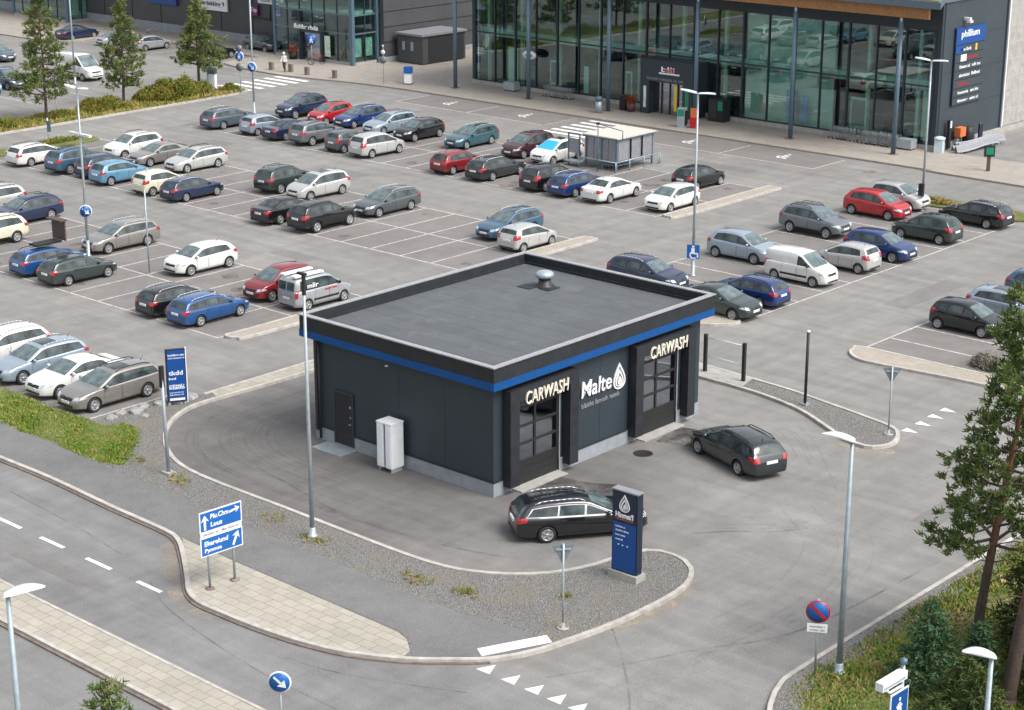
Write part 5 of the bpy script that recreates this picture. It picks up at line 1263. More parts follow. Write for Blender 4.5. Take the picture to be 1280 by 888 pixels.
def tower(x0, x1, y0, y1, n, m, label_seed, door):
    zt = LH
    for q in ((x0 - .12, x0 + .12, y0 - .12, y0 + .12), (x1 - .25, x1 + .15, y0 - .15, y0 + .2), (x1 - .15, x1 + .15, y1 - .3, y1)): MB().box(*q, .1, zt).build('corner_post', 'steel_blue', lb)
    MB().box(x0, x1 + .1, y0 - .1, y0 + .15, .1, .35).build('plinth', 'concrete', lb); MB().box(x1 - .15, x1 + .1, y0 + .15, y1, .1, .35).build('plinth', 'concrete', lb)
    a = [x0 + .12 + (x1 - .25 - x0 - .12) * k / n for k in range(n + 1)]; b = [y0 + .2 + (y1 - .3 - y0 - .2) * k / m for k in range(m + 1)]
    zz = [.35, 2.95, 4.65, 6.4, zt]
    for x in a[1:-1]: MB().box(x - .05, x + .05, y0 - .06, y0 + .06, .35, zt).build('mullion', 'frame_dark', lb)
    for y in b[1:-1]: MB().box(x1 - .06, x1 + .06, y - .05, y + .05, .35, zt).build('mullion', 'frame_dark', lb)
    for z in zz[1:-1]:
        MB().box(x0 + .12, x1 - .25, y0 - .07, y0 + .07, z - .06, z + .06).build('transom', 'sign_green' if 0 else 'fascia_blue', lb); MB().box(x1 - .07, x1 + .07, y0 + .2, y1 - .3, z - .06, z + .06).build('transom', 'fascia_blue', lb)
    for i in range(n):
        for z0, z1 in zip(zz, zz[1:]): MB().box(a[i] + .05, a[i + 1] - .05, y0 - .01, y0 + .01, z0 + .06, z1 - .06).build('glass_pane', 'facade_glass', lb)
    for i in range(m):
        for z0, z1 in zip(zz, zz[1:]): MB().box(x1 - .01, x1 + .01, b[i] + .05, b[i + 1] - .05, z0 + .06, z1 - .06).build('glass_pane', 'facade_glass', lb)
    MB().box(x0 + .2, x1 - .3, y1 + 3, y1 + 3.2, .1, zt).build('inner_wall', 'interior_dark', lb)
    MB().box(x0 + .2, x1 - .3, y0 + .4, y1 + 3, 4.5, 4.9).build('floor_slab', 'interior_pale', lb)
    MB().box(x0 + .2, x1 - .3, y0 + .2, y1 + 3, .1, .14).build('shop_floor', 'interior_floor', lb)
    if door:
        d = MB(); d.box(door[0], door[0] + .2, y0 - .5, y0 + .1, .12, 2.75); d.box(door[1] - .2, door[1], y0 - .5, y0 + .1, .12, 2.75); d.box(door[0], door[1], y0 - .55, y0 + .1, 2.75, 3.0)
        do = d.build('entrance_portal', 'frame_dark', lb)
        place('lettering', fit_text('multivaruhus', 3.2, .42, .06, 'sign_white', bold=.02) if 0 else scribble(3.3, .42, 'sign_white', 61, .06), do, (door[0] - .5, y0 - .6, 3.02))
        MB().box(door[0] + .2, door[1] - .2, y0 - .2, y0 - .17, .14, 2.75).build('sliding_door', 'wash_glass', do)
    for i in range(m): MB().box(x1 - .3, x1 - .26, b[i] + .2, b[i + 1] - .2, .8, 2.5).build('poster', 'poster_pale', lb)
tower(-92.25, -81.5, 69.35, 72.6, 6, 2, 1, (-88.3, -85.2))
tower(-137, -126.8, 69.9, 73.6, 6, 2, 2, None)
MB().box(-84.9, -84.2, 69.0, 69.05, .7, 2.6).build('poster', 'poster_pale', lb)
def wall_sign(x0, x1, z0, z1, mt, seed, lt, label):
    s = MB().box(x0, x1, 72.22, 72.42, z0, z1).build('wall_sign', mt, lb)
    place('lettering', scribble((x1 - x0) * .82, (z1 - z0) * .5, lt, seed, .03, label or None), s, (x0 + (x1 - x0) * .1, 72.22, z0 + (z1 - z0) * .25)); return s
wall_sign(-115.5, -110.9, 2.95, 5.2, 'sign_blue', 71, 'sign_white', 'VOLEO')
wall_sign(-107.5, -102.8, 3.0, 4.25, 'sign_white', 72, 'sign_navy', 'berdekking 9')
wall_sign(-99.3, -98.1, 3.0, 4.05, 'sign_purple', 73, 'sign_white', 'Tsp')
wall_sign(-95.6, -94.7, 3.05, 4.1, 'sign_blue_pale', 74, 'sign_white', 'L')
wall_sign(-98.0, -94.2, 4.3, 5.0, 'sign_white', 75, 'sign_back', '')
MB().path([(-99.3, 72.3, 2.8), (-94.4, 72.3, 2.8)], .05, 6).build('sign_rail', 'black_metal', lb); MB().path([(-96.3, 72.3, 2.7), (-96.3, 72.3, 5)], .06, 6).build('sign_rail', 'black_metal', lb)
# shed between the buildings
sh = thing('storage_container', 'dark grey flat roofed storage shed in the gap between the buildings', 'shed', (-78.55, 76.7, .12))
mb = MB(); mb.box(-1.65, 1.65, -2.85, 2.85, .08, 2.6); mb.build('walls', 'dark_cladding', sh)
mb = MB(); mb.box(-1.8, 1.8, -3., 3., 2.6, 2.78); mb.build('roof', 'coping_grey', sh)
for y in (-2.1, -.9, .3, 1.5): MB().box(1.65, 1.68, y, y + 1.1, .15, 2.45).build('door', 'black_metal', sh)
for x in (-1.0, 0.1): MB().box(x, x + .35, -2.88, -2.85, 1.2, 2.0).build('vent_panel', 'galvanised', sh)
# ------------------------------------------------------------------ lamps, posts, signs
def lamp_twin(x, y, h, label, sign=None, box=None, arm_rz=0., single=False):
    t = thing('street_lamp', label, 'street lamp', (x, y, 0), 0, 'lamps of the car park')
    mb = MB(); mb.tube((0, 0, 0), (0, 0, h), .085, .05, 12); mb.lathe([(.16, 0), (.16, .06), (.1, .08), (.1, .9), (.085, .92)], 12); mb.build('pole', 'galvanised', t)
    for sg in (-1, 1):
        mb = MB(); pts = []
        for i in range(9):
            u = i / 8; pts.append((sg * (.08 + 1.05 * u), .13 * math.sin(PI * min(1, .12 + .88 * u)) if 0 else (.05 + .085 * math.sin(PI * (u * .9 + .1))), h - .02 + .16 * u * (1 - .5 * u)))
        P = []
        for px_, hw, pz in pts: P.append([(px_, -hw, pz), (px_, -hw * .6, pz + .07), (px_, hw * .6, pz + .07), (px_, hw, pz), (px_, 0, pz - .03), (px_, -hw, pz)])
        mb.grid(P); o = mb.build('lamp_head', 'lamp_white', t); o.rotation_euler = (0, 0, arm_rz)
    if sign: post_sign(t, sign[0], sign[1], as_part=True)
    if box: MB().box(-.16, .16, -.3, -.09, box, box + .75).build('control_box', 'trim_black', t)
    return t
def disc_sign(parent, z, r, face, rim, rz, sym=None, y=-.08, nm='sign_disc'):
    M = Matrix.Rotation(rz, 4, 'Z') @ Matrix.Translation((0, y, z)) @ Matrix.Rotation(PI / 2, 4, 'X')
    mb = MB(); mb.lathe([(.001, .012), (r, .012), (r, -.012), (.001, -.012)], 28, M); mb.mi = 1; mb.lathe([(.001, -.014), (r * .96, -.014)], 20, M)
    mb.mi = 0
    o = mb.build(nm, [rim, 'sign_back'], parent)
    mb = MB(); mb.lathe([(.001, .016), (r * .88, .016), (r * .88, .011)], 28, M); f = mb.build('sign_face', face, o)
    if sym:
        mb = MB()
        for poly in sym: mb.face([M @ Vector((px * r, pz * r, .02)) for px, pz in poly])
        mb.build('symbol', 'sign_white', f)
    return o
ARROW = [[(-.55, .42), (-.42, .55), (.25, -.1), (.1, -.25)], [(.55, -.5), (-.2, -.38), (.42, .22)]]
WALKER = [[(-.1, .2), (.12, .2), (.3, -.65), (.15, -.65), (0, -.2), (-.2, -.65), (-.35, -.65)], [(-.09, .3), (.1, .3), (.1, .52), (-.09, .52)], [(-.35, -.05), (-.1, .22), (.3, .0), (.25, -.1), (0, .05), (-.25, -.15)]]
def post_sign(t, kind, z, as_part=False):
    if kind == 'disabled':
        p = MB().box(-.34, .34, -.12, -.09, z - .36, z + .4).build('sign_plate', 'sign_blue_pale', t)
        p.rotation_euler = (0, 0, R(30))
        mb = MB(); mb.box(-.1, .08, -.13, -.12, -.1 + z, z + .22); mb.box(-.06, .06, -.13, -.12, z + .25, z + .36); mb.box(.08, .26, -.13, -.12, z - .12, z - .04); mb.box(.2, .28, -.13, -.12, z - .3, z - .1)
        for k in range(8):
            a0, a1 = PI * (.6 + k * .14), PI * (.6 + (k + 1) * .14)
            mb.face([(.02 + .22 * math.cos(a0), -.131, z - .16 + .22 * math.sin(a0)), (.02 + .22 * math.cos(a1), -.131, z - .16 + .22 * math.sin(a1)), (.02 + .15 * math.cos(a1), -.131, z - .16 + .15 * math.sin(a1)), (.02 + .15 * math.cos(a0), -.131, z - .16 + .15 * math.sin(a0))])
        mb.build('symbol', 'sign_white', p)
    elif kind == 'round': disc_sign(t, z, .42, 'sign_blue_pale', 'sign_white', R(20), ARROW, -.1)
    elif kind == 'twin': disc_sign(t, z, .36, 'sign_blue_pale', 'sign_white', R(55), ARROW, -.1); disc_sign(t, z, .36, 'sign_blue_pale', 'sign_back', R(-25), None, -.1)
lamp_twin(-13.73, 30.77, 9.9, 'tall twin armed lamp with a square blue sign behind the car wash', ('disabled', 1.35))
lamp_twin(-12.52, 52.72, 9.3, 'tall twin armed lamp with a black box beside the bright red hatchback', None, 1.0)
t = lamp_twin(-41.5, 11.45, 9.45, 'tall twin armed lamp with round blue signs by the beige estate', ('twin', 2.6))
for sg in (-1, 1): MB().box(min(sg * .06, sg * .95), max(sg * .06, sg * .95), -.1, .1, 6.85, 6.97).build('lamp_head', 'lamp_white', t)
t = lamp_twin(-69.59, 47.42, 10.5, 'tall lamp with a round blue sign behind the grey blue estate', ('round', 3.7))
lamp_twin(-92.4, 46.5, 11., 'tall lamp beside the white delivery van')
def lamp_single(x, y, h, label, rz, flat=False, headlen=.95):
    t = thing('street_lamp', label, 'street lamp', (x, y, .1), rz, 'single lamps by the road')
    mb = MB(); mb.tube((0, 0, 0), (0, 0, h), .1, .055, 14); mb.lathe([(.2, 0), (.2, .05), (.13, .07), (.13, .3), (.1, .34)], 14); mb.build('pole', 'lamp_pole', t)
    mb = MB(); P = []
    for i in range(11):
        u = i / 10; hw = .05 + .15 * math.sin(PI * min(1, u * .8 + .2)) ** .7; zz = h - .03 + .16 * math.sin(u * PI * .5)
        th = .12 * math.sin(PI * min(.97, u * .8 + .18))
        P.append([(-.08 + headlen * u, -hw, zz), (-.08 + headlen * u, -hw * .75, zz + th * .8), (-.08 + headlen * u, 0, zz + th), (-.08 + headlen * u, hw * .75, zz + th * .8), (-.08 + headlen * u, hw, zz), (-.08 + headlen * u, 0, zz - .04), (-.08 + headlen * u, -hw, zz)])
    mb.grid(P); mb.face(P[0][:-1]); mb.face(P[-1][:-1]); mb.build('lamp_head', 'lamp_white', t); return t
lamp_single(17.46, -3.61, 7.45, 'tall grey single arm lamp in the grass right of the no parking sign', R(208))
lamp_single(8.31, -25.89, 7.4, 'white headed lamp at the bottom left picture edge', R(52))
lamp_single(25.71, -10.45, 5.9, 'white headed lamp among the dark spruces at the bottom right', R(225), headlen=.8)
# slim mast beside the car wash
t = thing('street_lamp', 'tall slim grey mast in the gravel left of the car wash corner', 'lamp mast', (-2.05, -7.25, .1))
mb = MB(); mb.tube((0, 0, 0), (0, 0, 9.6), .085, .045, 14); mb.lathe([(.2, 0), (.2, .1), (.13, .12), (.12, .35), (.095, .38)], 14); mb.build('pole', 'galvanised', t)
mb = MB(); mb.box(-.28, .12, -.06, .06, 9.6, 9.68); mb.box(-.05, .05, -.05, .05, 8.9, 9.6); mb.build('bracket', 'trim_black', t)
t = thing('sign_post', 'thin bare grey post at the middle of the lower bays', 'post', (-35.75, 11.3, 0)); MB().tube((0, 0, 0), (0, 0, 4.7), .05, .04, 10).build('pole', 'galvanised', t); MB().lathe([(.12, 0), (.12, .04), (.06, .05)], 10).build('base_plate', 'galvanised', t)
# leaning post in the gravel with a camera, and the blue price board
t = thing('camera_post', 'grey post with a black camera left of the tilted blue board', 'post', (-10.8, -6.8, .1)); MB().tube((0, 0, 0), (-.1, 0, 4.2), .075, .06, 12).build('pole', 'galvanised', t)
MB().box(-.25, .25, -.18, .18, 0, .1).build('foot', 'concrete', t); MB().box(-.17, -.03, -.07, .08, 3.5, 4.35).build('camera_housing', 'trim_black', t)
t = thing('price_board', 'tall narrow blue board with white lettering at the entry of the wash lane', 'board sign', (-17.1, -1.4, .1), R(60))
MB().box(-.44, .40, -.07, .07, .15, 2.5).build('frame', 'sign_navy', t); f = MB().box(-.38, .36, -.09, -.07, .2, 2.45).build('panel', 'sign_blue', t)
MB().box(.40, .44, -.08, .08, .1, 2.52).build('side_edge', 'sign_white', t)
for z, w_, h_, sd in ((2.2, .7, .09, 1), (2.08, .7, .07, 2), (1.35, .6, .2, 3), (1.15, .3, .1, 4), (.85, .65, .1, 5), (.72, .65, .16, 6), (.55, .6, .05, 7), (.45, .6, .05, 8)): place('lettering', scribble(w_, h_, 'sign_white', 100 + sd, .012), f, (-.34, -.09, z))
MB().box(-.34, .3, -.1, -.09, .22, .32).build('lettering', 'sign_white', f)
for x in (-.36, .32): MB().box(x - .05, x + .05, -.05, .05, 0, .15).build('leg', 'galvanised', t)
# pylon
t = thing('pylon_sign', 'upright pylon sign, black top with droplet emblem over blue, at the tip of the gravel', 'pylon sign', (8.38, -2.5, .1), R(2))
A0 = -.58; 
MB().box(-.6, .6, -.26, .26, 0, .24).build('base', 'concrete', t)
MB().box(-.52, .52, -.15, .15, .24, 3.12).build('body', 'sign_navy', t)
MB().box(-.54, .54, -.17, .17, 3.12, 3.17).build('cap', 'coping_grey', t)
f = MB().box(-.47, .47, -.175, -.15, .3, 2.02).build('blue_panel', 'sign_blue', t)
g = MB().box(-.47, .47, -.17, -.15, 2.04, 3.08).build('black_panel', 'sign_navy', t)
place('emblem', drop_logo(.62, 'sign_white', .02), g, (0., -.17, 2.42)); place('lettering', fit_text("Hinmet'l", .72, .2, .02, 'sign_white', bold=.03), g, (-.36, -.18, 2.2)); place('lettering', scribble(.7, .05, 'orange_plastic', 131, .012), g, (-.35, -.17, 2.12))
for z, w_, sd in ((1.84, .4, 1), (1.7, .55, 2), (1.54, .4, 3), (1.38, .3, 4)): place('lettering', scribble(w_, .06, 'sign_white', 140 + sd, .012), f, (-.36, -.175, z))
for x in (-.25, -.08, .12): MB().box(x, x + .05, -.185, -.175, 1.2, 1.24).build('lettering', 'sign_white', f)
# road direction sign
t = thing('direction_sign', 'big blue road direction sign with white arrows on two grey posts in the paved island', 'road sign', (-1.26, -11.98, .11), R(86))
for x in (-.5, .5): MB().tube((x, 0, 0), (x, 0, 2.75), .045, n=10).build('post', 'galvanised', t); MB().lathe([(.16, 0), (.16, .03), (.06, .06)], 12, Matrix.Translation((x, 0, 0))).build('foot', 'kerb_dark', t)
def road_plate(z0, z1, lines, arrows):
    p = MB().box(-.84, .84, -.085, -.06, z0, z1).build('sign_plate', 'sign_white', t)
    f = MB().box(-.80, .80, -.093, -.085, z0 + .04, z1 - .04).build('sign_face', 'sign_blue_pale', p)
    for txt, x, z, w_, h_ in lines: place('lettering', fit_text(txt, w_, h_, .01, 'sign_white', shear=.1, bold=.02), f, (x, -.098, z))
    for ax, az, ang, s_ in arrows:
        M = Matrix.Translation((ax, -.101, az)) @ Matrix.Rotation(ang, 4, 'Y')
        mb = MB()
        for poly in ([(-.05, -.3), (.05, -.3), (.05, .08), (-.05, .08)], [(-.18, .02), (0, .28), (.18, .02), (0, .1)]): mb.face([M @ Vector((px * s_, 0, pz * s_)) for px, pz in poly])
        mb.build('arrow', 'sign_white', f)
    return p
road_plate(2.08, 2.8, [('Plu.Chm', -.42, 2.5, .72, .17), ('Luus', -.42, 2.22, .46, .17)], [(-.64, 2.43, 0, .9), (.55, 2.58, R(80), .75)])
s = MB().box(-.82, .82, -.08, -.06, 1.92, 2.07).build('supplementary_plate', 'sign_white', t)
for x, w_, sd in ((-.72, .6, 1), (0, .7, 2)): place('lettering', scribble(w_, .09, 'sign_purple', 160 + sd, .008), s, (x, -.08, 1.95))
road_plate(1.22, 1.9, [('Ekerelund', -.7, 1.58, .95, .17), ('Pynnoa', -.7, 1.32, .68, .17)], [(.55, 1.58, R(25), .9)])
# give way signs, seen from the back
def giveway(x, y, rz, label, h=2.9):
    t = thing('give_way_sign', label, 'road sign', (x, y, .1), rz, 'give way signs')
    MB().tube((0, 0, 0), (0, 0, h), .035, n=10).build('pole', 'galvanised', t); MB().lathe([(.2, 0), (.2, .03), (.17, .07), (.17, .02), (.06, .02), (.06, .2)], 16).build('foot', 'concrete', t)
    M = Matrix.Translation((0, .05, 0)); mb = MB(); pts = [(-.38, h - .06), (.38, h - .06), (0, h - .72)]
    mb.prism([(p[0], p[1]) for p in pts], 0, .02, Matrix.Translation((0, .06, 0)) @ Matrix.Rotation(PI / 2, 4, 'X')); o = mb.build('sign_plate', 'sign_back', t)
    mb = MB(); mb.box(-.24, .24, .0, .045, h - .22, h - .17); mb.box(-.04, .04, .0, .045, h - .68, h - .08); mb.build('bracket', 'galvanised', o)
    for s_, mt, yy in ((1., 'sign_red', .063), (.68, 'sign_yellow', .066)):
        mb = MB(); cx, cz = 0, h - .28; mb.face([(cx + (p[0] - cx) * s_, yy, cz + (p[1] - cz) * s_) for p in pts]); mb.build('sign_face', mt, o)
giveway(7.47, 15.74, R(38), 'grey back of a give way sign in the gravel tip right of the car wash')
giveway(9.31, -6.87, R(50), 'grey back of a give way sign in the gravel left of the pylon')
# no parking sign
t = thing('no_parking_sign', 'round red and blue no parking sign with a small white plate at the verge', 'road sign', (17.01, -4.23, .1), R(30))
MB().tube((0, 0, 0), (0, 0, 2.5), .035, n=10).build('pole', 'galvanised', t)
o = disc_sign(t, 2.12, .36, 'sign_blue_pale', 'sign_red', 0, None, -.06)
mb = MB(); M = Matrix.Translation((0, -.08, 2.12)) @ Matrix.Rotation(R(-45), 4, 'Y'); mb.box(-.045, .045, -.005, .0, -.3, .3, M); mb.build('slash', 'sign_red', o)
p = MB().box(-.3, .3, -.065, -.045, 1.45, 1.72).build('sign_plate', 'sign_white', t)
for z, sd in ((1.6, 1), (1.49, 2)): place('lettering', scribble(.44, .07, 'sign_back', 170 + sd, .006), p, (-.22, -.065, z))
# keep right sign
t = thing('keep_right_sign', 'round blue sign with a white arrow pointing down right on the dividing strip', 'road sign', (8.3, -17.7, .11), R(40))
MB().tube((0, 0, 0), (0, 0, 2.1), .035, n=10).build('pole', 'galvanised', t); disc_sign(t, 1.95, .33, 'sign_blue_pale', 'sign_white', 0, ARROW, -.06)
# pedestrian sign with white housing at the bottom right
t = thing('crossing_sign', 'pole with a long white lamp housing over a blue crossing sign at the bottom edge', 'road sign', (22.1, -8.1, .45), R(88))
MB().tube((0, 0, -.4), (0, 0, 3.25), .05, n=10).build('pole', 'galvanised', t); MB().box(-1.15, .0, -.14, .1, 2.85, 3.08).build('lamp_housing', 'lamp_white', t); MB().box(-1.1, -.1, -.15, -.14, 2.9, 2.95).build('lamp_strip', 'galvanised', t)
M = Matrix.Translation((-.25, -.1, 2.15)) @ Matrix.Rotation(R(0), 4, 'Y'); MB().box(-.42, .42, 0, .03, -.42, .42, M).build('sign_plate', 'sign_white', t); f = MB().box(-.38, .38, -.012, 0, -.38, .38, M).build('sign_face', 'sign_blue', t)
mb = MB()
for poly in WALKER: mb.face([M @ Vector((px * .45, -.016, pz * .45)) for px, pz in poly])
mb.build('symbol', 'sign_white', f)
MB().lathe([(.001, 0), (.1, .02), (.1, .14), (.001, .18)], 12, Matrix.Translation((0, 0, 3.22))).build('sensor', 'steel_blue', t)
MB().path([(-.9, 0, 2.85), (-.6, 0, 2.6), (0, 0, 2.6)], .04, 8).build('bracket', 'white_plastic', t)
# black pole & barrier
t = thing('bollard_pole', 'slim black pole with a white cap in the gravel right of the barrier', 'pole', (2.87, 16.57, .1)); MB().tube((0, 0, 0), (0, 0, 3.25), .065, n=14).build('pole', 'trim_black', t); MB().lathe([(.08, 3.25), (.08, 3.32), (.001, 3.35)], 14).build('cap', 'sign_white', t); MB().box(-.14, .14, -.14, .14, 0, .08).build('foot', 'galvanised', t)
t = thing('barrier', 'glass barrier between two black posts on the concrete slab beside the wash bay', 'barrier', (-1.97, 17.38, .145))
for x in (-1.06, 1.05): MB().box(x - .07, x + .07, -.07, .07, 0, 1.75).build('post', 'trim_black', t)
for z in (.75, 1.62): MB().tube((-1., 0, z), (1., 0, z), .02, n=8).build('rail', 'sign_white', t)
MB().box(-.98, .98, -.008, .008, .2, 1.6).build('glass_pane', 'clear_glass', t)
# small posts and boxes of the left lot
t = thing('round_sign_post', 'post with a blue walker sign over a grey disc at the zebra crossing', 'road sign', (-77.4, 52.6, .12), R(25)); MB().tube((0, 0, 0), (0, 0, 3.6), .035, n=8).build('pole', 'galvanised', t); disc_sign(t, 3.1, .42, 'sign_blue_pale', 'sign_white', 0, WALKER, -.06); disc_sign(t, 2.2, .34, 'sign_back', 'sign_back', 0, None, -.06); disc_sign(t, 3.75, .3, 'sign_back', 'sign_back', 0, None, -.06)
t = thing('ticket_machine', 'pale grey ticket machine under the right small pine', 'ticket machine', (-81.1, 52.6, .12), R(20)); MB().box(-.3, .3, -.2, .2, 0, 1.25).build('cabinet', 'white_plastic', t); MB().box(-.34, .34, -.24, .24, 1.25, 1.75).build('hood', 'steel_blue', t); MB().box(-.15, .15, -.26, -.24, .8, 1.15).build('panel', 'sign_white', t); MB().box(-.55, -.45, -.05, .05, 0, 2.2).build('post', 'pale_plastic', t)
t = thing('sign_post', 'thin pole with a small grey plate before the first small pine', 'road sign', (-71.55, 29.45, .1), R(20)); MB().tube((0, 0, 0), (0, 0, 1.7), .04, n=8).build('pole', 'pale_plastic', t); MB().box(-.02, .3, -.07, -.04, .7, 1.5).build('sign_plate', 'steel_blue', t)
t = thing('sign_post', 'thin pole with a white plate behind the first small pine', 'road sign', (-80.4, 36.3, .12), R(20)); MB().tube((0, 0, 0), (0, 0, 2.6), .04, n=8).build('pole', 'white_plastic', t); MB().box(-.1, .1, -.07, -.04, 1.9, 2.6).build('sign_plate', 'sign_white', t)
t = thing('sign_post', 'thin pole with two small round plates by the shed', 'road sign', (-71.91, 64.0, .12), R(20)); MB().tube((0, 0, 0), (0, 0, 3.2), .03, n=8).build('pole', 'galvanised', t); disc_sign(t, 2.1, .33, 'sign_back', 'sign_back', 0, None, -.06); disc_sign(t, 2.75, .2, 'sign_white', 'sign_white', 0, None, -.06); disc_sign(t, 3.3, .1, 'sign_white', 'sign_white', 0, None, -.06)
t = thing('litter_bin', 'blue topped grey bin on the walk right of the shed', 'bin', (-70.3, 65.4, .12), R(30)); MB().box(-.3, .3, -.25, .25, .08, .95).build('body', 'white_plastic', t); MB().box(-.34, .34, -.3, .3, .95, 1.5).build('hood', 'sign_blue_pale', t); MB().box(-.34, .34, -.3, .3, 0, .08).build('base', 'trim_black', t)
t = thing('litter_bin', 'slim grey bin with a blue cap beside the third column', 'bin', (-49., 65.5, .12), R(10)); MB().lathe([(.26, 0), (.26, .95)], 16).build('body', 'galvanised', t); MB().lathe([(.28, .95), (.28, 1.25), (.2, 1.32), (.001, 1.33)], 16).build('hood', 'steel_blue', t)
for x, y, lab in ((-85.2, 62.7, 'beside the walking person'), (-83.0, 63.1, 'right of the walking person'), (-80.6, 62.9, 'second from the tower corner'), (-77.4, 63.3, 'nearest to the shed'), (-111, 68.6, 'left of the small pines'), (-114.6, 66.8, 'at the left picture edge')):
    t = thing('bollard', 'short square grey bollard on the walk, ' + lab, 'bollard', (x, y, .12), .3, 'bollards on the walk'); MB().box(-.17, .17, -.17, .17, 0, .68).build('post', 'kerb_dark', t); MB().box(-.19, .19, -.19, .19, .68, .76).build('cap', 'stone', t)
t = thing('planter', 'planter with dark red plants beside the tower entrance', 'planter', (-88.8, 68.5, .12)); MB().lathe([(.35, 0), (.45, .6), (.4, .6), (.38, .5), (.001, .5)], 14).build('pot', 'trim_black', t); planter1 = t
t = thing('blue_sign_post', 'round blue walker sign on a post before the tower entrance', 'road sign', (-84.7, 67.2, .12), R(35)); MB().tube((0, 0, 0), (0, 0, 2.7), .035, n=8).build('pole', 'galvanised', t); disc_sign(t, 2.35, .5, 'sign_blue_pale', 'sign_blue', 0, WALKER, -.06)
t = thing('bicycle', 'dark red bicycle leaning at the round blue sign', 'bicycle', (-84.5, 67.6, .12), R(60))
for x in (-.52, .52):
    mb = MB(); mb.lathe([(.32, -.02), (.35, 0), (.32, .02), (.30, 0)], 22, Matrix.Translation((x, 0, .35)) @ Matrix.Rotation(PI / 2, 4, 'X'), closed=True)
    for k in range(8): a = PI * k / 4; mb.tube((x, 0, .35), (x + .31 * math.cos(a), 0, .35 + .31 * math.sin(a)), .004, n=4)
    mb.build('wheel', 'tyre', t)
MB().path([(-.52, 0, .35), (-.15, 0, .35), (.38, 0, .82), (-.28, 0, .85), (-.52, 0, .35)], .02, 6).path([(-.15, 0, .35), (-.3, 0, .95)], .02, 6).path([(.52, 0, .35), (.36, 0, .95)], .02, 6).build('frame', 'sign_red', t)
MB().path([(.36, -.28, 1.02), (.34, 0, 1.0), (.36, .28, 1.02)], .015, 6).build('handlebar', 'trim_black', t); MB().box(-.42, -.18, -.07, .07, .95, 1.0).build('saddle', 'trim_black', t)
# by the portal
t = thing('recycling_machine', 'grey machine with a green screen right of the entrance portal', 'machine', (-40.3, 64.9, .12), R(15)); MB().box(-.3, .3, -.25, .25, 0, 1.5).build('cabinet', 'galvanised', t); MB().box(-.25, .25, -.27, -.25, .9, 1.4).build('screen', 'sign_green', t); MB().box(.3, .36, -.25, .25, .2, 1.3).build('side_panel', 'trim_black', t)
t = thing('stand', 'orange red display stand beside the grey machine', 'display stand', (-39.5, 65.3, .12), R(15)); MB().box(-.22, .22, -.22, .22, 0, .8).build('base', 'sign_red', t); MB().box(-.25, .25, -.05, .05, .8, 1.5).build('board', 'orange_plastic', t)
t = thing('vending_machine', 'black and green vending cabinet against the glass right of the portal', 'vending machine', (-39.6, 69.0, .12)); MB().box(-.9, .5, -.5, .45, 0, 1.75).build('cabinet', 'trim_black', t); MB().box(.0, .45, -.52, -.5, .9, 1.6).build('green_panel', 'sign_green', t); MB().box(-.8, -.1, -.53, -.5, .3, 1.6).build('front', 'black_metal', t)
t = thing('planter', 'pale stone flower pot left of the entrance portal', 'planter', (-47.5, 67.7, .12)); MB().lathe([(.3, 0), (.38, .7), (.33, .7), (.3, .6), (.001, .6)], 14).build('pot', 'brown_plastic', t); planter2 = t
t = thing('litter_bin', 'tall black bin left of the flower pot', 'bin', (-48.3, 67.9, .12)); MB().box(-.3, .3, -.3, .3, 0, 1.1).build('body', 'trim_black', t); MB().box(-.32, .32, -.32, .32, 1.1, 1.2).build('lid', 'black_metal', t)
t = thing('hanging_sign', 'oval white and blue sign on a bracket by the second column', 'sign', (-59.4, 68.9, 0)); mb = MB(); mb.lathe([(.001, -.05), (.75, -.05), (.75, .05), (.001, .05)], 28, Matrix.Translation((0, 0, 3.3)) @ Matrix.Rotation(PI / 2, 4, 'X') @ Matrix.Diagonal((1, .5, 1, 1))); o = mb.build('sign_disc', 'sign_white', t)
place('lettering', scribble(.8, .26, 'sign_blue', 201, .02), o, (-.4, -.05, 3.2)); MB().tube((.7, 0, 3.3), (1.2, .7, 3.3), .04, n=8).build('bracket', 'black_metal', t)
# right side wall things
t = thing('litter_bin', 'pale blue grey rounded bin at the right corner of the glass front', 'bin', (-20.85, 69.4, .12), R(15)); MB().box(-.3, .3, -.28, .28, 0, .95).build('body', 'pale_plastic', t); MB().lathe([(.42, .95), (.4, 1.05), (.25, 1.12), (.001, 1.13)], 14).build('lid', 'pale_plastic', t)
t = thing('ash_bin', 'black wall box with a white label by the corner', 'wall box', (-21.1, 71.1, .12)); MB().box(-.1, .12, -.16, .16, 0, 2.05).build('post', 'trim_black', t); MB().box(.12, .16, -.1, .1, 1.5, 2.0).build('label_plate', 'sign_white', t)
t = thing('gas_bottle_stand', 'orange and black gas equipment against the dark side wall', 'equipment', (-20.9, 72.4, .12)); MB().box(-.2, .3, -.5, .3, .75, 1.4).build('box', 'orange_plastic', t)
for y in (-.4, .2): MB().tube((0, y, 0), (0, y, .75), .06, n=8).build('leg', 'coping_grey', t)
MB().lathe([(.38, 0), (.42, .3), (.42, .9), (.3, 1.25), (.12, 1.35)], 14, Matrix.Translation((.15, .95, 0))).build('bottle', 'trim_black', t)
t = thing('hand_truck', 'dark blue upright truck by the side wall', 'hand truck', (-20.7, 75.0, .12), R(90)); MB().box(-.25, .25, -.08, .04, .2, 1.3).build('frame', 'sign_navy', t); MB().lathe([(.001, -.05), (.22, -.05), (.22, .05), (.001, .05)], 16, Matrix.Translation((0, 0, 1.2)) @ Matrix.Rotation(PI / 2, 4, 'X')).build('hoop', 'sign_navy', t); MB().box(-.25, .25, -.3, .04, 0, .06).build('foot_plate', 'sign_navy', t)
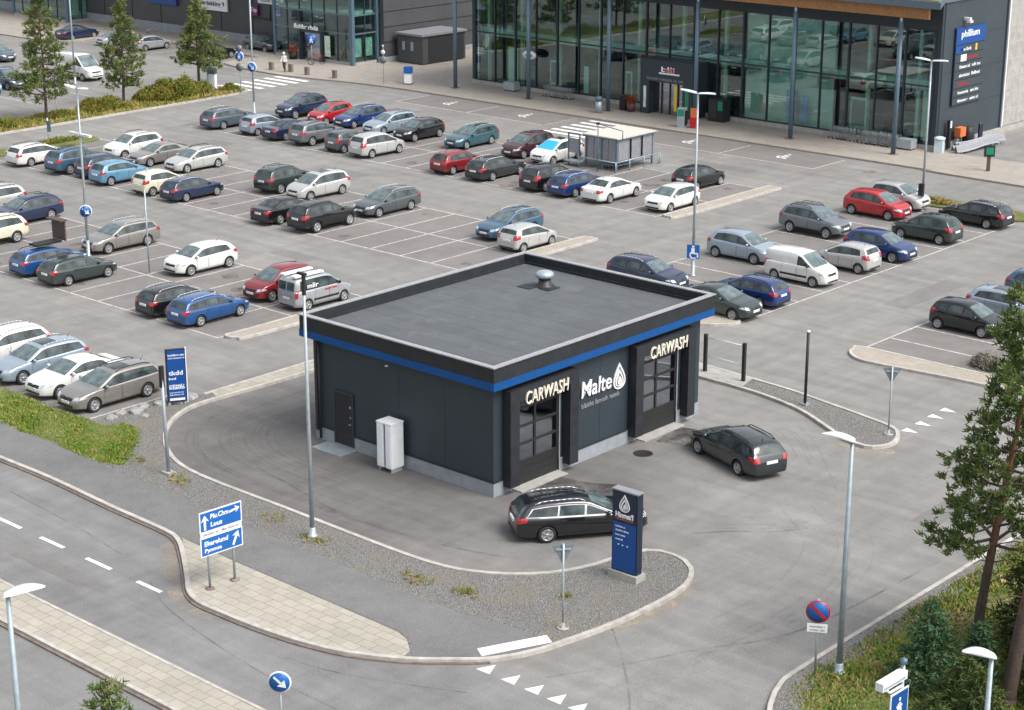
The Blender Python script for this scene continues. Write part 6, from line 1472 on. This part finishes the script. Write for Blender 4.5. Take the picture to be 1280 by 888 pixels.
t = thing('guard_rails', 'two pale grey bent road guard rails lying by the side wall', 'guard rails', (-19.6, 73.6, .06), R(80))
for dx_, dy_, rz in ((0, 0, 0), (-1.2, -.55, .08)):
    mb = MB(); prof = [(0, 0), (.14, .1), (.24, .32), (.3, .42), (.42, .32), (.5, .1), (.62, .32), (.72, .42), (.8, .3), (.92, .06)]
    mb.grid([[(x, p * .7, z + .18 + .08 * math.sin(x * 1.1)) for p, z in prof] for x in np.linspace(-2.6, 2.6, 9)], False)
    o = mb.build('rail', 'coping_grey', t); o.location = (dx_, dy_, 0); o.rotation_euler = (0, 0, rz)
    for x in (-2, 1.8): MB().box(x, x + .12, .1, .5, -.02, .25).build('post', 'galvanised', o)
t = thing('info_post', 'short wooden post with a green panel at the right end of the walk', 'info post', (-15.1, 65.9, .12), R(40)); MB().box(-.11, .11, -.09, .09, 0, 1.25).build('post', 'bark_dark', t); b = MB().box(-.35, .35, -.14, .06, 1.0, 1.75).build('panel_box', 'trim_black', t); MB().box(-.24, .26, -.16, -.14, 1.15, 1.62).build('panel', 'sign_green', b)

# ------------------------------------------------------------------ trolleys and their shelter
def make_trolley(label, group):
    t = thing('shopping_trolley', label, 'trolley', (0, 0, 0), 0, group)
    mb = MB()
    for k in range(6):
        z = .5 + k * .08; s_ = .8 + .04 * k
        mb.path([(-.42 * s_, -.22 * s_, z), (.4 * s_, -.27 * s_, z + .04), (.4 * s_, .27 * s_, z + .04), (-.42 * s_, .22 * s_, z), (-.42 * s_, -.22 * s_, z)], .008, 4)
    for k in range(7):
        x = -.36 + .12 * k
        for sg in (-1, 1): mb.tube((x, sg * .2, .5), (x * 1.15, sg * .25, .94), .007, n=4)
        mb.tube((x, -.2, .5), (x, .2, .5), .007, n=4)
    mb.build('basket', 'galvanised', t)
    mb = MB()
    for sg in (-1, 1): mb.path([(-.45, sg * .18, .14), (.45, sg * .24, .14), (.42, sg * .25, .5), (.52, sg * .26, 1.0)], .018, 6)
    mb.build('chassis', 'galvanised', t)
    MB().tube((.52, -.28, 1.0), (.52, .28, 1.0), .025, n=8).build('handle', 'sign_navy', t)
    for x, sg in ((-.42, -1), (-.42, 1), (.42, -1), (.42, 1)):
        MB().lathe([(.001, -.02), (.065, -.02), (.065, .02), (.001, .02)], 12, Matrix.Translation((x, sg * .2, .065)) @ Matrix.Rotation(PI / 2, 4, 'X')).build('wheel', 'tyre', t)
    return t
tr0 = None
for (x0, y0, n_, lab) in ((-29.2, 68.9, 5, 'wire shopping trolley nested in the short row before the glass, left of the right column'), (-26.6, 68.75, 8, 'wire shopping trolley nested in the longer row at the right column'), (-57., 68.7, 7, 'wire shopping trolley nested in the row before the glass at the second column')):
    for k in range(n_):
        if tr0 is None: tr0 = make_trolley(lab, lab.split('trolley ')[1]); c = tr0
        else: c = copy_tree(tr0); c['label'] = lab; c['group'] = lab.split('trolley ')[1]
        c.location = (x0 + .34 * k, y0 + random.uniform(-.05, .05), .12); c.rotation_euler = (0, 0, R(random.uniform(-8, 8)))
for i, (x, y) in enumerate(((-61.3, 68.8), (-23.2, 68.9))):
    t = thing('sale_crate', ['grey crate table at the glass left of the second column', 'pale grey slatted crate right of the trolleys'][i], 'crate', (x, y, .12)); MB().box(-.6, .6, -.4, .4, .1, .75).build('box', 'galvanised', t)
    for xx in (-.5, .5): MB().box(xx - .05, xx + .05, -.35, .35, 0, .1).build('leg', 'black_metal', t)
sh = thing('trolley_shelter', 'blue framed trolley shelter with frosted panels and a pale flat roof', 'shelter', (0, 0, 0))
sx0, sx1, sy0, sy1 = -36.6, -33.9, 49.1, 53.0
mb = MB(); mb.box(sx0 - .25, sx1 + .2, sy0 - .15, sy1 + .2, 2.25, 2.33); mb.build('roof', 'shelter_roof', sh)
mb = MB(); ring_box(mb, sx0 - .2, sx1 + .15, sy0 - .1, sy1 + .15, .07, 2.14, 2.25); mb.build('eaves_beam', 'steel_blue', sh)
for (x, y) in ((sx0, sy0), (sx1, sy0), (sx1, sy1), (sx0, sy1), (sx0 + 1.45, sy0)): MB().box(x - .05, x + .05, y - .05, y + .05, 0, 2.14).build('post', 'steel_blue', sh)
mb = MB()
for z in (.42, .62): mb.box(sx0, sx1, sy0 - .03, sy0 + .03, z - .03, z + .03); mb.box(sx1 - .03, sx1 + .03, sy0, sy1, z - .03, z + .03)
mb.build('rail', 'steel_blue', sh)
for k in range(4):
    a = sx0 + .1 + (sx1 - sx0 - .2) * k / 4; p = MB().box(a + .04, a + .66, sy0 - .015, sy0 + .015, .72, 2.1).build('frosted_panel', 'coping_grey', sh)
    MB().box(a - .02, a + .02, sy0 - .03, sy0 + .03, .62, 2.14).build('stile', 'steel_blue', sh)
for k in range(3):
    a = sy0 + .1 + (sy1 - sy0 - .2) * k / 3; MB().box(sx1 - .015, sx1 + .015, a + .08, a + 1.5, .72, 2.1).build('frosted_panel', 'coping_grey', sh); MB().box(sx1 - .03, sx1 + .03, a - .03, a + .03, .62, 2.14).build('stile', 'steel_blue', sh)
mb = MB(); mb.path([(sx1 + .35, sy0 - .5, 0), (sx1 + .35, sy0 - .5, .75), (sx1 + .35, sy1 + .5, .75), (sx1 + .35, sy1 + .5, 0)], .04, 8)
for y in (sy0 + 1, sy0 + 2.6, sy0 + 4.2): mb.tube((sx1 + .35, y, 0), (sx1 + .35, y, .75), .035, n=8)
mb.path([(sx0 - .2, sy0 - .5, 0), (sx0 - .2, sy0 - .5, .75), (sx1 + .35, sy0 - .5, .75)], .04, 8); mb.build('guard_rail', 'lamp_pole', sh)
tp = thing('shelter_sign_frame', 'thin blue post frame with an empty top bar in front of the shelter', 'post frame', (-34.9, 48.3, 0)); MB().path([(0, 0, 0), (0, 0, 3.3), (1.9, .3, 3.0), (1.9, .3, 2.4)], .035, 8).build('frame', 'steel_blue', tp); MB().box(-.1, .1, -.1, .1, 3.25, 3.4).build('cap', 'black_metal', tp)
tf = thing('trolley_gate', 'blue framed return gate left of the trolley shelter', 'gate', (-38.0, 48.9, 0))
for x in (0, 1.0): MB().box(x - .04, x + .04, -.04, .04, 0, 2.2).build('post', 'steel_blue', tf)
MB().box(-.04, 1.04, -.05, .05, 2.2, 2.28).build('top_bar', 'steel_blue', tf); MB().box(.08, .92, -.02, .02, .9, 1.9).build('panel', 'coping_grey', tf); MB().box(-.2, 1.2, -.3, .3, .3, .4).build('tray', 'galvanised', tf)
for i in range(4):
    c = copy_tree(tr0); c['label'] = 'wire shopping trolley parked inside the blue framed shelter'; c['group'] = 'trolleys inside the shelter'; c.location = (-35.3, 50.0 + .4 * i, .004); c.rotation_euler = (0, 0, R(90))

# ------------------------------------------------------------------ person on the walk
def person(x, y, rz):
    root = thing('person', 'person in a pale top and dark trousers walking on the paving by the zebra crossing', 'person', (x, y, .12), rz)
    V = [(0, 0, .95), (0, 0, 1.2), (0, .01, 1.42), (0, .02, 1.52), (0, .04, 1.66), (-.1, 0, .9), (-.11, .12, .5), (-.11, .02, .09), (-.11, .16, .04), (.1, 0, .9), (.11, -.06, .5), (.11, -.28, .12), (.11, -.15, .05),
         (-.19, 0, 1.4), (-.24, -.08, 1.12), (-.23, .06, .88), (.19, 0, 1.4), (.24, .08, 1.12), (.23, .22, .92), (-.23, .09, .8), (.23, .27, .85), (0, .05, 1.74)]
    E_ = [(0, 1), (1, 2), (2, 3), (3, 4), (4, 21), (0, 5), (5, 6), (6, 7), (7, 8), (0, 9), (9, 10), (10, 11), (11, 12), (2, 13), (13, 14), (14, 15), (15, 19), (2, 16), (16, 17), (17, 18), (18, 20)]
    Rd = [.15, .145, .15, .06, .1, .09, .065, .042, .035, .09, .065, .042, .035, .065, .045, .033, .065, .045, .033, .03, .03, .075]
    Rd = [.15, .145, .15, .06, .1, .09, .065, .042, .035, .09, .065, .042, .035, .065, .045, .033, .065, .045, .033, .03, .03, .075]
    me = bpy.data.meshes.new('body'); me.from_pydata(V, E_, []); o = bpy.data.objects.new('b', me); COL.objects.link(o)
    md = o.modifiers.new('s', 'SKIN'); lay = me.skin_vertices[0].data
    for i, r_ in enumerate(Rd): lay[i].radius = (r_, r_ * (.75 if i < 3 else 1.)); lay[i].use_root = (i == 0)
    o.modifiers.new('u', 'SUBSURF').levels = 1
    dg = bpy.context.evaluated_depsgraph_get(); m2 = bpy.data.meshes.new_from_object(o.evaluated_get(dg)); bpy.data.objects.remove(o)
    m2.materials.clear()
    for k in ('cloth_dark', 'cloth_white', 'skin', 'trim_black'): m2.materials.append(MATS[k])
    for f in m2.polygons:
        z = f.center.z; xx = abs(f.center.x); f.material_index = 3 if z < .09 else (2 if (z > 1.5 or (xx > .17 and z < 1.0 and z > .7 and (z < .93))) else (1 if z > .96 else 0)); f.use_smooth = True
    put('body', m2, root)
    mb = MB(); mb.lathe([(.001, 1.83), (.085, 1.80), (.115, 1.72), (.11, 1.64), (.09, 1.6)], 14, Matrix.Translation((0, .015, 0))); mb.build('hair', 'cloth_white', root)
person(-83.3, 62.6, R(200))
# ------------------------------------------------------------------ trees and plants
def needles(mb_list, c, d, size, n, r):
    """A tuft of n needle blades round point c, mostly along direction d. Appends raw triangles."""
    V, F = mb_list
    for _ in range(n):
        v = Vector((r.gauss(0, 1), r.gauss(0, 1), r.gauss(0, 1))); v = (v.normalized() * .75 + d * .75)
        if v.length < .1: continue
        v = v.normalized() * size * r.uniform(.6, 1.1)
        s_ = v.cross(Vector((r.gauss(0, 1), r.gauss(0, 1), r.gauss(0, 1)))).normalized() * size * .13
        p = c + Vector((r.gauss(0, 1), r.gauss(0, 1), r.gauss(0, 1))) * size * .22
        b = len(V); V += [p - s_, p + s_, p + v + s_ * .5, p + v - s_ * .5]; F.append((b, b + 1, b + 2, b + 3))
def leafobj(name, VF, mat, parent):
    me = bpy.data.meshes.new(name); me.from_pydata([tuple(v) for v in VF[0]], [], VF[1]); me.materials.append(MATS[mat])
    o = bpy.data.objects.new(name, me); COL.objects.link(o); o.parent = parent; return o
def limb(mb, pts, r0, r1, n=7):
    k = len(pts) - 1
    for i in range(k): mb.tube(pts[i], pts[i + 1], r0 + (r1 - r0) * i / k, r0 + (r1 - r0) * (i + 1) / k, n, cap=(i == k - 1))
def pine(x, y, h, label, crown0, rad, seed, mat='pine_needles', size=.3, nt=9, lean=(0, 0), trunk_r=.16, dens=1., group=None, base=.1, shape='cone', dead=0):
    r = random.Random(seed); t = thing('pine_tree', label, 'tree', (x, y, base), 0, group)
    tb = MB(); tp = []
    for i in range(9):
        u = i / 8; tp.append(Vector((lean[0] * u ** 1.3 + .08 * math.sin(3 * u + seed), lean[1] * u ** 1.3 + .06 * math.cos(4 * u + seed), h * u)))
    limb(tb, tp, trunk_r, .02, 12)
    tb.tube(tp[0] - Vector((0, 0, .2)), tp[0] + Vector((0, 0, .15)), trunk_r * 1.5, trunk_r, 12)
    def axis(z):
        u = max(0, min(.999, z / h)) * 8; i = int(u); return tp[i].lerp(tp[i + 1], u - i)
    VF = ([], []); bb = MB()
    z = crown0; k = 0
    while z < h - .15:
        u = (z - crown0) / (h - crown0)
        if shape == 'cone': rr_ = rad * (1 - u) ** .8 * (.75 + .5 * r.random()) + .15
        elif shape == 'taper': rr_ = rad * (.42 + .58 * (1 - u) ** .9) * (.6 + .5 * r.random())
        else: rr_ = rad * (.55 + .45 * math.sin(PI * min(1, u * 1.05 + .12))) * (.6 + .6 * r.random()) * (1 if u < .8 else (1 - u) / .2 * .8 + .2)
        nb = r.randint(3, 5); a0 = r.random() * 6.28
        for b in range(nb):
            a = a0 + 2 * PI * b / nb + r.gauss(0, .25); L = rr_ * r.uniform(.7, 1.12)
            d = Vector((math.cos(a), math.sin(a), 0)); up = .12 + .5 * u + r.gauss(0, .08)
            pts = [axis(z) + d * (L * q) + Vector((0, 0, L * (up * q - (.0 if shape != 'cone' else .1) * q * q) + .12 * math.sin(q * 5 + b))) for q in (0, .3, .6, .85, 1)]
            limb(bb, pts, .018 + .022 * L * (1 - u * .5), .008, 5)
            m = max(2, int(L * 6.5 * dens))
            for j in range(m):
                q = r.uniform(.28 if shape == 'cone' else .42, 1.02); i4 = min(3, int(q * 4)); base_p = pts[0].lerp(pts[4], q) + (pts[2] - pts[0].lerp(pts[4], .5)) * (1 - abs(2 * q - 1))
                side = Vector((-d.y, d.x, 0)) * r.gauss(0, .30) * L * (.35 + .5 * q); off = side + Vector((0, 0, r.gauss(.05, .09)))
                c = base_p + off
                if off.length > .25: bb.tube(base_p, c, .008, .005, 4, cap=False)
                for s_ in range(2): needles(VF, c + Vector((r.gauss(0, .1), r.gauss(0, .1), r.gauss(0, .07))), (d * .5 + Vector((0, 0, .8)) + side * .5).normalized(), size, nt, r)
        z += r.uniform(.32, .52) * (1 if shape == 'cone' else 1.25) * max(.6, h / 10)
    for q in range(14): needles(VF, axis(h - .1 * q * .6) + Vector((r.gauss(0, .08), r.gauss(0, .08), 0)), Vector((0, 0, 1)), size, nt, r)
    for q in range(dead):
        z = r.uniform(.25, 1) * crown0; a = r.random() * 6.28; L = r.uniform(.5, 1.4); d = Vector((math.cos(a), math.sin(a), 0)); p = axis(z)
        limb(tb, [p, p + d * L * .5 + Vector((0, 0, .1)), p + d * L + Vector((0, 0, -.05))], .025, .006, 5)
    tb.build('trunk', 'pine_bark', t); bb.build('branches', 'bark_dark', t); leafobj('crown', VF, mat, t); return t
pine(-79.1, 34.5, 9.6, 'small pine on the planted strip, leftmost and tallest of the three', 2.0, 2.35, 11, 'pine_needles_light', .3, 8, (-.2, 0), .13, .68, 'three small pines on the planted strip', .12)
pine(-80.35, 42.7, 8.4, 'small narrow pine on the planted strip, middle of the three', 1.6, 1.75, 12, 'pine_needles_light', .29, 8, (.1, .2), .12, .78, 'three small pines on the planted strip', .12)
pine(-80.8, 50.8, 7.5, 'small pine on the planted strip, rightmost of the three, by the ticket machine', 2.3, 2.15, 13, 'pine_needles_light', .29, 8, (-.1, .3), .15, .78, 'three small pines on the planted strip', .12)
pine(19.9, .25, 11.4, 'tall pine with a crooked dark trunk at the right edge, leaning right', 3.7, 2.15, 24, 'pine_needles', .21, 14, (.95, .5), .17, 1.6, None, .15, 'taper', 10)
pine(22.15, -2.0, 11.8, 'thick orange barked pine at the right picture edge', 8.2, 1.6, 25, 'pine_needles', .24, 12, (1.3, .2), .24, 1.1, None, .15, 'round', 16)
pine(9.45, -24.1, 4.75, 'top of a small young pine at the bottom left', 1.0, 1.0, 31, 'pine_needles', .16, 10, (0, 0), .06, .9, None, .1)
def spruce(x, y, h, label, rad, seed, mat, size=.16, dens=1.):
    r = random.Random(seed); t = thing('spruce_tree', label, 'tree', (x, y, .15), 0, 'spruces under the tall pines'); MB().tube((0, 0, -.1), (0, 0, h), .02 + h * .013, .008, 8).build('trunk', 'bark_dark', t)
    VF = ([], []); bb = MB(); z = .25
    while z < h - .05:
        u = z / h; L0 = rad * (1 - u) ** .85 + .06
        for b in range(r.randint(6, 8)):
            a = r.random() * 6.28; L = L0 * r.uniform(.7, 1.1); d = Vector((math.cos(a), math.sin(a), 0)); droop = -.12 + .35 * u
            bb.tube((0, 0, z), tuple(d * L + Vector((0, 0, z + L * droop))), .012, .004, 4, cap=False)
            m = max(2, int(L * 11 * dens))
            for j in range(m):
                q = (j + r.random()) / m; q = .2 + .85 * q; side = Vector((-d.y, d.x, 0)) * r.uniform(-1, 1) * .38 * L * (1.15 - q)
                needles(VF, Vector((0, 0, z)) + d * L * q + side + Vector((0, 0, L * q * droop + r.gauss(0, .03))), (d + side.normalized() * .4 + Vector((0, 0, .1))).normalized() if side.length > .01 else d, size, 5, r)
        z += r.uniform(.11, .17) * max(.8, h / 4)
    for q in range(8): needles(VF, Vector((0, 0, h - .05 * q)), Vector((0, 0, 1)), size, 6, r)
    bb.build('branches', 'bark_dark', t); leafobj('crown', VF, mat, t)
SP = [(19.9, -2.6, 2.7, 1.25, 'spruce_needles', 'blue green young spruce standing free in the grass'), (20.9, -1.5, 1.9, .75, 'spruce_needles', 'lower young spruce right behind the blue green one'), (21.0, 2.2, 4.6, 1.55, 'spruce_dark', 'dark spruce just behind the crooked pine trunk'), (22.6, .6, 5.6, 1.8, 'spruce_dark', 'tall dark spruce between the two pine trunks'),
      (23.6, -.6, 4.4, 1.7, 'spruce_dark', 'dark spruce right of the thick pine trunk'), (21.6, -3.6, 1.9, 1.15, 'spruce_dark', 'low olive spruce behind the bottom right lamp'), (22.6, -4.6, 2.2, 1.3, 'spruce_dark', 'low olive spruce right of the bottom right lamp'), (22.0, -5.8, 1.3, .9, 'spruce_dark', 'small spruce in front of the bottom right lamp pole'), (21.3, -4.8, 1.0, .8, 'spruce_dark', 'smallest spruce left of the bottom right lamp pole'), (24.5, 2.6, 6.0, 2.0, 'spruce_dark', 'tallest dark spruce at the right picture edge'), (23.4, 4.6, 4.6, 1.6, 'spruce_dark', 'dark spruce farthest back under the pines')]
for i, (x, y, h, rd, mt, lab) in enumerate(SP): spruce(x, y, h, lab, rd, 50 + i, mt, .17 if h < 3 else .24, 1.0 if h < 3 else .75)
def shrub(x, y, lx, ly, h, label, seed, mat='shrub_leaves', n=900, size=.16, rz=0, name='shrub', base=.12, group='shrubs on the planted strip', cat='shrub'):
    r = random.Random(seed); t = thing(name, label, cat, (x, y, base), rz, group); VF = ([], []); bb = MB()
    for i in range(n):
        a, u = r.random() * 6.28, r.random() ** .5; px_, py_ = lx * u * math.cos(a), ly * u * math.sin(a)
        top = h * (1 - (u) ** 2.5 * .75) * (.72 + .28 * math.sin(px_ * 3.1 + seed) * math.cos(py_ * 2.7))
        z = top * (r.random() ** .45)
        if i % 9 == 0: bb.tube((px_ * .6, py_ * .6, 0), (px_, py_, z), .012, .005, 4, cap=False)
        needles(VF, Vector((px_, py_, z)), Vector((px_ * .3, py_ * .3, .8)).normalized(), size, 5, r)
    bb.build('stems', 'bark_dark', t); leafobj('foliage', VF, mat, t); return t
shrub(-80.1, 47.6, 1.5, 3.9, 1.75, 'long bushy green and rusty shrub between the middle and right small pines', 61, n=2600, size=.26)
shrub(-79.7, 40.0, 1.2, 2.2, 1.15, 'lower green and rusty shrub left of the middle small pine', 62, n=1300, size=.24)
shrub(-78.9, 30.0, 1.1, 2.4, .7, 'low green shrub on the strip at the left picture edge', 63, n=900, size=.22)
shrub(-79.5, 35.8, .9, 2.0, .45, 'low dry shrub round the leftmost small pine', 64, n=600, size=.2)
shrub(-79.3, 53., .6, .9, .5, 'small yellow green tuft at the tip of the strip', 65, n=300, size=.2)
shrub(-70.6, 29.5, .5, 2.2, .3, 'low grassy tuft on the small patch behind the white cars', 66, n=260, size=.2)
shrub(6.4, 26.6, 1.1, .6, .7, 'grey dry bush on the gravel by the big pine', 67, 'dry_twigs', 700, .16, 0, 'dry_bush', .1, None, 'bush')
shrub(-13.5, 55., 2.2, .5, .25, 'low grass tuft on the patch by the twin lamp', 68, 'grass_blade', 300, .2)
for tt, sd in ((planter1, 71), (planter2, 72)):
    r = random.Random(sd); VF = ([], [])
    for i in range(90): needles(VF, Vector((r.gauss(0, .2), r.gauss(0, .2), .6 + abs(r.gauss(0, .3)))), Vector((0, 0, 1)), .2, 5, r)
    leafobj('foliage', VF, 'flower_leaves', tt)
# weeds in the gravel: each tuft a plant of its own
weed_pos = [(-10.2, -6.95, .35), (-9.55, -7.1, .4), (-4.3, -7.1, .45), (-2.0, -7.55, .3), (-1.4, -7.35, .3), (3.0, -7.4, .35), (3.5, -7.35, .4), (5.1, -7.2, .4), (5.4, -7.05, .35), (-12.9, -6.9, .45), (7.9, -5.1, .22)]
for i, (x, y, s_) in enumerate(weed_pos):
    lab = ['dry weed tuft beside the white foot of the leaning post', 'yellow weed tuft just left of the camera post foot', 'green weed tuft left of the slim mast', 'small weed at the foot of the slim mast', 'small weed right of the slim mast foot', 'brown weed tuft by the cycle path edge', 'green and brown weed tuft in the gravel beside the path edge', 'green weed tuft near the path bend', 'rusty weed tuft near the path bend', 'grassy clump at the corner of the grass bank', 'tiny weed before the pylon'][i]
    shrub(x, y, s_ * 1.1, s_ * .9, s_ * .45, lab, 80 + i, 'grass_blade', 13, .14, 0, 'weed', .1, 'weeds in the gravel', 'weed')
# stones along the end of the bottom row
for i, (x, y, s_) in enumerate([(-17.7, -1.9, .3), (-17.9, -2.6, .25), (-17.6, -3.2, .32), (-17.9, -3.8, .26), (-17.3, -1.2, .3), (-17.75, -4.4, .24), (-17.4, -.5, .33), (-16.9, -3.3, .2)]):
    bm_ = bmesh.new(); bmesh.ops.create_icosphere(bm_, subdivisions=2, radius=s_); rs = random.Random(i)
    for v in bm_.verts: v.co *= 1 + rs.uniform(-.18, .18); v.co.z *= .6
    me = bpy.data.meshes.new('boulder'); bm_.to_mesh(me); bm_.free(); me.materials.append(MATS['stone']); o = bpy.data.objects.new('boulder', me); COL.objects.link(o); o.location = (x, y, .12)
    tag(o, 'grey boulder in the loose row between the silver beige estate and the blue board', 'boulder', 'boulders at the row end')
# grass
def grass(name, region, n, seed, hmin, hmax, mat, label, base, test=None, wd=.03, patch=.8):
    r = random.Random(seed); xs_ = [p[0] for p in region]; ys_ = [p[1] for p in region]; V = []; F = []
    x0, x1, y0, y1 = max(min(xs_), test[0]), min(max(xs_), test[1]), max(min(ys_), test[2]), min(max(ys_), test[3]); k = 0
    tries = 0
    while k < n and tries < n * 6:
        tries += 1
        x, y = r.uniform(x0, x1), r.uniform(y0, y1)
        if not inpoly(x + r.gauss(0, .13), y + r.gauss(0, .13), region): continue
        q = .5 + .5 * math.sin(x * 1.3 + 1.7 * math.sin(y * .9)) * math.cos(y * 1.1 + x * .4)
        if r.random() > .45 + patch * q: continue
        k += 1; h = r.uniform(hmin, hmax) * (.5 + q); a = r.random() * 6.28; lx, ly = r.gauss(0, .45) * h, r.gauss(0, .45) * h; w_ = wd * r.uniform(.6, 1.3); dx_, dy_ = math.cos(a) * w_, math.sin(a) * w_
        b = len(V); V += [(x - dx_, y - dy_, base), (x + dx_, y + dy_, base), (x + lx * .5 + dx_ * .6, y + ly * .5 + dy_ * .6, base + h * .65), (x + lx, y + ly, base + h)]; F += [(b, b + 1, b + 2), (b, b + 2, b + 3)]
    me = bpy.data.meshes.new(name); me.from_pydata(V, [], F); me.materials.append(MATS[mat]); o = bpy.data.objects.new(name, me); COL.objects.link(o); tag(o, label, 'grass', kind='stuff')
gpoly = [GR[0]] + GRs + [GR[-1]]
grass('grass', gpoly, 22000, 1, .02, .075, 'grass_blade_green', 'green and yellowish grass on the bank below the parked cars', .1, (-32, -12, -8, -4.2))
grass('grass', gpoly, 8000, 4, .02, .11, 'grass_blade', 'dry yellow grass mixed into the bank below the parked cars', .1, (-32, -12, -8, -4.2))
VG = [(16.85, 12), (16.8, 6.5), (16.85, -3.3), (16.95, -5.2), (17.2, -5.9), (17.7, -6.6), (19, -8.), (21, -9.2), (27, -9.8), (30, 12)]
grass('grass', VG, 26000, 2, .04, .15, 'grass_blade', 'dry yellow and green grass of the verge under the pines', .1, (16, 28, -10, 12))
grass('grass', VG, 26000, 3, .04, .14, 'grass_blade_green', 'fresh green grass patches of the verge under the pines', .1, (16, 28, -10, 12), patch=.3)
grass('grass', [(-81, 28), (-76.8, 28), (-77.6, 53), (-80.4, 53)], 6000, 5, .12, .3, 'grass_blade', 'dry grass on the planted strip', .12, (-82, -76, 28, 54), .04)
grass('grass', [(-20, -60), (30, -60), (30, -23.6), (-20, -23.5)], 9000, 6, .12, .34, 'grass_blade', 'grass of the near verge', .1, (0, 24, -32, -23.4), .04)
